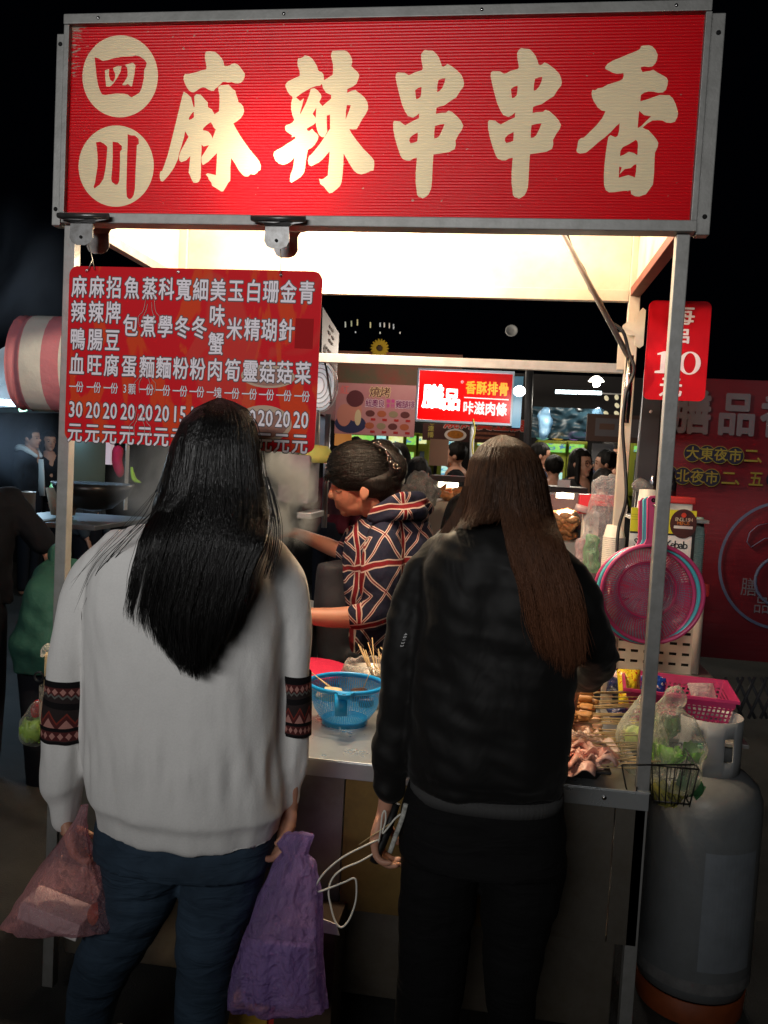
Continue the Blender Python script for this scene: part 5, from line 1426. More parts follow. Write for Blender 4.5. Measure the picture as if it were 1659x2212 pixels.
crate_basket('pink_basket', Vector((pb.x - .01, 2.60, pb.z - .015)), .30, .24, .105, PINK, 'pink perforated plastic basket beyond the right post', rz=-.12)
box('side_shelf', (XR + .02, 2.42, pb.z - .03), (XR + .36, 2.78, pb.z - .018), STEEL, stall, bev=.002)
for yy in (2.46, 2.74): tube('shelf_strut', [(XR + .012, yy, pb.z - .20), (XR + .30, yy, pb.z - .03)], .006, ALU, stall)
pouch('plastic_bag', Vector((pb.x + .07, 2.56, pb.z + .05)), .09, .07, film('white_film', (.8, .8, .8), .3, .15, .02, 40), 'clear crumpled bag lying in the pink basket', .3, -.7, cat='plastic bag', seed=8)

WIREB = M_('black_wire', (0.01, 0.01, 0.01), .5)
wb0, wb1 = at(1372, 1652, 2.03), at(1516, 1652, 2.03)
wb = empty('wire_basket', ((wb0.x + wb1.x) / 2, 2.12, wb0.z - .09), 'black wire basket hooked to the cart side holding bagged vegetables', 'basket')
x0, x1, y0, y1, zt, zb = XR + .022, wb1.x - .006, 2.03, 2.22, wb0.z + .004, wb0.z - .088
for z in (zt, zt - .003): pass
for z, in_ in ((zt, 0), (zb, .012)):
    tube('wire', [(x0 + in_, y0 + in_, z), (x1 - in_, y0 + in_, z), (x1 - in_, y1 - in_, z), (x0 + in_, y1 - in_, z), (x0 + in_, y0 + in_, z)], .0024, WIREB, wb, segs=6)
nx = 7
for i in range(nx):
    x = x0 + (x1 - x0) * i / (nx - 1)
    for yy in (y0, y1): tube('wire', [(x, yy, zt), (x0 + .012 + (x1 - x0 - .024) * i / (nx - 1), yy + (.012 if yy == y0 else -.012), zb - .006)], .0017, WIREB, wb, segs=5)
    tube('wire', [(x0 + .012 + (x1 - x0 - .024) * i / (nx - 1), y0 + .012, zb), (x0 + .012 + (x1 - x0 - .024) * i / (nx - 1), y1 - .012, zb)], .0014, WIREB, wb, segs=5)
for i in range(6):
    y = y0 + (y1 - y0) * i / 5
    for xx in (x0, x1): tube('wire', [(xx, y, zt), (xx + (.012 if xx == x0 else -.012), y0 + .012 + (y1 - y0 - .024) * i / 5, zb)], .0017, WIREB, wb, segs=5)
tube('hook_wire', [at(1343, 1652, 2.0), at(1352, 1700, 1.995), at(1368, 1745, 1.995), at(1376, 1700, 1.99)], .002, WIREB, wb, segs=6)
tube('hook_wire', [at(1343, 1652, 1.995), at(1376, 1652, 1.99), at(1500, 1652, 2.03)], .002, WIREB, wb, segs=6)
# cabbages and greens
def leafy(name, c, r, colr, label, n=16, seed=0, cat='vegetable', grp=None):
    e = empty(name, c, label, cat, grp)
    mt = M_(name + '_leaf%d' % seed, colr, .45, var=.7, vs=18, dark=tuple(min(1, q * 1.9) for q in colr), bmp=.004, bs=35)
    mt.node_tree.nodes['Principled BSDF'].inputs['Subsurface Weight'].default_value = .1
    r2 = random.Random(seed)
    for k in range(n):
        bm = bmesh.new(); g = 8
        az = r2.uniform(0, 6.28); el = r2.uniform(-.2, 1.2); sc = r * r2.uniform(.75, 1.05)
        R_ = Matrix.Rotation(az, 3, 'Z') @ Matrix.Rotation(el, 3, 'Y')
        vs = [[None] * (g + 1) for _ in range(g + 1)]
        for i in range(g + 1):
            for j in range(g + 1):
                u, v_ = i / g * 2 - 1, j / g * 2 - 1
                d = Vector((1, u * .9, v_ * .9)).normalized() * sc * (1 + .10 * (u * u + v_ * v_) * math.sin(6 * u + k) )
                p = R_ @ d
                p += Vector((noise.noise(p * 30 + Vector((k, 0, 0))), noise.noise(p * 30 + Vector((0, k, 0))), noise.noise(p * 30 + Vector((0, 0, k))))) * r * .22 * (abs(u) + abs(v_)) * .5
                vs[i][j] = bm.verts.new(Vector(c) + p)
        for i in range(g):
            for j in range(g): bm.faces.new((vs[i][j], vs[i + 1][j], vs[i + 1][j + 1], vs[i][j + 1])).smooth = True
        ob = link('leaf', mesh_of(bm), mt, e)
    return e
leafy('cabbage', at(1372, 1585, 2.22), .042, (0.34, 0.42, 0.12), 'pale green cabbage left of the post in the clear bag', 14, 1)
leafy('lettuce', at(1442, 1620, 2.12), .038, (0.13, 0.30, 0.025), 'bright green lettuce low in the clear bag right of the post', 16, 2)
leafy('lettuce', at(1500, 1625, 2.16), .028, (0.10, 0.24, 0.03), 'small green lettuce by the cylinder collar', 12, 3)
leafy('greens', at(1440, 1565, 2.20), .034, (0.05, 0.12, 0.03), 'dark green leaves at the top of the clear bag', 14, 4)
leafy('greens', at(1440, 1705, 2.12), .040, (0.22, 0.20, 0.05), 'yellowing greens at the bottom of the wire basket', 16, 5)
leafy('greens', at(1490, 1690, 2.12), .034, (0.03, 0.10, 0.035), 'dark greens at the right end of the wire basket', 12, 6)
VBAG = film('vegetable_bag_film', (0.72, 0.75, 0.66), .13, .15, .012, 22)
bm = bmesh.new()
limb(bm, [(1395, 1640, 2.13, 50), (1385, 1590, 2.15, 50), (1392, 1545, 2.18, 36), (1400, 1515, 2.19, 20)])
vb = link('vegetable_bag', blob(bm, .007, 3, lambda p, n: noise.noise(p * 22) * .010 + abs(noise.noise(Vector((p.x * 60, p.y * 60, p.z * 14)))) * .006), VBAG, None, label='clear plastic bag round the pale cabbage at the post', cat='plastic bag')
bm = bmesh.new()
limb(bm, [(1462, 1665, 2.12, 52), (1468, 1615, 2.12, 54), (1456, 1570, 2.14, 42), (1440, 1535, 2.16, 26), (1448, 1512, 2.17, 20), (1462, 1508, 2.17, 18)])
link('vegetable_bag', blob(bm, .007, 3, lambda p, n: noise.noise(p * 22) * .012 + abs(noise.noise(Vector((p.x * 60, p.y * 60, p.z * 14)))) * .008), VBAG, None, label='clear knotted bag of lettuce above the wire basket', cat='plastic bag')

# ---------------------------------------------------------------- gas cylinder
GREY = M_('grey_cylinder_paint', (0.15, 0.163, 0.17), .45, .1, var=.35, vs=9, bmp=.0006, bs=90, dark=(0.075, 0.07, 0.065))
gz = 2.43
gc = at(1519, 1720, gz); gx = gc.x
gas = empty('gas_cylinder', (gx, gz, 0), 'tall grey gas cylinder with a collar and an orange foot beside the cart', 'gas cylinder')
GR = (at(1628, 1900, gz).x - at(1378, 1900, gz).x) / 2
ztop = at(1500, 1660, gz).z
zbot = at(1500, 2118, gz).z
lathe('tank', [(0, zbot), (GR * .7, zbot + .003), (GR * .93, zbot + .025), (GR, zbot + .07), (GR, ztop - .09), (GR * .985, ztop - .06), (GR * .9, ztop - .025), (GR * .72, ztop), (GR * .45, ztop + .016), (0, ztop + .022)], GREY, gas, loc=(gx, gz, 0), segs=56)
CR = GR * .56
ct = at(1500, 1560, gz).z
m, nt, b = new_mat('collar_paint')
b.inputs['Base Color'].default_value = (.26, .27, .275, 1); b.inputs['Roughness'].default_value = .45
bm = bmesh.new(); segs = 72
def colr_(k, z0, z1, r):
    return None
zc0, zc1 = ztop + .004, ct + .028
winds = []
for k in range(segs):
    a0, a1 = 2 * math.pi * k / segs, 2 * math.pi * (k + 1) / segs
    deg = math.degrees(a0)
    open_ = 150 < deg < 200
    hole = (283 < deg < 300) or (40 < deg < 75) or (228 < deg < 246)
    zs = [zc0, zc0 + (zc1 - zc0) * .30, zc0 + (zc1 - zc0) * .72, zc1]
    for i in range(3):
        if open_ or (hole and i == 1): continue
        f = bm.faces.new([bm.verts.new((gx + CR * math.cos(a), gz + CR * math.sin(a), z)) for a, z in ((a0, zs[i]), (a1, zs[i]), (a1, zs[i + 1]), (a0, zs[i + 1]))])
        f.smooth = True
bmesh.ops.remove_doubles(bm, verts=bm.verts, dist=1e-4)
o = link('collar', mesh_of(bm), m, gas); so = o.modifiers.new('s', 'SOLIDIFY'); so.thickness = .004; so.offset = 0
tube('valve', [(gx, gz, ztop + .01), (gx, gz, ztop + .055)], .016, M_('brass', (.35, .22, .08), .35, 1), gas)
lathe('valve_wheel', [(0, 0), (.030, 0), (.033, .006), (.030, .014), (.010, .016), (0, .016)], M_('green_wheel', (.01, .16, .07), .4), gas, loc=(gx - .01, gz, ztop + .062), segs=20)
tube('valve_outlet', [(gx, gz, ztop + .035), (gx - .06, gz - .02, ztop + .035)], .010, BLACK, gas)
tube('regulator', [(gx - .06, gz - .02, ztop + .02), (gx - .06, gz - .02, ztop + .055)], .024, M_('regulator', (.12, .03, .03), .4), gas)
ORG = M_('orange_foot', (.24, .05, .010), .6, var=.6, vs=16)
lathe('foot_ring', [(GR * .92, .004), (GR * .95, zbot + .02), (GR * .93, zbot + .022), (GR * .90, .004)], ORG, gas, loc=(gx, gz, 0), segs=48, close=False)
lathe('band', [(GR + .0008, zbot + .055), (GR + .001, zbot + .085), (GR + .0008, zbot + .088)], M_('worn_band', (.16, .16, .16), .6, var=.8, vs=30), gas, loc=(gx, gz, 0), segs=48, close=False)
bm = bmesh.new()
for k in range(12):
    a0, a1 = [math.radians(-98 + 58 * t / 12) for t in (k, k + 1)]
    f = bm.faces.new([bm.verts.new((gx + (GR + .0012) * math.cos(a), gz + (GR + .0012) * math.sin(a), z)) for a, z in ((a0, .17), (a1, .17), (a1, .50), (a0, .50))]); f.smooth = True
link('faded_label', mesh_of(bm), M_('pale_label', (.17, .19, .21), .6, var=.4, vs=14), gas)

# ================================================================ shelf side: crate, cups, card
CRATE = M_('ivory_crate', (0.66, 0.62, 0.55), .5, var=.35, vs=14, dark=(.42, .34, .24))
REDL = M_('red_lid', (0.50, 0.035, 0.03), .45, var=.4, vs=20)
CYc = 2.86
c0, c1 = at(1338, 1250, CYc), at(1528, 1250, CYc)
zt_, zb_ = at(1430, 1282, CYc).z, at(1430, 1450, CYc).z
cr_ = empty('crate', ((c0.x + c1.x) / 2, CYc + .12, zb_), 'ivory slotted plastic crate under a red lid behind the strainers', 'crate')
wC = c1.x - c0.x - .012
bm = bmesh.new()      # slotted front wall built as bars and ribs so the slots are real openings
cols_, rows2 = 6, 7
fx0, fx1 = c0.x + .004, c1.x - .030
zz0, zz1 = zb_ + .01, zt_ - .01
sw_, sh_ = (fx1 - fx0) / cols_, (zz1 - zz0) / rows2
for j in range(rows2 + 1):
    z = zz0 + j * sh_
    bm_box(bm, (fx0, CYc, z - sh_ * .36), (fx1, CYc + .003, z + sh_ * .36))
for j in range(rows2):
    z = zz0 + (j + .5) * sh_
    for i in range(cols_ + 1):
        x = fx0 + i * sw_
        bm_box(bm, (max(fx0, x - sw_ * .21), CYc + .0002, z - sh_ * .1401), (min(fx1, x + sw_ * .21), CYc + .0028, z + sh_ * .1401))
link('slotted_wall', mesh_of(bm), CRATE, cr_)
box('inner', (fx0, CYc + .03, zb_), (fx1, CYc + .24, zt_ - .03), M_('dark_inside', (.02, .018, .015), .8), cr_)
for x in (c0.x - .004, c1.x - .018):
    bm = bmesh.new(); bm_tube(bm, [(x, CYc + .008, zb_), (x, CYc + .008, zt_)], .016, 16)
    link('corner_post', mesh_of(bm), CRATE, cr_)
box('side_wall', (c1.x - .010, CYc + .01, zb_), (c1.x - .006, CYc + .25, zt_), CRATE, cr_)
box('lid', (c0.x - .022, CYc - .012, zt_), (c1.x + .008, CYc + .26, zt_ + .045), REDL, cr_, bev=.008)
zl = zt_ + .046
# stand below the crate
box('rear_table', (XR - .20, 2.78, zb_ - .030), (XR + .36, 3.2, zb_ - .002), STEEL, None, bev=.003, label='steel rear table carrying the slotted crate', cat='table')

# menu card
card = empty('menu_card', at(1426, 1250, 2.80), 'upright white card with a yellow head offering spicy kebab', 'menu card')
k0, k1 = at(1353, 1252, 2.80), at(1499, 1117, 2.80)
KB = plane3d((k0.x, 2.80, k0.z), (1, 0, 0), (0, 0, 1))
kw, kh = k1.x - k0.x + .008, k1.z - k0.z + .02
s_ = 2.80 / FOC
slab('card', [(0, 0), (kw, 0), (kw, kh), (0, kh)], KB, .003, M_('card_white', (.72, .71, .68), .5), card)
PR = lambda n, c: M_(n, c, .5)
def rectp(name, x0, y0, x1, y1, mt, z): return slab(name, [(x0, y0), (x1, y0), (x1, y1), (x0, y1)], lambda x, y, q=0: KB(x, y, q + z), .0004, mt, card)
YELP = PR('card_yellow', (.62, .58, .02)); BLKINK = PR('card_black', (.012, .012, .012)); DKR = PR('badge_maroon', (.055, .012, .010))
rectp('yellow_head', 0, kh - .078, kw, kh, YELP, .0007)
rectp('black_rule', 0, kh - .084, kw, kh - .078, BLKINK, .0009)
rectp('black_edge', kw - .010, 0, kw, kh - .02, BLKINK, .0012)
for q in (.022, .030, .038): rectp('fine_line', .004, kh - q - .0012, .070, kh - q, M_('fine_line', (.25, .28, .02), .6), .0011)
fill_curve('badge', [ellipse(kw - .040, kh - .044, .042, .048)], DKR, card, KB, .0022)
fill_curve('dot', [ellipse(kw - .040, kh - .016, .008, .008)], PR('dot_red', (.6, .05, .02)), card, KB, .0026)
lettering('lettering', word('ENGLISH', kw - .066, kw - .013, kh - .030, .016), KB, PR('badge_cream', (.6, .5, .35)), card, .01, .0028)
lettering('lettering', word('MENUS', kw - .058, kw - .020, kh - .042, .015), KB, PR('badge_orange', (.55, .16, .02)), card, .01, .0028)
rectp('white_strip', kw - .069, kh - .060, kw - .010, kh - .051, PR('strip', (.62, .58, .55)), .0028)
lettering('lettering', word('Spicy', .016, .082, kh - .113, .036), KB, BLKINK, card, .012, .0014)
lettering('lettering', word('Kebab', kw - .088, kw - .022, kh - .113, .036), KB, BLKINK, card, .012, .0014)
lettering('lettering', [('麻', .022, kh - .135, .015, .017), ('辣', .044, kh - .135, .015, .017), ('串', .066, kh - .135, .015, .017), ('串', .088, kh - .135, .015, .017), ('香', .110, kh - .135, .015, .017)], KB, M_('grey_ink', (.12, .12, .12), .6), card, 0, .0014)
for x in (.028, .052): fill_curve('chilli_mark', [ellipse(x, kh - .094, .0035, .004)], PR('chilli', (.6, .06, .02)), card, KB, .0014)

# cups and tubs
PAPER = M_('paper_cup', (0.70, 0.66, 0.58), .55, var=.2, vs=18)
def cup_stack(px, py0, py1, Y, rpx, label, n, mat=PAPER, inv=True, lean=0):
    b0, t0 = at(px, py0, Y), at(px + 3, py1, Y)
    R = rpx * Y / FOC
    e = empty('cup_stack', b0, label, 'cups')
    h = t0.z - b0.z
    step = h * .72 / n
    prev = None
    for i in range(n):
        z = b0.z + i * step
        prof = [(R * 1.04, 0), (R * 1.07, .0015), (R * 1.04, .004), (R * .99, .0045), (R * .985, step * .98)]
        if i == n - 1: prof = [(R * 1.04, 0), (R * 1.07, .0015), (R * 1.04, .004), (R * .99, .005), (R * .76, h * .28), (0, h * .28)]
        if 0 < i < n - 1 and prev is not None:
            o = prev.copy(); COL.objects.link(o); o.location.z = prev.location.z + step; prev = o; continue
        o = lathe('cup', prof, mat, e, loc=(b0.x, Y, z), segs=28, close=False)
        if i == 0: prev = o
    return e
cup_stack(1322, 1228, 1130, 2.74, 22, 'tall leaning stack of white paper cups left of the menu card', 17)
cup_stack(1482 + 14, 1250, 1112, 2.90, 17, 'tall stack of greenish cups at the right edge of the menu card', 22, M_('green_cup', (.36, .48, .44), .5, var=.6, vs=60, dark=(.1, .2, .18)))
tb = at(1396, 1114, 2.88)
tub = lathe('paper_tub', [(.040, 0), (.042, .002), (.040, .005), (.0385, .007), (.040, .009), (.0375, .012), (.031, .088), (0, .090)], PAPER, None, loc=(tb.x, 2.86, tb.z), segs=36, label='upturned white paper tub standing above the yellow menu head', cat='tub')
box('tub_shelf', (tb.x - .06, 2.82, tb.z - .012), (tb.x + .19, 3.0, tb.z - .001), STEEL, card, bev=.001)
tt = at(1462, 1113, 2.93)
t_ = empty('storage_tub', tt, 'ivory storage tub with a dull red lid behind the card', 'tub')
box('tub_body', (tt.x - .045, 2.93, tt.z - .002), (tt.x + .050, 3.02, tt.z + .040), CRATE, t_, bev=.004)
box('lid', (tt.x - .055, 2.92, tt.z + .040), (tt.x + .058, 3.03, tt.z + .064), REDL, t_, bev=.005)
# dark bottle, silver bottle
bb = at(1450, 1078, 2.96)
lathe('bottle', [(.016, 0), (.017, .06), (.009, .08), (.008, .10), (0, .101)], M_('dark_glass', (.01, .01, .012), .15), None, loc=(bb.x, 2.97, bb.z - .005), segs=18, label='dark bottle on the red tub lid', cat='bottle')
sb_ = at(1408, 1062, 2.99)
lathe('bottle', [(.009, 0), (.011, .02), (.006, .04), (.010, .055), (.004, .075), (0, .08)], M_('silver_cap', (.5, .5, .55), .25, 1), None, loc=(sb_.x, 2.99, sb_.z - .02), segs=14, label='slim silver topped bottle behind the white paper tub', cat='bottle')
# hanging plastic bags by the rear post
WBAG = film('milky_bag_film', (.70, .70, .72), .20, .2, .02, 45, milky=.5)
bm = bmesh.new()
limb(bm, [(1305, 1048, 2.88, 18), (1300, 1090, 2.88, 26), (1292, 1140, 2.87, 30), (1290, 1190, 2.86, 26), (1296, 1225, 2.86, 14)])
limb(bm, [(1330, 1040, 2.88, 14), (1325, 1090, 2.88, 20), (1318, 1150, 2.88, 18)])
link('plastic_bag', blob(bm, .008, 2, lambda p, n: noise.noise(p * 20) * .018 + abs(noise.noise(Vector((p.x * 50, p.y * 50, p.z * 18)))) * .010), WBAG, None, label='milky crumpled carrier bag hanging left of the rear post', cat='plastic bag')
bm = bmesh.new()
limb(bm, [(1372, 1052, 2.95, 10), (1388, 1050, 2.95, 14), (1402, 1056, 2.95, 10)])
link('plastic_bag', blob(bm, .007, 2, lambda p, n: noise.noise(p * 24) * .016), film('grey_bag', (.4, .4, .4), .45, .2, .02, 30), None, label='grey crumpled bag above the white paper tub', cat='plastic bag')
bm = bmesh.new()
limb(bm, [(1252, 1180, 2.84, 14), (1262, 1215, 2.84, 22), (1270, 1250, 2.83, 20)])
link('plastic_bag', blob(bm, .008, 2, lambda p, n: noise.noise(p * 24) * .016), film('rosy_bag', (.6, .45, .48), .4, .2, .02, 30), None, label='clear rosy bag behind the jacket shoulder', cat='plastic bag')
GB = film('green_tint_bag', (.30, .55, .35), .4, .15, .015, 30)
bm = bmesh.new(); limb(bm, [(1278, 1165, 2.80, 14), (1276, 1190, 2.80, 18), (1280, 1222, 2.79, 16)])
link('plastic_bag', blob(bm, .007, 2, lambda p, n: noise.noise(p * 30) * .012), GB, None, label='small clear bag of green drink hanging by the cup stack', cat='plastic bag')
# red tape dispenser hanging, ivory box under
td = empty('tape_dispenser', at(1265, 1080, 2.9), 'red tape dispenser on top of an ivory dispenser box behind the brown haired woman', 'dispenser')
RP = M_('red_plastic', (.50, .02, .03), .35)
box('arm', at(1270, 1092, 2.92), at(1335, 1070, 2.98), RP, td, bev=.004)
box('body', at(1250, 1110, 2.92), at(1278, 1068, 2.98), RP, td, bev=.004)
tube('roll', [at(1243, 1095, 2.90), at(1272, 1103, 2.90)], .012, film('tape_roll', (.7, .6, .6), .6, .2, .004, 30), td, segs=16)
db = empty('dispenser_box', at(1272, 1160, 2.95), 'ivory box with punched holes under the red dispenser', 'box')
box('box_body', at(1258, 1170, 2.95), at(1290, 1105, 3.03), CRATE, db, bev=.003)
for py in (1120, 1134, 1148, 1160): box('hole', at(1272, py + 2.5, 2.948), at(1279, py - 1.5, 2.9505), HOLE, db)
# small ketchup-red box beside the tofu
box('sauce_box', onz(1268, 1492, CZ + .001) + Vector((0, 0, 0)), onz(1296, 1478, CZ + .001) + Vector((.01, .05, .05)), REDL, None, bev=.002, label='small dull red box behind the fried tofu', cat='box')

# ---------------------------------------------------------------- carrier bags
PB_ = film('pink_carrier_film', (.85, .52, .57), .26, .18, .020, 34, tint=(1, .84, .87), milky=.45)
def bagmesh(rows, segs=40, seed=0, amp=.010, p=2.0, crease_=1.0):
    bm = bmesh.new(); rings = []
    for py, xl, xr, yc, dp in rows:
        a, b_ = at(xl, py, yc), at(xr, py, yc); c = (a + b_) / 2; hw = (b_ - a).length / 2; d = (b_ - a).normalized()
        rings.append((c, hw, dp, d))
    R = []; n = 5
    for i in range(len(rings) - 1):
        for k in range(n if i < len(rings) - 2 else n + 1):
            t = k / n
            c = rings[i][0].lerp(rings[i + 1][0], t); hw = rings[i][1] + (rings[i + 1][1] - rings[i][1]) * t
            dp = rings[i][2] + (rings[i + 1][2] - rings[i][2]) * t; d = rings[i][3].lerp(rings[i + 1][3], t)
            rg = []
            for q in range(segs):
                a = 2 * math.pi * q / segs
                v = c + d * math.cos(a) * hw + Vector((0, math.sin(a) * dp, 0))
                f = abs(noise.noise(Vector((math.cos(a) * 16 + seed, math.sin(a) * 16, v.z * 22)))) * amp * .9 + noise.noise(Vector((math.cos(a) * 3 + seed, math.sin(a) * 3, v.z * 3))) * amp * 1.3 + noise.noise(Vector((math.cos(a) * 9 + seed, math.sin(a) * 9, v.z * 6))) * amp * crease_
                v += Vector((math.cos(a), math.sin(a), 0)) * f * min(1, (hw / .05))
                v += Vector((0, 0, noise.noise(v * 13 + Vector((seed, 0, 0))) * amp * .8))
                rg.append(bm.verts.new(v))
            R.append(rg)
    for a, b_ in zip(R, R[1:]):
        for q in range(segs): bm.faces.new((a[q], a[(q + 1) % segs], b_[(q + 1) % segs], b_[q])).smooth = True
    bm.faces.new(R[0][::-1]); bm.faces.new(R[-1])
    return bm
bm = bagmesh([(1738, 176, 190, 1.70, .006), (1770, 164, 186, 1.69, .010), (1800, 146, 188, 1.69, .018), (1850, 112, 200, 1.69, .035), (1910, 66, 222, 1.69, .060), (1960, 34, 245, 1.69, .075), (1992, 12, 266, 1.69, .070), (2004, 6, 262, 1.69, .035)], 48, 3, .008)
link('carrier_bag', mesh_of(bm), PB_, None, label='pink translucent carrier bag in the left hand of the sweater woman', cat='carrier bag')
a_, b_ = at(54, 1975, 1.69), at(190, 1975, 1.69)
box('takeaway_box', (a_.x, 1.66, a_.z - .012), (b_.x - .005, 1.74, a_.z + .028), M_('white_card_box', (.75, .72, .70), .6), None, bev=.003, rot=Matrix.Rotation(math.radians(14), 3, 'Y'), label='white takeaway box inside the pink carrier bag', cat='box')
ellipsoid('fruit', at(214, 1975, 1.70), (.026, .024, .028), M_('red_orange_fruit', (.42, .05, .02), .35, var=.6, vs=20, dark=(.5, .2, .03)), None, label='red and orange fruit at the right corner of the pink bag', cat='fruit')
VI = film('violet_carrier_film', (.52, .38, .74), .42, .16, .030, 34, tint=(.80, .70, .93), milky=.45)
bm = bagmesh([(1800, 618, 676, 1.69, .010), (1822, 600, 668, 1.69, .014), (1842, 614, 664, 1.69, .014), (1868, 592, 680, 1.69, .030), (1930, 566, 690, 1.69, .055), (2000, 540, 694, 1.68, .070), (2080, 516, 698, 1.68, .075), (2140, 502, 702, 1.68, .068), (2176, 498, 708, 1.68, .035)], 56, 9, .009, crease_=1.3)
link('carrier_bag', mesh_of(bm), VI, None, label='violet carrier bag hanging from the right hand of the sweater woman', cat='carrier bag')
box('book', at(516, 2165, 1.69), at(676, 2040, 1.71), M_('pale_parcel', (.45, .35, .55), .6), None, bev=.006, label='pale parcel filling the bottom of the violet bag', cat='parcel', rot=Matrix.Rotation(-.05, 3, 'Y'))
# things on the ground by the cart
CB = M_('brown_carton', (.06, .035, .02), .8, var=.4, vs=9)
kx, ky = at(700, 2080, 1.92), at(738, 1990, 1.92)
ctn = empty('carton', (kx.x, 1.86, 0), 'dark open carton with a white flap standing against the cart front', 'carton')
box('carton_body', (kx.x - .10, 1.84, .002), (ky.x, 1.975, at(720, 2002, 1.86).z), CB, ctn, bev=.003)
fz = at(720, 2002, 1.86).z
slab('flap', [(0, 0), (.060, 0), (.052, .028), (.0, .040)], plane3d((kx.x - .012, 1.838, fz - .003), (1, 0, -.05), (0, -.15, 1)), .002, M_('white_flap', (.62, .58, .52), .6), ctn)
for (xa, xb, c_, lab) in ((500, 585, (.55, .33, .04), 'yellow printed box on the ground below the violet bag'), (588, 640, (.50, .03, .02), 'red printed box on the ground below the violet bag'), (645, 690, (.55, .42, .25), 'tan box on the ground below the violet bag')):
    a_, b_ = at(xa, 2212, 1.9), at(xb, 2212, 1.9)
    box('printed_box', (a_.x, 1.86, .003), (b_.x, 1.96, at(600, 2178, 1.88).z), M_('print_' + str(xa), c_, .6, var=.5, vs=18), None, bev=.003, label=lab, cat='box')

# phone-like stick, looped cable and skewer in the hand of the jacket woman
BLK2 = M_('black_rubber', (.006, .006, .006), .5)
hs = empty('selfie_stick', at(815, 1850, 1.74), 'black stick with a pale patterned strip in the lowered hand of the jacket woman', 'stick')
tube('grip', [at(808, 1862, 1.722), at(815, 1845, 1.725), at(838, 1790, 1.74), at(856, 1735, 1.75)], [.010, .011, .010, .009], BLK2, hs, segs=14)
PS = M_('patterned_strip', (.55, .55, .50), .5, var=1.0, vs=90, dark=(.15, .15, .14))
tube('strip', curve_pts([at(842, 1842, 1.70), at(855, 1805, 1.70), at(868, 1770, 1.70), at(877, 1736, 1.70)], 4), .0052, PS, hs, segs=8, flat=.4)
WC = M_('white_cable', (.72, .70, .62), .45)
loop = [(822, 1812, 1.715), (790, 1826, 1.70), (740, 1852, 1.69), (702, 1884, 1.685), (683, 1912, 1.68), (686, 1926, 1.68), (712, 1918, 1.68), (745, 1905, 1.685), (765, 1897, 1.69), (770, 1912, 1.69), (768, 1948, 1.69), (755, 1985, 1.685), (738, 2003, 1.68), (724, 1990, 1.68), (714, 1955, 1.685), (710, 1925, 1.69), (718, 1898, 1.69), (740, 1877, 1.695), (775, 1862, 1.70), (800, 1848, 1.71), (814, 1838, 1.715)]
tube('cable', curve_pts([at(*q) for q in loop], 6), .0020, WC, None, segs=7, label='white cable looped below the hand of the jacket woman', cat='cable')
loop = [(818, 1820, 1.715), (822, 1795, 1.70), (826, 1760, 1.70), (832, 1752, 1.70), (833, 1772, 1.70), (826, 1800, 1.70), (838, 1788, 1.70), (852, 1770, 1.70), (866, 1758, 1.70)]
tube('cable', curve_pts([at(*q) for q in loop], 5), .0019, WC, None, segs=7, label='short white cable loop above the fingers of the jacket woman', cat='cable')
tube('skewer_stick', [at(776, 1824, 1.70), at(822, 1793, 1.70), at(850, 1775, 1.71)], [.0008, .0014, .0014], BAMBOO, None, segs=6, label='single bamboo stick held in the lowered hand of the jacket woman', cat='skewer')

# left edge of the stall: chopstick holder, hook rack and hanging lettuce bag
hx = at(106, 1450, 2.05)
ch_ = empty('chopstick_holder', (hx.x, 2.05, hx.z), 'clear tube of bamboo chopsticks topped by a plastic bag at the stall corner', 'holder')
for k in range(14):
    xx, yy = hx.x + rnd.uniform(-.014, .018), 2.05 + rnd.uniform(-.014, .014)
    tube('chopstick', [(xx, yy, at(106, 1520, 2.05).z), (xx + rnd.uniform(-.003, .003), yy, at(106, 1412, 2.05).z + rnd.uniform(-.006, .004))], .0025, BAMBOO, ch_, segs=6)
lathe('holder', [(.020, 0), (.023, .05), (.024, .10)], film('holder_clear', (.7, .65, .55), .25, .2, .002, 30), ch_, loc=(hx.x, 2.05, at(106, 1560, 2.05).z), segs=24, close=False)
bm = bmesh.new(); bm_ell(bm, at(103, 1408, 2.05), (.024, .022, .014))
link('bag_top', blob(bm, .004, 1, lambda p, n: noise.noise(p * 60) * .012), CLEAR, ch_)
for q in (1500, 1516, 1570): tube('rack_wire', [at(118, q, 2.05), at(88, q + 2, 2.03), at(86, q - 6, 2.02)], .0015, CHROME, stall, segs=5)
tube('rack_rod', [at(97, 1480, 2.06), at(95, 1640, 2.06)], .004, CHROME, stall, segs=8)
lathe('scissor_ring', [(.010, -.002), (.015, -.002), (.015, .002), (.010, .002), (.010, -.002)], BLACK, ch_, M=Matrix.Translation(at(84, 1462, 2.04)) @ Matrix.Rotation(math.pi / 2, 4, 'X'), segs=20, close=False)
leafy('lettuce', at(74, 1572, 2.05), .040, (0.20, 0.30, 0.06), 'green lettuce in a bag hanging outside the left post', 16, 9)
bm = bmesh.new(); limb(bm, [(80, 1525, 2.05, 12), (74, 1555, 2.05, 30), (72, 1580, 2.05, 34)])
link('vegetable_bag', blob(bm, .007, 2, lambda p, n: noise.noise(p * 26) * .010), VBAG, None, label='clear bag round the lettuce outside the left post', cat='plastic bag')
bm = bmesh.new(); limb(bm, [(82, 1522, 2.07, 12), (76, 1536, 2.07, 14)])
link('red_bag', blob(bm, .006, 2, lambda p, n: noise.noise(p * 40) * .008), film('red_film', (.5, .02, .03), .6, .25, .01, 30), None, label='knotted red plastic bag above the hanging lettuce', cat='plastic bag')

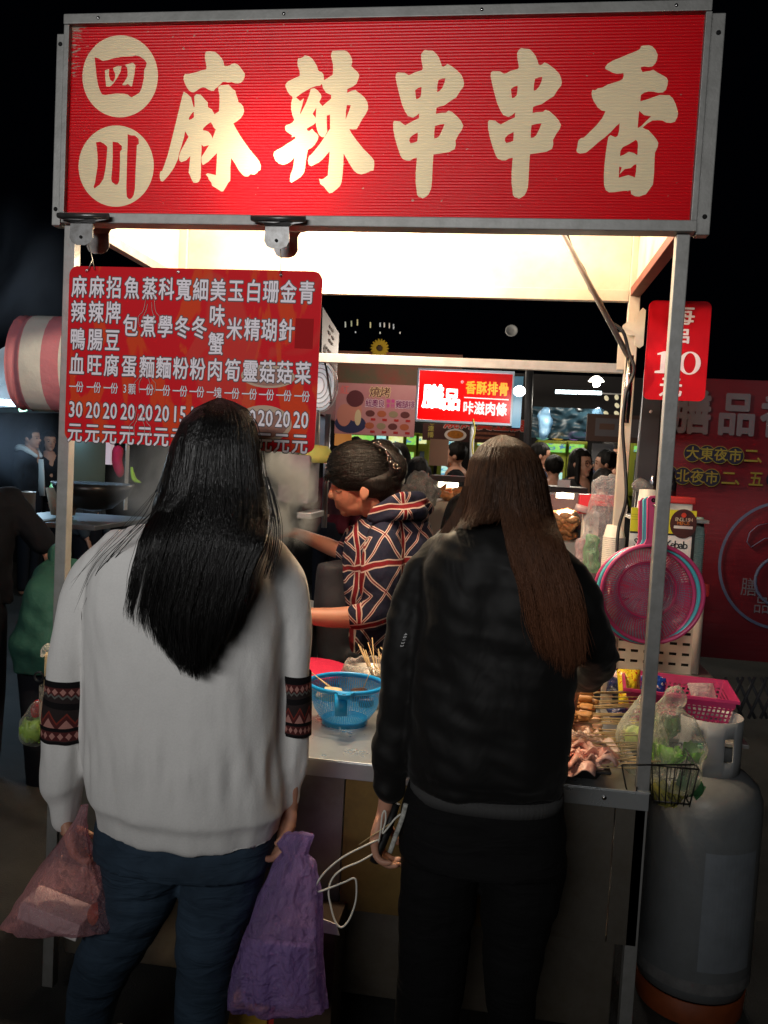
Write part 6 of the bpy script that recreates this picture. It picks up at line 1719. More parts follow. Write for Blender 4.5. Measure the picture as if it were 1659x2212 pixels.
# ================================================================ the market behind
NB = {}
def bgmat(name, col, rough=.8, **k):
    if name not in NB: NB[name] = M_(name, col, rough, **({'spec': .12} | k))
    return NB[name]
HB = hair_mat('crowd_black_hair', (0.011, 0.009, 0.008), .6, .15)
TR_ = bgmat('dark_trousers', (.012, .013, .018))
def bg_person(px, py, hpx, Y, top, label, face='back', hair='short', arms=None, hood=None, glasses=False, seat=False, tilt=0, group=None, top_scale=1.0):
    """px,py = crown of the head; hpx = head height in picture units"""
    s = hpx * Y / FOC / .225
    cw = at(px, py, Y)
    hz = cw.z - .115 * s
    e = empty('person', (cw.x, Y, 0), label, 'person', group)
    fd = {'back': Vector((0, 1, 0)), 'front': Vector((0, -1, 0)), 'left': Vector((-1, 0, 0)), 'right': Vector((1, 0, 0)), 'fr': Vector((.75, -.66, 0)), 'fl': Vector((-.75, -.66, 0)), 'br': Vector((.6, .8, 0)), 'bl': Vector((-.6, .8, 0))}[face].normalized()
    sd = Vector((0, 0, 1)).cross(fd)
    RM = Matrix((( sd.x, fd.x, 0), (sd.y, fd.y, 0), (0, 0, 1)))
    L = lambda x, y, z: Vector((cw.x, Y, hz)) + RM @ Vector((x * s, y * s, z * s))
    H = hz / s   # head height above ground in body units
    bm = bmesh.new()
    bm_ell(bm, L(0, 0, .01), (.075 * s, .09 * s, .095 * s), RM, 16, 12)
    bm_ell(bm, L(0, .035, -.045), (.055 * s, .055 * s, .065 * s), RM, 14, 10)
    bm_ell(bm, L(0, .098, -.028), (.012 * s, .018 * s, .018 * s), RM, 8, 6)
    bm_ell(bm, L(0, .083, -.062), (.020 * s, .012 * s, .008 * s), RM, 8, 6)
    bm_ell(bm, L(0, .070, -.095), (.022 * s, .018 * s, .016 * s), RM, 8, 6)
    for q in (-1, 1):
        bm_ell(bm, L(q * .078, -.005, -.02), (.008 * s, .016 * s, .026 * s), RM, 8, 6)
    limb3(bm, [(L(0, -.005, -.06), .05 * s), (L(0, -.02, -.16), .055 * s)], 10)
    limb3(bm, [(L(0, -.02, -.2), .11 * s), (L(0, -.02, -.45), .12 * s), (L(0, -.02, -.62), .12 * s)], 12)
    A = arms or {}
    hands = []
    for q in (-1, 1):
        el = A.get((q, 'e'), (q * .24, .0, -.46)); wr = A.get((q, 'w'), (q * .22, .10, -.68))
        limb3(bm, [(L(q * .17, -.02, -.20), .045 * s), (L(*el), .038 * s), (L(*wr), .026 * s)], 10)
        w_ = L(*wr); d_ = (L(*wr) - L(*el)).normalized()
        for t in (-.02, -.007, .007, .02): limb3(bm, [(w_ + sd * t * s * .5, .013 * s), (w_ + d_ * .06 * s + sd * t * s, .012 * s), (w_ + d_ * .12 * s + sd * t * s * 1.1 - Vector((0, 0, .02 * s)), .008 * s)], 6)
        limb3(bm, [(w_, .013 * s), (w_ + d_ * .05 * s + sd * q * -.035 * s, .009 * s)], 6)
        limb3(bm, [(L(q * .08, -.02, -.62), .06 * s), (L(q * .09, .0, -1.0), .05 * s), (L(q * .09, 0, -H + .05), .035 * s)], 8)
    link('body', blob(bm, max(.007, .0075 * s), 1), SKIN, e)
    bm = bmesh.new()
    rs = [(-.125, .075, .07), (-.165, .15, .085), (-.22, .205, .11), (-.40, .185, .12), (-.55, .18, .125), (-.66, .19, .125)]
    rg = []
    for z, rx, ry in rs: rg.append([bm.verts.new(L(math.cos(a) * rx, math.sin(a) * ry - .02, z)) for a in [2 * math.pi * k / 18 for k in range(18)]])
    for a, b_ in zip(rg, rg[1:]):
        for k in range(18): bm.faces.new((a[k], a[(k + 1) % 18], b_[(k + 1) % 18], b_[k]))
    bm.faces.new(rg[0][::-1]); bm.faces.new(rg[-1]); bmesh.ops.recalc_face_normals(bm, faces=bm.faces)
    for q in (-1, 1):
        el = A.get((q, 'e'), (q * .24, .0, -.46)); wr = A.get((q, 'w'), (q * .22, .10, -.68))
        mid = L(*el).lerp(L(*wr), A.get('sleeve', .85))
        pts = [(L(q * .16, -.02, -.20), .065 * s), (L(*el), .055 * s), (mid, .045 * s)] if A.get('sleeve', .85) > 0 else [(L(q * .16, -.02, -.20), .065 * s), (L(q * .16, -.02, -.20).lerp(L(*el), .8), .062 * s)]
        limb3(bm, pts, 10)
    link('jacket', blob(bm, .010 * max(1, s), 2, lambda p, n: noise.noise(p * 14) * .010 * top_scale), top, e)
    bm = bmesh.new()
    limb3(bm, [(L(0, -.02, -.62), .15 * s), (L(0, -.02, -.74), .15 * s)], 12)
    for q in (-1, 1): limb3(bm, [(L(q * .08, -.02, -.72), .085 * s), (L(q * .09, .0, -1.05), .07 * s), (L(q * .09, 0, -H + .09), .055 * s)], 10)
    link('trousers', blob(bm, .014, 1), TR_, e)
    bm = bmesh.new()
    bm_ell(bm, L(0, -.012, .028), (.088 * s, .098 * s, .095 * s), RM, 18, 12)
    if hair == 'long':
        bm_ell(bm, L(0, -.035, -.06), (.09 * s, .075 * s, .13 * s), RM, 14, 10)
        bm_ell(bm, L(0, -.075, -.22), (.085 * s, .045 * s, .16 * s), RM, 14, 10)
        for q in (-1, 1): limb3(bm, [(L(q * .075, .03, .03), .022 * s), (L(q * .088, .035, -.08), .024 * s), (L(q * .085, .04, -.22), .020 * s)], 8)
    elif hair == 'bun': bm_ell(bm, L(0, -.10, .05), (.04 * s, .04 * s, .04 * s), RM, 12, 8)
    if hair != 'none':
        me = blob(bm, .008 * max(1, s * .9), 2, lambda p, n: noise.noise(Vector((p.x * 40, p.y * 40, p.z * 10))) * .006)
        # keep the face free
        b2 = bmesh.new(); b2.from_mesh(me)
        kill = [v for v in b2.verts if (RM.transposed() @ (v.co - Vector((cw.x, Y, hz)))).y > .052 * s and (RM.transposed() @ (v.co - Vector((cw.x, Y, hz)))).z < .048 * s and abs((RM.transposed() @ (v.co - Vector((cw.x, Y, hz)))).x) < .07 * s]
        bmesh.ops.delete(b2, geom=kill, context='VERTS'); b2.to_mesh(me); b2.free()
        link('hair', me, HB, e)
    if face not in ('back', 'bl', 'br'):
        for q in (-1, 1):
            ellipsoid('eye', L(q * .030, .083, -.005), (.011 * s, .006 * s, .005 * s), bgmat('eye_dark', (.01, .01, .01), .2), e, rot=RM, seg=8, ring=6)
            tube('eyebrow', [L(q * .014, .090, .014), L(q * .034, .086, .018), L(q * .05, .074, .012)], .0022 * s, HB, e, segs=5)
        tube('lips', [L(-.018, .092, -.062), L(0, .097, -.060), L(.018, .092, -.062)], .0032 * s, bgmat('lips', (.30, .06, .05), .4), e, segs=6)
    if glasses:
        gl = empty('glasses', L(0, .09, -.005), 'thin dark framed glasses worn by the long haired woman beyond the counter', 'glasses') if glasses == 2 else None
        gp = e
        for q in (-1, 1): tube('glasses_rim', [L(q * .034 + .027 * math.cos(a), .094 - abs(math.cos(a)) * .004, -.008 + .025 * math.sin(a)) for a in [k * 6.2832 / 16 for k in range(17)]], .0022 * s, bgmat('frame_dark', (.02, .008, .01), .3), gp, segs=5)
        tube('glasses_bridge', [L(-.008, .098, -.006), L(.008, .098, -.006)], .002 * s, bgmat('frame_dark', (.02, .008, .01), .3), gp, segs=5)
    if hood is not None:
        bm = bmesh.new()
        limb3(bm, [(L(.10, -.0, -.13), .035 * s), (L(.07, -.09, -.12), .045 * s), (L(-.07, -.09, -.12), .045 * s), (L(-.10, .0, -.13), .035 * s), (L(-.045, .085, -.19), .022 * s)], 10)
        limb3(bm, [(L(.10, -.0, -.13), .032 * s), (L(.045, .085, -.19), .022 * s)], 10)
        link('hood', blob(bm, .009, 2), hood, e)
        box_pts = [L(.0, .115, -.22), L(.0, .125, -.38), L(0, .125, -.60)]
        tube('shirt_front', box_pts, [.030 * s, .035 * s, .05 * s], hood, e, segs=8, flat=.3)
    return e

# right of the cook: people at the stalls beyond
dk = bgmat('dark_jacket', (.010, .010, .012)); nv = bgmat('navy_jacket', (.015, .018, .035)); mr = bgmat('maroon_jacket', (.09, .012, .02)); gy = bgmat('grey_coat', (.05, .048, .048)); rd = bgmat('red_top', (.22, .012, .02))
bg_person(1257, 969, 58, 7.0, gy, 'long haired woman in glasses and a dark grey coat looking right', 'fr', 'long', glasses=True)
bg_person(1198, 983, 52, 7.4, dk, 'dark haired person with a round head left of the woman in glasses', 'back')
bg_person(1170, 956, 50, 7.9, nv, 'person half hidden behind the brown haired woman', 'right')
bg_person(1310, 972, 54, 7.6, nv, 'boy in navy seen from behind right of the woman in glasses', 'left')
bg_person(1322, 953, 52, 8.3, nv, 'man in a dark cap and glasses far behind the boy', 'fr', glasses=True)
bg_person(1304, 1013, 58, 5.8, gy, 'short haired boy seen from behind closest to the counter', 'back')
bg_person(905, 988, 62, 6.2, mr, 'long haired woman in red seen from behind right of the cook', 'back', 'long')
bg_person(862, 957, 62, 6.6, dk, 'dark haired woman behind the hair comb of the cook', 'br', 'long')
bg_person(770, 944, 44, 8.4, rd, 'person in red far behind the head of the cook', 'back')
bg_person(985, 955, 54, 7.2, dk, 'seller in black bending over a food case', 'left', arms={(-1, 'w'): (-.2, .3, -.5), (1, 'w'): (.2, .3, -.5)})
bg_person(722, 975, 52, 7.4, mr, 'person in maroon beyond the white post', 'back', 'long')
bg_person(1004, 1068, 100, 3.6, bgmat('wine_coat', (.12, .008, .02)), 'person in a wine red coat between the cook and the brown haired woman', 'back', 'long')

# left side
HW = bgmat('white_hood', (.55, .60, .62))
bg_person(68, 921, 50, 7.6, bgmat('black_hoodie', (.012, .014, .018)), 'young man in a black jacket with a white hood, facing right', 'right', 'short', hood=HW)
bg_person(106, 931, 46, 8.0, dk, 'dim long haired woman right of the man with the white hood', 'fr', 'long')
bg_person(196, 985, 52, 7.0, bgmat('steamy_grey', (.05, .06, .07)), 'bending figure in grey behind the left post', 'right', 'short')
bg_person(-56, 925, 120, 3.3, bgmat('charcoal_shirt', (.006, .0065, .009)), 'man in a charcoal short sleeved shirt with hand on hip at the left edge', 'fr', 'short',
          arms={(-1, 'e'): (-.30, -.02, -.42), (-1, 'w'): (-.20, .10, -.62), (1, 'e'): (.33, .05, -.44), (1, 'w'): (.30, .22, -.66), 'sleeve': 0})
# green puffer jacket, stooping
GRN = bgmat('green_puffer', (.035, .11, .085), .45, bmp=.01, bs=10)
gp = empty('person', (at(150, 1500, 3.4).x, 3.4, 0), 'crouching person in a green quilted puffer jacket outside the left post', 'person')
bm = bmesh.new()
for py, xl, xr, dp in ((1222, 110, 175, .10), (1240, 92, 190, .16), (1262, 78, 215, .20), (1310, 66, 218, .22), (1360, 56, 218, .23), (1400, 50, 218, .22), (1440, 48, 215, .21)):
    limb(bm, [((xl + xr) / 2 - (xr - xl) * .22, py, 3.4, (xr - xl) * .28), ((xl + xr) / 2 + (xr - xl) * .22, py, 3.4, (xr - xl) * .28)], 16)
bm_rows(bm, [(1215, 112, 180, 3.4, .12), (1260, 84, 212, 3.4, .20), (1320, 66, 222, 3.4, .235), (1380, 54, 222, 3.4, .245), (1440, 50, 218, 3.4, .22)], 24)
link('jacket', blob(bm, .012, 2, lambda p, n: noise.noise(p * 7) * .022 + noise.noise(p * 16) * .010), GRN, gp)
bm = bmesh.new()
bm_ell(bm, at(128, 1196, 3.4), (.04, .05, .05)); limb(bm, [(128, 1205, 3.4, 20), (130, 1250, 3.4, 30)])
for x in (90, 165): limb(bm, [(x, 1440, 3.4, 40), (x + 4, 1560, 3.3, 34), (x + 4, 1700, 3.4, 26), (x, 1790, 3.4, 22)])
link('body', blob(bm, .012, 1), SKIN, gp)
bm = bmesh.new(); bm_ell(bm, at(130, 1196, 3.4), (.05, .06, .055)); limb(bm, [(140, 1222, 3.35, 16), (118, 1228, 3.35, 18)])
link('hood', blob(bm, .012, 2, lambda p, n: noise.noise(p * 12) * .012), GRN, gp)
bm = bmesh.new()
for x in (90, 165): limb(bm, [(x, 1430, 3.4, 56), (x + 4, 1560, 3.3, 48), (x + 4, 1700, 3.4, 38), (x, 1775, 3.4, 32)])
link('trousers', blob(bm, .014, 1), TR_, gp)

# ---------------------------------------------------------------- signs beyond
def panel_at(px0, py0, px1, py1, Y, name, label, cat, mat, th=.03, parent=None):
    a, b_ = at(px0, py1, Y), at(px1, py1, Y); t = at(px0, py0, Y)
    w_, h_ = b_.x - a.x, t.z - a.z
    e = empty(name, (a.x + w_ / 2, Y, a.z), label, cat)
    P3 = plane3d((a.x, Y, a.z), (1, 0, 0), (0, 0, 1))
    slab('panel', [(0, 0), (w_, 0), (w_, h_), (0, h_)], P3, th, mat, e)
    return e, P3, w_, h_
# backlit snack sign
Ys = 6.0
a, b_ = at(901, 905, Ys), at(1102, 905, Ys); t = at(901, 802, Ys)
w6, h6 = b_.x - a.x, t.z - a.z + .01
e6 = empty('lightbox_sign', (a.x + w6 / 2, Ys, a.z), 'red backlit lightbox sign with white and gold characters above the crowd', 'sign')
L6 = plane3d((a.x, Ys, a.z), (1, 0, -.012), (0, 0, 1))
RED6 = translucent('lightbox_red', (.80, .018, .02), .6, 1.0, .3, .5); WH6 = emit('lightbox_white', (1, .90, .88), .75); GO6 = emit('lightbox_gold', (1, .45, .03), .75); HOT6 = emit('lightbox_hot_white', (1, .93, .85), 3.5)
slab('face', [(0, 0), (w6, 0), (w6, h6), (0, h6)], L6, .002, RED6, e6)
fw = w6 / 210
brush = [('膳', 34 * fw, h6 * .48, 50 * fw, 56 * fw), ('品', 76 * fw, h6 * .44, 42 * fw, 52 * fw)]
lettering('lettering', brush, L6, HOT6, e6, .035, .003)
lettering('lettering', [(c, (118 + 24.5 * i) * fw, h6 * .70, 24 * fw, 31 * fw) for i, c in enumerate('香酥排骨')], L6, GO6, e6, .03, .003)
lettering('lettering', [(c, (115 + 24.8 * i) * fw, h6 * .29, 25 * fw, 31 * fw) for i, c in enumerate('咔滋肉條')], L6, WH6, e6, .03, .003)
lettering('lettering', [('®', 98 * fw, h6 * .80, 9 * fw, 9 * fw)], L6, WH6, e6, 0, .003)
slab('rule', [(104 * fw, h6 * .48), (204 * fw, h6 * .48), (204 * fw, h6 * .50), (104 * fw, h6 * .50)], lambda x, y, z=0: L6(x, y, z + .004), .001, WH6, e6)
FR = bgmat('lightbox_frame', (.35, .42, .5), .4)
box('frame', (a.x - .012, Ys - .006, a.z - .018), (a.x + w6 + .012, Ys + .16, a.z - .002), FR, e6)
box('frame', (a.x - .012, Ys - .006, a.z + h6 + .001), (a.x + w6 + .012, Ys + .16, a.z + h6 + .014), FR, e6)
box('frame', (a.x - .014, Ys - .006, a.z - .002), (a.x - .002, Ys + .16, a.z + h6), FR, e6)
box('frame', (a.x + w6 + .001, Ys - .006, a.z - .002), (a.x + w6 + .012, Ys + .16, a.z + h6), FR, e6)
box('back', (a.x, Ys + .15, a.z), (a.x + w6, Ys + .158, a.z + h6), WHITE, e6)
box('side_film', (a.x + w6 + .013, Ys - .01, a.z - .03), (a.x + w6 + .075, Ys + .16, a.z + h6 - .02), translucent('blue_film', (.12, .35, .55), .4, .7), e6)
pt_lamp('lightbox_tube', (a.x + w6 * .20, Ys + .06, a.z + h6 * .40), 6.5, (1.0, .93, .82), .05)
pt_lamp('lightbox_tube', (a.x + w6 * .62, Ys + .10, a.z + h6 * .48), .55, (1.0, .95, .9), .05)
tube('sign_pole', [at(1020, 905, Ys + .05), at(1018, 1040, Ys + .05)], .016, bgmat('white_pole', (.6, .6, .58), .4), e6)
tube('sign_cable', curve_pts([at(1022, 905, Ys), at(1026, 930, Ys - .02), at(1020, 960, Ys - .02), at(1024, 1000, Ys - .02)], 4), .006, bgmat('yellow_cable', (.5, .42, .1), .5), e6, segs=6)

# pink grill banner
PINKB = M_('pink_banner', (.34, .12, .13), .6, var=.6, vs=3, dark=(.40, .19, .17))
e7, P7, w7, h7 = panel_at(722, 826, 894, 936, 7.5, 'grill_banner', 'pink food banner with a row of dish pictures above the game machines', 'banner', PINKB)
u7 = w7 / 172
DKP = bgmat('banner_dark', (.09, .025, .03)); WHP = bgmat('banner_white', (.55, .40, .45)); MGP = bgmat('banner_magenta', (.42, .05, .20)); SKP = bgmat('banner_skin', (.42, .16, .12)); CRP = bgmat('banner_cream', (.48, .36, .22)); NVP = bgmat('banner_navy', (.03, .03, .07))
fill_curve('picture', [ellipse(34 * u7, 22 * u7, 34 * u7, 20 * u7)], NVP, e7, P7, .001)
fill_curve('picture', [ellipse(42 * u7, 50 * u7, 16 * u7, 22 * u7)], SKP, e7, P7, .002)
fill_curve('picture', [ellipse(42 * u7, 76 * u7, 19 * u7, 18 * u7)], DKP, e7, P7, .003)
fill_curve('picture', [ellipse(20 * u7, 40 * u7, 16 * u7, 24 * u7)], SKP, e7, P7, .0035)
fill_curve('picture', [ellipse(50 * u7, 36 * u7, 7 * u7, 17 * u7)], CRP, e7, P7, .004)
lettering('lettering', [('紅', 18 * u7, 94 * u7, 20 * u7, 20 * u7)], P7, bgmat('banner_rose', (.55, .12, .12)), e7, .02, .003)
lettering('lettering_outline', [('燒', 84 * u7, 92 * u7, 25 * u7, 24 * u7), ('烤', 106 * u7, 92 * u7, 25 * u7, 24 * u7)], P7, bgmat('banner_tan', (.55, .38, .20)), e7, .05, .003)
lettering('lettering', [('燒', 84 * u7, 92 * u7, 24 * u7, 24 * u7), ('烤', 106 * u7, 92 * u7, 24 * u7, 24 * u7)], P7, DKP, e7, .01, .004)
for st_, x_0 in (('紐奧良', 72), ('雞腿排', 137)):
    lettering('lettering_outline', [(c, (x_0 + 13.5 * i) * u7, 68 * u7, 15 * u7, 18 * u7) for i, c in enumerate(st_)], P7, WHP, e7, .07, .003)
    lettering('lettering', [(c, (x_0 + 13.5 * i) * u7, 68 * u7, 14.5 * u7, 17.5 * u7) for i, c in enumerate(st_)], P7, bgmat('banner_maroon', (.16, .02, .08)), e7, .02, .004)
lettering('lettering', [('無', 114 * u7, 74 * u7, 9 * u7, 9 * u7), ('骨', 124 * u7, 74 * u7, 9 * u7, 9 * u7), ('多', 114 * u7, 64 * u7, 9 * u7, 9 * u7), ('汁', 124 * u7, 64 * u7, 9 * u7, 9 * u7)], P7, MGP, e7, .03, .004)
for i in range(4):
    for j in range(2):
        cx, cy = (76 + 25 * i) * u7, (46 - 26 * j) * u7
        fill_curve('picture', [ellipse(cx, cy, 10 * u7, 7 * u7)], bgmat('dish_%d' % ((i + j) % 3), ((.10, .03, .03), (.30, .08, .04), (.22, .16, .10))[(i + j) % 3]), e7, P7, .003)
        slab('price_tag', [(cx + 2 * u7, cy - 15 * u7), (cx + 12 * u7, cy - 15 * u7), (cx + 12 * u7, cy - 10 * u7), (cx + 2 * u7, cy - 10 * u7)], lambda x, y, z=0: P7(x, y, z + .004), .001, bgmat('tag_red', (.30, .02, .02)), e7)
box('valance', at(722, 826, 7.52), at(1000, 768, 7.56), M_('dim_mural', (.07, .055, .03), .8, var=1.0, vs=5, dark=(.16, .03, .02)), None, label='dim painted mural board above the pink banner', cat='banner')

# stinky tofu banner
e8, P8, w8, h8 = panel_at(912, 886, 1122, 950, 7.2, 'tofu_banner', 'dark banner with red characters and a plate picture under the lightbox', 'banner', bgmat('dark_banner', (.05, .022, .02), var=.5, vs=4))
u8 = w8 / 210
RC = bgmat('banner_red', (.42, .03, .02)); WB = bgmat('banner_offwhite', (.45, .38, .35))
rowt = [(c, (62 + 36 * i) * u8, 41 * u8, 34 * u8, 28 * u8) for i, c in enumerate('燒烤臭豆腐')]
lettering('lettering_outline', rowt, P8, WB, e8, .06, .002); lettering('lettering', rowt, P8, RC, e8, .025, .003)
lettering('lettering', [(c, 18 * u8, (54 - 14 * i) * u8, 14 * u8, 13 * u8) for i, c in enumerate('元老遠播')], P8, bgmat('old_gold', (.30, .24, .06)), e8, .01, .003)
fill_curve('plate', [ellipse(72 * u8, 14 * u8, 24 * u8, 13 * u8)], WB, e8, P8, .003); fill_curve('plate_food', [ellipse(72 * u8, 15 * u8, 18 * u8, 9 * u8)], bgmat('tofu_print', (.34, .12, .02), var=.9, vs=40), e8, P8, .004)
for q in (30, 18, 8): slab('print_line', [(110 * u8, q * u8), (200 * u8, q * u8), (200 * u8, (q + 5) * u8), (110 * u8, (q + 5) * u8)], lambda x, y, z=0: P8(x, y, z + .003), .001, bgmat('dull_print', (.22, .08, .05), var=1, vs=60), e8)

# tea stall side sign (seen at an angle)
Yt = 4.2
ta, tb2 = at(686, 890, 3.9), at(724, 889, 4.7)
tt_ = at(686, 662, 3.9)
e9 = empty('tea_sign', (ta.x, 4.2, ta.z), 'maroon vertical tea sign with pale characters seen edge on beside the menu board', 'sign')
dirv = (Vector((tb2.x, 4.7, 0)) - Vector((ta.x, 3.9, 0)))
W9 = dirv.length
P9 = plane3d((ta.x, 3.9, ta.z), dirv, (0, 0, 1)); h9 = tt_.z - ta.z
slab('panel', [(0, 0), (W9, 0), (W9, h9), (0, h9)], P9, .04, bgmat('tea_maroon', (.10, .018, .025), .5), e9)
for k in range(6): slab('emblem_petal', ellipse(W9 * .5 + .09 * math.cos(k * 1.05), h9 * .85 + .04 * math.sin(k * 1.05), .06, .008, 10), lambda x, y, z=0: P9(x, y, z + .003), .001, bgmat('tea_pale', (.35, .28, .26)), e9)
lettering('lettering', [(c, W9 * (.25 + .20 * i), h9 * (.62), W9 * .22, h9 * .16) for i, c in enumerate('紅茶鮮奶')], P9, bgmat('tea_pale', (.35, .28, .26)), e9, .02, .003)
lettering('lettering', [(c, W9 * (.25 + .20 * i), h9 * (.40), W9 * .22, h9 * .16) for i, c in enumerate('冬瓜鮮奶')], P9, bgmat('tea_pale', (.35, .28, .26)), e9, .02, .003)
tube('sign_post', [at(690, 660, 3.9), at(681, 1060, 3.9)], .016, bgmat('steel_dim', (.4, .4, .42), .35, metal=.7), e9)
tube('sign_post', [at(709, 895, 4.0), at(700, 1140, 4.0)], .014, bgmat('steel_dim', (.4, .4, .42), .35, metal=.7), e9)
box('blue_card', at(680, 962, 4.1), at(706, 900, 4.11), bgmat('pale_blue', (.45, .55, .68)), e9)
# work lamp with a wire guard
wl_ = empty('work_lamp', at(697, 835, 3.6), 'white work lamp in a wire guard beside the menu board', 'lamp')
lc = at(694, 835, 3.6)
ellipsoid('reflector', lc, (.060, .05, .105), emit('work_glow', (.9, .95, 1.0), .35), wl_, seg=24, ring=16)
for i in range(5):
    r_ = .030 + .016 * i
    tube('guard_wire', [lc + Vector((r_ * .85 * math.cos(a), -.058 + .008 * i, .115 * r_ / .094 * math.sin(a))) for a in [k * 6.2832 / 24 for k in range(25)]], .0020, bgmat('guard', (.35, .35, .35), .3, metal=.8), wl_, segs=5)
tube('bracket', [at(697, 770, 3.55), at(704, 790, 3.55), at(716, 868, 3.52), at(712, 872, 3.52)], .005, BLACK, wl_, segs=6)

# ---------------------------------------------------------------- lamps far off, with unseen fill lights added between them
def glow(name, c, r, colr, s, label, cat='lamp', rz=1):
    return ellipsoid(name, c, r, emit(name + '_g%d' % len(bpy.data.materials), colr, s), None, seg=16, ring=10, label=label, cat=cat)
pt_lamp('left_fill_light', at(70, 880, 6.9), 14, (.6, .85, 1.0), .08)  # unseen bluish light added to pick out the white-hooded man
l1 = empty('pendant_lamp', at(1288, 820, 8.0), 'bright white pendant lamp at the top right of the far stalls', 'lamp')
lathe('shade', [(.02, .05), (.05, .03), (.075, .0), (.0, -.002)], emit('pendant_shade', (1, .93, .8), 6), l1, loc=at(1288, 824, 8.0), segs=24)
ellipsoid('bulb', at(1288, 829, 8.0), (.035, .035, .03), emit('pendant_bulb', (1, .95, .85), 30), l1)
pt_lamp('pendant_light', at(1288, 842, 8.0), 45, (1, .93, .8), .06)
tl = empty('tube_lamp', at(1250, 847, 8.6), 'pair of cyan white tube lamps end to end under the pendant lamp', 'lamp')
tube('tube', [at(1200, 846, 8.6), at(1247, 847.5, 8.6)], .018, emit('tube_cyan', (.75, .95, 1.0), 7), tl)
tube('tube', [at(1249, 847.5, 8.6), at(1299, 849, 8.6)], .018, emit('tube_cyan2', (.75, .95, 1.0), 7), tl)
tl.location.z += 0
pt_lamp('bulb_glow', at(1122, 850, 5.5), 16, (1, .95, .88), .05)
glow('bulb', at(1122, 845, 5.6), (.04, .04, .035), (.95, .97, 1), 12, 'bright bulb at the right end of the lightbox sign')
glow('bulb', at(712, 797, 9.0), (.028, .028, .028), (.95, .97, 1), 14, 'small bright bulb right of the work lamp')
pt_lamp('far_fill_light', at(1000, 720, 8.8), 40, (1, .88, .72), .15)  # fill light added for the far stalls, no lamp there
pt_lamp('far_fill_light', at(1180, 905, 7.5), 9, (1, .9, .75), .08)  # another added fill without a visible source, before the tent wall
pt_lamp('market_fill_light', at(860, 770, 6.7), 26, (1, .86, .70), .1)  # added to brighten the banners, no lamp hangs here
pt_lamp('market_fill_light', at(1240, 900, 5.4), 10, (1, .82, .60), .08)  # added fill over the crowd on the right, no fixture
lf = empty('tube_lamp', at(40, 872, 4.4), 'glaring blue white tube lamp under the white awning at the left edge', 'lamp')
tube('tube', [at(-90, 862, 4.4), at(56, 873, 4.4)], .018, emit('tube_blue', (.55, .80, 1.0), 9), lf)
tube('tube_end', [at(47, 872, 4.4), at(50, 888, 4.4)], .022, emit('tube_green', (.5, 1.0, .75), 3), lf)
area_lamp('tube_light', at(5, 888, 4.45), at(5, 1300, 4.6), 1.0, .05, 15, (.45, .72, 1.0))
spot = lathe('dish_lamp', [(0, 0), (.03, .003), (.058, .016), (.066, .03), (.06, .033), (.05, .025), (.025, .01)], bgmat('dish_grey', (.10, .10, .10), .4), None, M=Matrix.Translation(at(1105, 716, 9.0)) @ Matrix.Rotation(math.radians(80), 4, 'X'), segs=28, label='unlit round dish lamp high in the dark', cat='lamp')

# sunflower and hanging chimes
sf = empty('sunflower', at(820, 750, 7.4), 'yellow sunflower ornament above the crossbar', 'ornament')
sc = at(820, 752, 7.4)
for k in range(18):
    a = k * 6.2832 / 18
    bm = bmesh.new(); bm_ell(bm, sc + Vector((.055 * math.cos(a), 0, .055 * math.sin(a))), (.030, .006, .012), Matrix.Rotation(-a, 3, 'Y'), 8, 6)
    link('petal', mesh_of(bm), bgmat('petal', (.20, .13, .01)), sf)
ellipsoid('disc', sc + Vector((0, -.01, 0)), (.026, .015, .026), bgmat('disc_brown', (.03, .018, .01)), sf)
for i, (x, y0_, y1_, c_) in enumerate(((746, 695, 707, (.6, .6, .5)), (759, 693, 705, (.5, .5, .3)), (772, 690, 703, (.7, .6, .3)), (800, 696, 708, (.7, .6, .3)), (821, 697, 706, (.6, .6, .6)), (830, 697, 707, (.7, .6, .5)), (841, 698, 709, (.6, .5, .4)), (850, 700, 711, (.5, .5, .5)), (768, 716, 719, (.7, .7, .7)), (821, 717, 721, (.8, .75, .6)), (864, 717, 721, (.7, .6, .5)))):
    tube('string_light', [at(x, y0_, 8.2), at(x, y1_, 8.2)], .006, emit('strip_%d' % i, c_, .5), None, segs=6, label='tiny lit ornament strip number hanging in the dark above the sunflower'.replace(' number', ''), cat='ornament', group='lit ornament strips hanging in the dark')
rdm = random.Random(4)
for i, (x, y) in enumerate(((1310, 860), (1309, 893), (1332, 858), (1333, 876), (1332, 893), (1348, 862), (1347, 880), (1349, 894))):
    ellipsoid('leaf_light', at(x, y, 6.5), (.016, .006, .022), emit('leafl', (.9, .8, .5), .55) if i == 0 else bpy.data.materials['leafl'], None, rot=Matrix.Rotation(rdm.uniform(-1, 1), 3, 'Y'), seg=8, ring=6, label='small pale leaf shaped ornament on the hanging strings right of the tube lamp', cat='ornament', group='leaf ornaments on strings')
tube('ornament_rail', [at(1300, 850, 6.5), at(1356, 852, 6.5)], .006, bgmat('rail', (.5, .5, .5)), None, segs=6, label='thin rail from which the pale leaf ornaments hang', cat='rail')

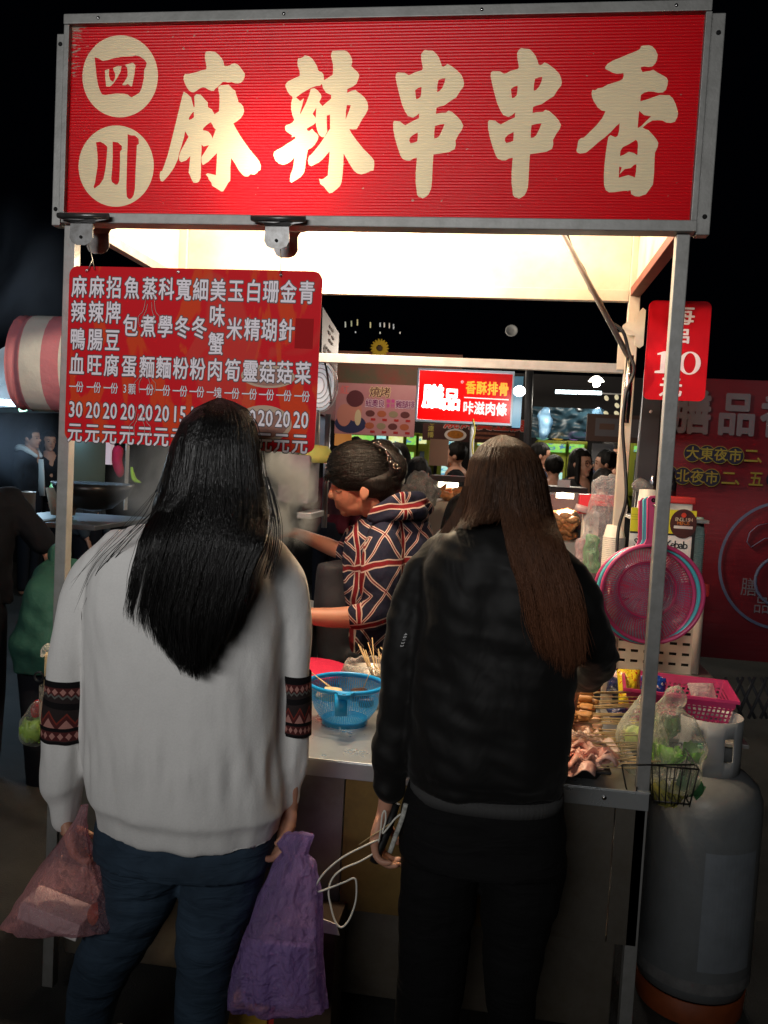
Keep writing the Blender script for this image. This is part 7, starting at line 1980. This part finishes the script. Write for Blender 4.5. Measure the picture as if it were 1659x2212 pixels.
# ---------------------------------------------------------------- game machines
OL = bgmat('olive_cabinet', (.16, .17, .02), .5)
def screen_mat(name, c1, c2, c3, s):
    m, nt, b = new_mat(name)
    v = nt.nodes.new('ShaderNodeTexCoord').outputs['Object']
    n = noise_n(nt, 9, v, 2, .5, 1.5); n2 = noise_n(nt, 14, scaled(nt, v, (1, 1, 2)), 2, .5, 1)
    c = mixc(nt, n2.gt(.60), mixc(nt, ramp01(n, .42, .60), c1, c2), c3)
    b.inputs['Base Color'].default_value = (.05, .05, .05, 1)
    nt.links.new(c, b.inputs['Emission Color']); b.inputs['Emission Strength'].default_value = s
    return m
SCG = screen_mat('screen_green', (.25, .85, .12), (.5, .9, .15), (.10, .30, .5), .75)
SCY = screen_mat('screen_yellow', (.85, .90, .45), (.75, .75, .20), (.15, .45, .40), .95)
SCC = screen_mat('screen_cyan', (.35, .85, .75), (.65, .90, .80), (.12, .4, .6), .9)
def machine(x0, x1, yt, yb, Y, scr, scr2, label):
    a, b_ = at(x0, yb, Y), at(x1, yb, Y); t = at(x0, yt, Y)
    e = empty('game_machine', ((a.x + b_.x) / 2, Y + .3, 0), label, 'game machine', 'game machines in the far arcade')
    box('cabinet', (a.x - .03, Y + .01, 0), (b_.x + .03, Y + .7, t.z + .03), OL, e, bev=.01)
    box('header_screen', (a.x + .005, Y - .012, a.z), (b_.x - .005, Y + .004, t.z - .005), scr, e)
    zz = a.z - .05
    box('play_window', (a.x + .02, Y - .010, zz - .32), (b_.x - .02, Y + .004, zz - .03), scr2, e)
    box('shelf', (a.x - .02, Y - .06, zz - .40), (b_.x + .02, Y + .004, zz - .36), OL, e)
DKS = bgmat('dim_glass', (.05, .07, .08), .2)
for i, (x0, x1, yt, yb, sc_, s2) in enumerate(((752, 808, 938, 962, SCG, DKS), (812, 834, 940, 960, SCC, DKS), (838, 871, 939, 961, SCY, DKS), (877, 899, 940, 960, SCG, SCG), (904, 922, 942, 958, SCY, DKS), (952, 982, 945, 966, SCC, SCC), (1030, 1062, 948, 962, SCY, DKS), (1166, 1222, 956, 975, SCG, SCC), (1228, 1262, 958, 977, SCG, DKS), (1338, 1352, 962, 975, SCY, DKS), (1368, 1378, 962, 976, SCG, DKS))):
    machine(x0, x1, yt, yb, 8.8, sc_, s2, ['green screened game machine farthest left behind the cook', 'narrow cyan lit game machine above the head of the cook', 'pale yellow lit game machine above the hair comb', 'green and yellow game machine right of the hair comb', 'narrow bright yellow game machine left of the brown board', 'cyan lit game machine behind the bending seller', 'pale yellow game machine behind the brown haired head', 'bright green game machine with a cyan lower screen on the right', 'green game machine just right of the widest green one', 'small yellow slice of a game machine by the rear post', 'green slice of a game machine right of the rear post'][i])
for i, (x, c_) in enumerate(((1172, (.12, .35, .25)), (1205, (.40, .25, .03)), (1240, (.25, .12, .40)), (1272, (.16, .09, .32)))):
    ellipsoid('paper_lantern', at(x, 942, 8.6), (.075, .02, .045), M_('lantern_%d' % i, c_, .7, emit=c_, es=.25), None, seg=14, ring=8, label=('teal', 'orange', 'lilac', 'purple')[i] + ' paper ornament above the green game machines', cat='ornament')
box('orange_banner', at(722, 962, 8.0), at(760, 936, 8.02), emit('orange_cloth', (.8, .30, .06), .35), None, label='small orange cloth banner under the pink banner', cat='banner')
box('brown_board', at(926, 1005, 5.6), at(970, 950, 5.62), bgmat('brown_board', (.22, .13, .09)), None, label='plain brown board standing in the crowd', cat='board')

# blue tent wall, menu case and board on the right
TENT = film('blue_tent_film', (.015, .035, .05), .92, .4, .008, 3)
bm = bmesh.new(); bmesh.ops.create_grid(bm, x_segments=40, y_segments=24, size=1)
tl0, tr0 = at(1152, 878, 7.8), at(1300, 952, 7.8)
for v in bm.verts:
    u, q = (v.co.x + 1) / 2, (v.co.y + 1) / 2
    v.co = Vector((tl0.x + (tr0.x - tl0.x) * u, 7.8 + .04 * noise.noise(Vector((u * 8, q * 6, 0))), tr0.z + (tl0.z - tr0.z) * q))
link('tent_wall', mesh_of(bm), TENT, None, smooth=True, label='blue plastic tent wall above the green game machines', cat='tent wall')
for x in (1176, 1290):
    bm = bmesh.new(); limb(bm, [(x, 888, 7.7, 10), (x + 3, 915, 7.7, 15), (x, 940, 7.7, 11)])
    link('plastic_bag', blob(bm, .012, 1, lambda p, n: noise.noise(p * 14) * .03), film('bluish_bag_%d' % x, (.25, .45, .65), .55, .12, .03, 12), None, label='shiny bluish bag hanging at the %s of the tent wall' % ('left' if x < 1200 else 'right end'), cat='plastic bag')
tube('tent_pole', [at(1144, 795, 6.6), at(1138, 1000, 6.6)], .03, bgmat('dark_pole', (.05, .05, .055), .5), None, label='dark tent pole right of the lightbox sign', cat='pole')
e10, P10, w10, h10 = panel_at(1266, 893, 1400, 952, 6.4, 'menu_case', 'dim brown framed price board by the rear post', 'board', bgmat('brown_frame', (.05, .03, .025)), .05)
slab('print', [(.06, .04), (w10 - .02, .04), (w10 - .02, h10 - .03), (.06, h10 - .03)], lambda x, y, z=0: P10(x, y, z + .003), .002, bgmat('dim_print', (.07, .062, .066)), e10)
slab('print_block', [(.09, .09), (.20, .09), (.20, h10 - .07), (.09, h10 - .07)], lambda x, y, z=0: P10(x, y, z + .006), .002, bgmat('brown_print', (.07, .04, .03)), e10)
fill_curve('print_block', [ellipse(.26, .07, .022, .026)], bgmat('brown_print', (.07, .04, .03)), e10, P10, .007)
box('grey_notice', at(1276, 1012, 8.0), at(1326, 960, 8.02), bgmat('notice_grey', (.16, .16, .17)), None, label='grey notice sheet behind the woman in glasses', cat='notice')
tube('steel_pole', [at(1393, 860, 3.6), at(1368, 1120, 3.6)], .012, bgmat('steel_dim', (.4, .4, .42), .35, metal=.7), None, label='thin steel pole between the rear post and the red banner', cat='pole')

# glass food cases
def case(x0, x1, yt, yb, Y, label, lit, food):
    a, b_ = at(x0, yb, Y), at(x1, yb, Y); t = at(x0, yt, Y)
    e = empty('food_case', ((a.x + b_.x) / 2, Y + .2, 0), label, 'display case')
    W_ = bgmat('case_white', (.5, .48, .42), .5)
    box('counter', (a.x, Y, .3), (b_.x, Y + .4, a.z), W_, e, bev=.005)
    box('roof', (a.x, Y - .01, t.z), (b_.x, Y + .38, t.z + .03), bgmat('case_dark', (.04, .03, .03), .4), e, bev=.003)
    GL = film('case_glass', (.5, .55, .55), .01, .04, .0005, 6)
    box('glass', (a.x, Y - .004, a.z), (b_.x, Y + .002, t.z), GL, e)
    tube('lamp', [(a.x + .04, Y + .12, t.z - .02), (b_.x - .06, Y + .12, t.z - .02)], .014, emit('case_tube', (1, .88, .65), 8), e)
    if lit: pt_lamp('case_light', ((a.x + b_.x) / 2, Y + .14, t.z - .07), lit, (1, .82, .55), .04)
    FD = M_('fried_food', (.42, .14, .04), .5, var=.8, vs=40, dark=(.55, .28, .10), bmp=.006, bs=50)
    r3 = random.Random(int(x0))
    n = 0
    for k in range(food):
        c = Vector((r3.uniform(a.x + .05, b_.x - .05), Y + r3.uniform(.05, .3), a.z + r3.uniform(.01, .06 if lit < 5 else .15)))
        ellipsoid('fried_piece', c, (r3.uniform(.025, .045), .03, r3.uniform(.012, .022)), FD, e, rot=Matrix.Rotation(r3.uniform(-1, 1), 3, 'Y'), seg=8, ring=6, jitter=.01, js=40)
case(1182, 1262, 1062, 1168, 4.5, 'lit glass case of fried food right of the brown haired woman', 9, 90)
box('card_stand', at(1204, 1052, 4.45), at(1232, 1037, 4.455), bgmat('pale_card', (.55, .5, .5)), None, label='small white card standing on the lit food case', cat='card')
case(925, 1010, 1038, 1082, 4.4, 'low glass case of pale snacks behind the cook', 1.6, 24)
bm = bmesh.new(); limb(bm, [(888, 1062, 3.9, 20), (906, 1050, 3.9, 34), (928, 1062, 3.9, 22), (905, 1085, 3.9, 30)])
link('wrapped_snacks', blob(bm, .010, 1, lambda p, n: noise.noise(p * 30) * .02), film('wrap_film', (.30, .28, .26), .5, .1, .03, 30), None, label='heap of snacks in glossy clear wrap behind the hood of the cook', cat='snacks')
box('stall_table', at(700, 1110, 4.9), at(1300, 1070, 5.4), bgmat('dim_table', (.05, .02, .025)), None, label='dim cloth covered table behind the cook', cat='table')
box('lilac_cabinet', at(598, 1085, 3.5), at(692, 985, 3.7), bgmat('lilac_metal', (.24, .20, .26), .5), None, bev=.01, label='lilac grey cabinet left of the cook', cat='cabinet')
lathe('yellow_cap', [(0, .05), (.05, .045), (.08, .0), (.07, -.03), (0, -.03)], bgmat('lime_cloth', (.50, .55, .16)), None, loc=at(684, 985, 3.6), segs=20, label='lime yellow cloth cap on the lilac cabinet', cat='cap')
box('steel_box', at(640, 1120, 3.45), at(700, 1102, 3.7), bgmat('steel_dim', (.4, .4, .42), .35, metal=.7), None, bev=.004, label='steel tray edge below the lilac cabinet', cat='tray')

# steel soup pot beneath the steam, behind the sweater woman
ps = at(590, 1170, 2.95)
lathe('soup_pot', [(0, 0), (.17, 0), (.175, .28), (.185, .285), (.185, .292), (.168, .292), (.165, .02), (0, .02)], STEEL, None, loc=(ps.x, 3.0, CZ - .10), segs=48, close=False, label='wide steel soup pot steaming beside the cook', cat='pot')

# ---------------------------------------------------------------- red banner on the right
Yb = 3.3
CL = M_('banner_red_cloth', (.105, .0015, .007), .45, bmp=.004, bs=5, aniso=(.3, 1, 2.2), var=.3, vs=2)
a, b_ = at(1392, 1410, Yb), at(1720, 1420, Yb); t = at(1392, 812, Yb)
wB, hB = b_.x - a.x, t.z - a.z
ban = empty('red_banner', (a.x + wB / 2, Yb, a.z), 'large red cloth banner with grey characters and a ring logo at the right', 'banner')
bm = bmesh.new(); bmesh.ops.create_grid(bm, x_segments=30, y_segments=30, size=1)
for v in bm.verts:
    u, q = (v.co.x + 1) / 2, (v.co.y + 1) / 2
    v.co = Vector((a.x + wB * u, Yb + .010 + .012 * noise.noise(Vector((u * 2, q * 4, 3))), a.z + hB * q))
link('cloth', mesh_of(bm), CL, ban, smooth=True)
BP = plane3d((a.x, Yb - .006, a.z), (1, 0, 0), (0, 0, 1))
sb = Yb / FOC
def bxy(px, py):
    q = at(px, py, Yb); return (q.x - a.x, q.z - a.z)
GRP = bgmat('banner_grey_print', (.12, .11, .13), .5); YP = bgmat('banner_yellow_print', (.17, .145, .03), .5); NP = bgmat('banner_navy_print', (.015, .015, .03), .5); BLP = bgmat('banner_blue_print', (.08, .095, .16), .5)
def btxt(s_, pts, ew, eh, mt, off=.02, z=.001):
    return lettering('lettering', [(c, *bxy(*p), ew * sb, eh * sb) for c, p in zip(s_, pts)], BP, mt, ban, off, z)
btxt('膳品', [(1494, 890), (1591, 894)], 78, 92, GRP, .035)
btxt('香', [(1684, 898)], 78, 92, GRP, .035)
for k, (cx, cy) in enumerate(((1493, 979), (1524, 981), (1552, 983), (1585, 985))):
    X_, Z_ = bxy(cx + 2, cy); fill_curve('disc', [ellipse(X_, Z_, 17.5 * sb, 18.5 * sb)], YP, ban, BP, .0004 + .0003 * k); fill_curve('disc', [ellipse(X_, Z_, 16.3 * sb, 17.3 * sb)], NP, ban, BP, .0008 + .0003 * k)
btxt('大東夜市', [(1495, 978), (1526, 980), (1556, 982), (1587, 984)], 27, 27, YP, .02, .003)
for k, (cx, cy) in enumerate(((1443, 1024), (1472, 1028), (1503, 1030), (1534, 1032))):
    X_, Z_ = bxy(cx + 2, cy); fill_curve('disc', [ellipse(X_, Z_, 17.5 * sb, 18.5 * sb)], YP, ban, BP, .0004 + .0003 * k); fill_curve('disc', [ellipse(X_, Z_, 16.3 * sb, 17.3 * sb)], NP, ban, BP, .0008 + .0003 * k)
btxt('小北夜市', [(1445, 1024), (1474, 1027), (1505, 1029), (1536, 1031)], 27, 27, YP, .02, .003)
btxt('二、', [(1622, 984), (1650, 984)], 30, 34, YP, .02); btxt('二、五', [(1573, 1032), (1602, 1032), (1632, 1034)], 30, 34, YP, .02)
X_, Z_ = bxy(1672, 1036); fill_curve('disc', [ellipse(X_, Z_, 16.3 * sb, 17.3 * sb)], NP, ban, BP, .0008); btxt('武', [(1672, 1036)], 27, 27, YP, .02, .003)
cxy = bxy(1690, 1222)
fill_curve('ring_logo', [ellipse(cxy[0], cxy[1], 127 * sb, 133 * sb, 72), ellipse(cxy[0], cxy[1], 121 * sb, 127 * sb, 72)], BLP, ban, BP, .001)
tube('ring_stroke', [BP(*bxy(*q), .002) for q in ((1659, 1130), (1635, 1135), (1618, 1150), (1612, 1170), (1620, 1182), (1636, 1172), (1650, 1163), (1675, 1160))], .0065, BLP, ban, segs=8, flat=.15, ref=(0, -1, 0))
tube('ring_stroke', [BP(cxy[0] + math.cos(k * .3) * 52 * sb, cxy[1] - .06 + math.sin(k * .3) * 52 * sb, .002) for k in range(22)], .006, BLP, ban, segs=8)
btxt('膳', [(1617, 1267)], 34, 40, GRP, .0); btxt('品', [(1644, 1306)], 34, 38, GRP, .0)
box('banner_pole', at(1384, 1460, Yb + .03), at(1391, 800, Yb + .05), bgmat('dark_pole', (.05, .05, .055), .5), ban)
tube('eyelet', [BP(*bxy(1403, 888), .003), BP(*bxy(1407, 891), .003)], .006, bgmat('pale_card', (.55, .5, .5)), ban, segs=8)
# folding crate frame in the dark under the banner
fc = empty('folding_rack', at(1625, 1500, 3.2), 'black folding rack with crossed bars in the dark beyond the cylinder', 'rack')
for k in range(5):
    x = 1565 + 26 * k
    tube('bar', [at(x, 1552, 3.2), at(x + 40, 1462, 3.2)], .006, bgmat('dark_pole', (.05, .05, .055), .5), fc, segs=6)
    tube('bar', [at(x + 40, 1552, 3.21), at(x, 1462, 3.21)], .006, bgmat('dark_pole', (.05, .05, .055), .5), fc, segs=6)

# ---------------------------------------------------------------- left side: awning, cushion-like cylinder, kitchen
AW = bgmat('awning_canvas', (.42, .44, .46), .8, var=.3, vs=2)
bm = bmesh.new()
pts = [at(-120, 845, 4.1), at(-60, 790, 4.1), at(45, 728, 4.2), at(70, 732, 4.6), at(70, 880, 4.6), at(-120, 880, 4.3)]
q = [bm.verts.new(p) for p in pts]; q2 = [bm.verts.new(p + Vector((0, .5, 0))) for p in pts]
bm.faces.new(q); bm.faces.new(q2[::-1])
for i in range(6): bm.faces.new((q[i], q2[i], q2[(i + 1) % 6], q[(i + 1) % 6]))
pt_lamp('awning_fill_light', at(-30, 850, 3.85), 5, (.75, .88, 1.0), .05)  # small fill added to brighten the awning canvas, not a bulb
link('awning', mesh_of(bm), AW, None, label='pale canvas awning behind the striped lantern at the left edge', cat='awning')
# striped paper lantern
ln = empty('striped_lantern', at(95, 780, 3.0), 'pink and white striped quilted cylinder hanging left of the menu board', 'lantern')
zc = 3.0
cyl_c = at(98, 786, zc)
RL = .150; half = at(98, 682, zc).z - cyl_c.z
stripes = [((.44, .17, .21)), (.50, .54, .52), (.44, .17, .21), (.50, .54, .52)]
x0_ = at(48, 786, zc).x; x1_ = at(150, 786, zc).x
xs_ = [x0_, x0_ + (x1_ - x0_) * .30, x0_ + (x1_ - x0_) * .74, x1_ + .02, x1_ + .12]
for i in range(4):
    bm = bmesh.new()
    segs = 44
    rg = []
    for k in range(7):
        x = xs_[i] + (xs_[i + 1] - xs_[i]) * k / 6
        sag = (.90 + .10 * math.sin(math.pi * min(1, (x - x0_ + .02) / (.06))) if x < x0_ + .04 else 1.0)
        rg.append([bm.verts.new((x, cyl_c.y + RL * .8 * math.sin(a) * sag, cyl_c.z + half * math.cos(a) * sag * (1 - .02 * abs(math.sin(a * 11))))) for a in [6.2832 * s2 / segs for s2 in range(segs)]])
    for u, w_2 in zip(rg, rg[1:]):
        for s2 in range(segs): bm.faces.new((u[s2], u[(s2 + 1) % segs], w_2[(s2 + 1) % segs], w_2[s2])).smooth = True
    if i == 0: bm.faces.new(rg[0])
    link('stripe', mesh_of(bm), M_('stripe_%d' % i, stripes[i], .75, bmp=.004, bs=20, var=.25, vs=8), ln)
# cooking line in the blue haze
KT = bgmat('kitchen_steel', (.16, .17, .18), .35, metal=.3)
box('kitchen_counter', at(-40, 1130, 3.9), at(330, 1118, 4.6), KT, None, bev=.004, label='steel kitchen counter with pots beyond the left post', cat='counter')
lathe('stock_pot', [(0, 0), (.040, 0), (.041, .195), (.044, .20), (.039, .20), (.037, .02), (0, .02)], STEEL, None, loc=at(56, 1148, 3.85), segs=40, close=False, label='tall cylindrical steel stock pot at the left', cat='pot')
box('kitchen_tray', at(56, 1128, 3.8), at(160, 1118, 4.2), KT, None, bev=.004, label='flat steel tray edge in front of the stock pot', cat='tray')
lathe('wok', [(0, 0), (.10, .02), (.18, .09), (.21, .15), (.20, .15), (.10, .03), (0, .01)], bgmat('wok_black', (.03, .03, .03), .3, metal=.6), None, loc=at(200, 1105, 4.1), segs=36, close=False, label='black wok half hidden behind the left post', cat='wok')
lathe('basket', [(.06, 0), (.09, .14), (.085, .14), (.055, .01), (0, .01)], bgmat('wicker', (.25, .20, .14)), None, loc=at(136, 1112, 4.1), segs=28, close=False, label='grey wicker basket between the stock pot and the post', cat='basket')
box('glass_case', at(106, 1085, 4.5), at(170, 1048, 4.8), emit('green_lit_case', (.10, .55, .42), .22), None, bev=.004, label='green lit glass case of vegetables at the left', cat='display case')
leafy('greens', at(130, 1062, 4.45), .07, (.10, .30, .08), 'leafy greens in the green lit glass case', 14, 12)
box('steamer_cabinet', at(158, 1050, 4.6), at(205, 950, 5.0), bgmat('dim_green_steel', (.10, .14, .12), .5), None, bev=.01, label='tall dim green steamer cabinet left of the front post', cat='cabinet')
box('white_pillar', at(268, 1102, 5.2), at(279, 955, 5.25), bgmat('pillar_white', (.62, .62, .58)), None, label='narrow white pillar behind the steam', cat='pillar')
box('pink_partition', at(205, 1002, 5.6), at(248, 930, 5.65), emit('glowing_pink_wall', (.75, .58, .62), .45), None, label='pale pink partition with a glow of its own behind the left post', cat='partition')  # wall emits; the light on it is put into the material
bm = bmesh.new(); limb(bm, [(252, 975, 5.1, 10), (254, 1000, 5.1, 13), (258, 1025, 5.1, 8)])
link('red_cloth', blob(bm, .012, 1, lambda p, n: noise.noise(p * 12) * .02), bgmat('crimson_cloth', (.50, .02, .06)), None, label='crimson cloth hanging beside the white pillar', cat='cloth')
bm = bmesh.new(); limb(bm, [(284, 1010, 5.1, 4), (290, 1035, 5.1, 6), (302, 1042, 5.1, 4)])
link('lime_glove', blob(bm, .012, 1), bgmat('lime', (.40, .60, .03)), None, label='lime green glove beside the white pillar', cat='glove')
bm = bmesh.new(); limb(bm, [(470, 965, 4.2, 30), (482, 1010, 4.2, 26), (480, 1050, 4.2, 12)])
link('plastic_bag', blob(bm, .012, 1, lambda p, n: noise.noise(p * 12) * .03), film('pink_white_bag', (.7, .4, .45), .6, .2, .02, 14), None, label='pink and white bag hanging behind the long black hair', cat='plastic bag')
for i, (x, c_) in enumerate(((172, (.45, .20, .5)), (186, (.5, .12, .05)), (160, (.10, .2, .5)))):
    box('poster', at(x, 950, 7.5), at(x + 14, 890, 7.52), emit('poster_%d' % i, c_, .35), None, label=('violet lit poster strip at the far left', 'orange red lit poster at the far left', 'blue lit poster strip at the far left')[i], cat='poster')
box('shop_wall', at(-350, 1400, 9.6), at(2100, 850, 9.9), bgmat('far_wall', (.018, .016, .016), .9, var=.5, vs=1), None, label='dark far wall of the arcade behind all the stalls', cat='wall')

# ---------------------------------------------------------------- steam
def steam(name, lo, hi, dens, colr, label, sc=3.5, seed=0, emis=0.0):
    m = bpy.data.materials.new(name); m.use_nodes = True; nt = m.node_tree
    nt.nodes.remove(nt.nodes['Principled BSDF'])
    vp = nt.nodes.new('ShaderNodeVolumePrincipled')
    vp.inputs['Color'].default_value = (*colr, 1); vp.inputs['Anisotropy'].default_value = .25
    tc = nt.nodes.new('ShaderNodeTexCoord')
    mp = nt.nodes.new('ShaderNodeMapping'); mp.inputs['Location'].default_value = (seed, seed, 0); mp.inputs['Scale'].default_value = (1, .6, .75)
    nt.links.new(tc.outputs['Object'], mp.inputs[0])
    n = nt.nodes.new('ShaderNodeTexNoise'); n.inputs['Scale'].default_value = sc; n.inputs['Detail'].default_value = 5; n.inputs['Roughness'].default_value = .55; n.inputs['Distortion'].default_value = .8
    nt.links.new(mp.outputs[0], n.inputs['Vector'])
    sp = nt.nodes.new('ShaderNodeSeparateXYZ'); nt.links.new(tc.outputs['Generated'], sp.inputs[0])
    f = None
    for k in range(3):
        q = X(nt, sp.outputs[k]); e_ = (q * 2 - 1); e_ = e_ * e_
        f = e_ if f is None else f + e_
    fall = (f * -1.1 + 1.0).clamp(); fall = fall * fall
    d = ramp01(X(nt, n.outputs['Fac']), .42, .74) * fall * dens
    nt.links.new(d.k, vp.inputs['Density'])
    nt.links.new(vp.outputs[0], nt.nodes['Material Output'].inputs['Volume'])
    o = ellipsoid(name, (Vector(lo) + Vector(hi)) / 2, (Vector(hi) - Vector(lo)) / 2, None, None, seg=24, ring=16)
    o.data.materials.append(m)
    return tag(o, label, 'steam', kind='stuff')
c = at(612, 1085, 2.90)
steam('steam', c - Vector((.17, .14, .27)), c + Vector((.16, .14, .27)), 85, (.98, .97, .95), 'white steam rising from the soup pot between the long hair and the cook', 8, 3)
c = at(440, 1050, 3.4)
steam('steam', c - Vector((.46, .30, .34)), c + Vector((.36, .30, .32)), 20, (.85, .87, .9), 'grey steam drifting behind the long black hair', 3.2, 1)
c = at(20, 960, 5.1)
steam('steam', c - Vector((.65, .35, .40)), c + Vector((.45, .35, .45)), 4, (.7, .82, 1.0), 'bluish steam under the left tube lamp', 2.6, 5)
c = at(60, 620, 4.4)
steam('steam', c - Vector((.55, .3, .6)), c + Vector((.40, .3, .6)), 1.6, (.6, .75, 1.0), 'faint bluish steam rising left of the stall sign', 2.2, 8)
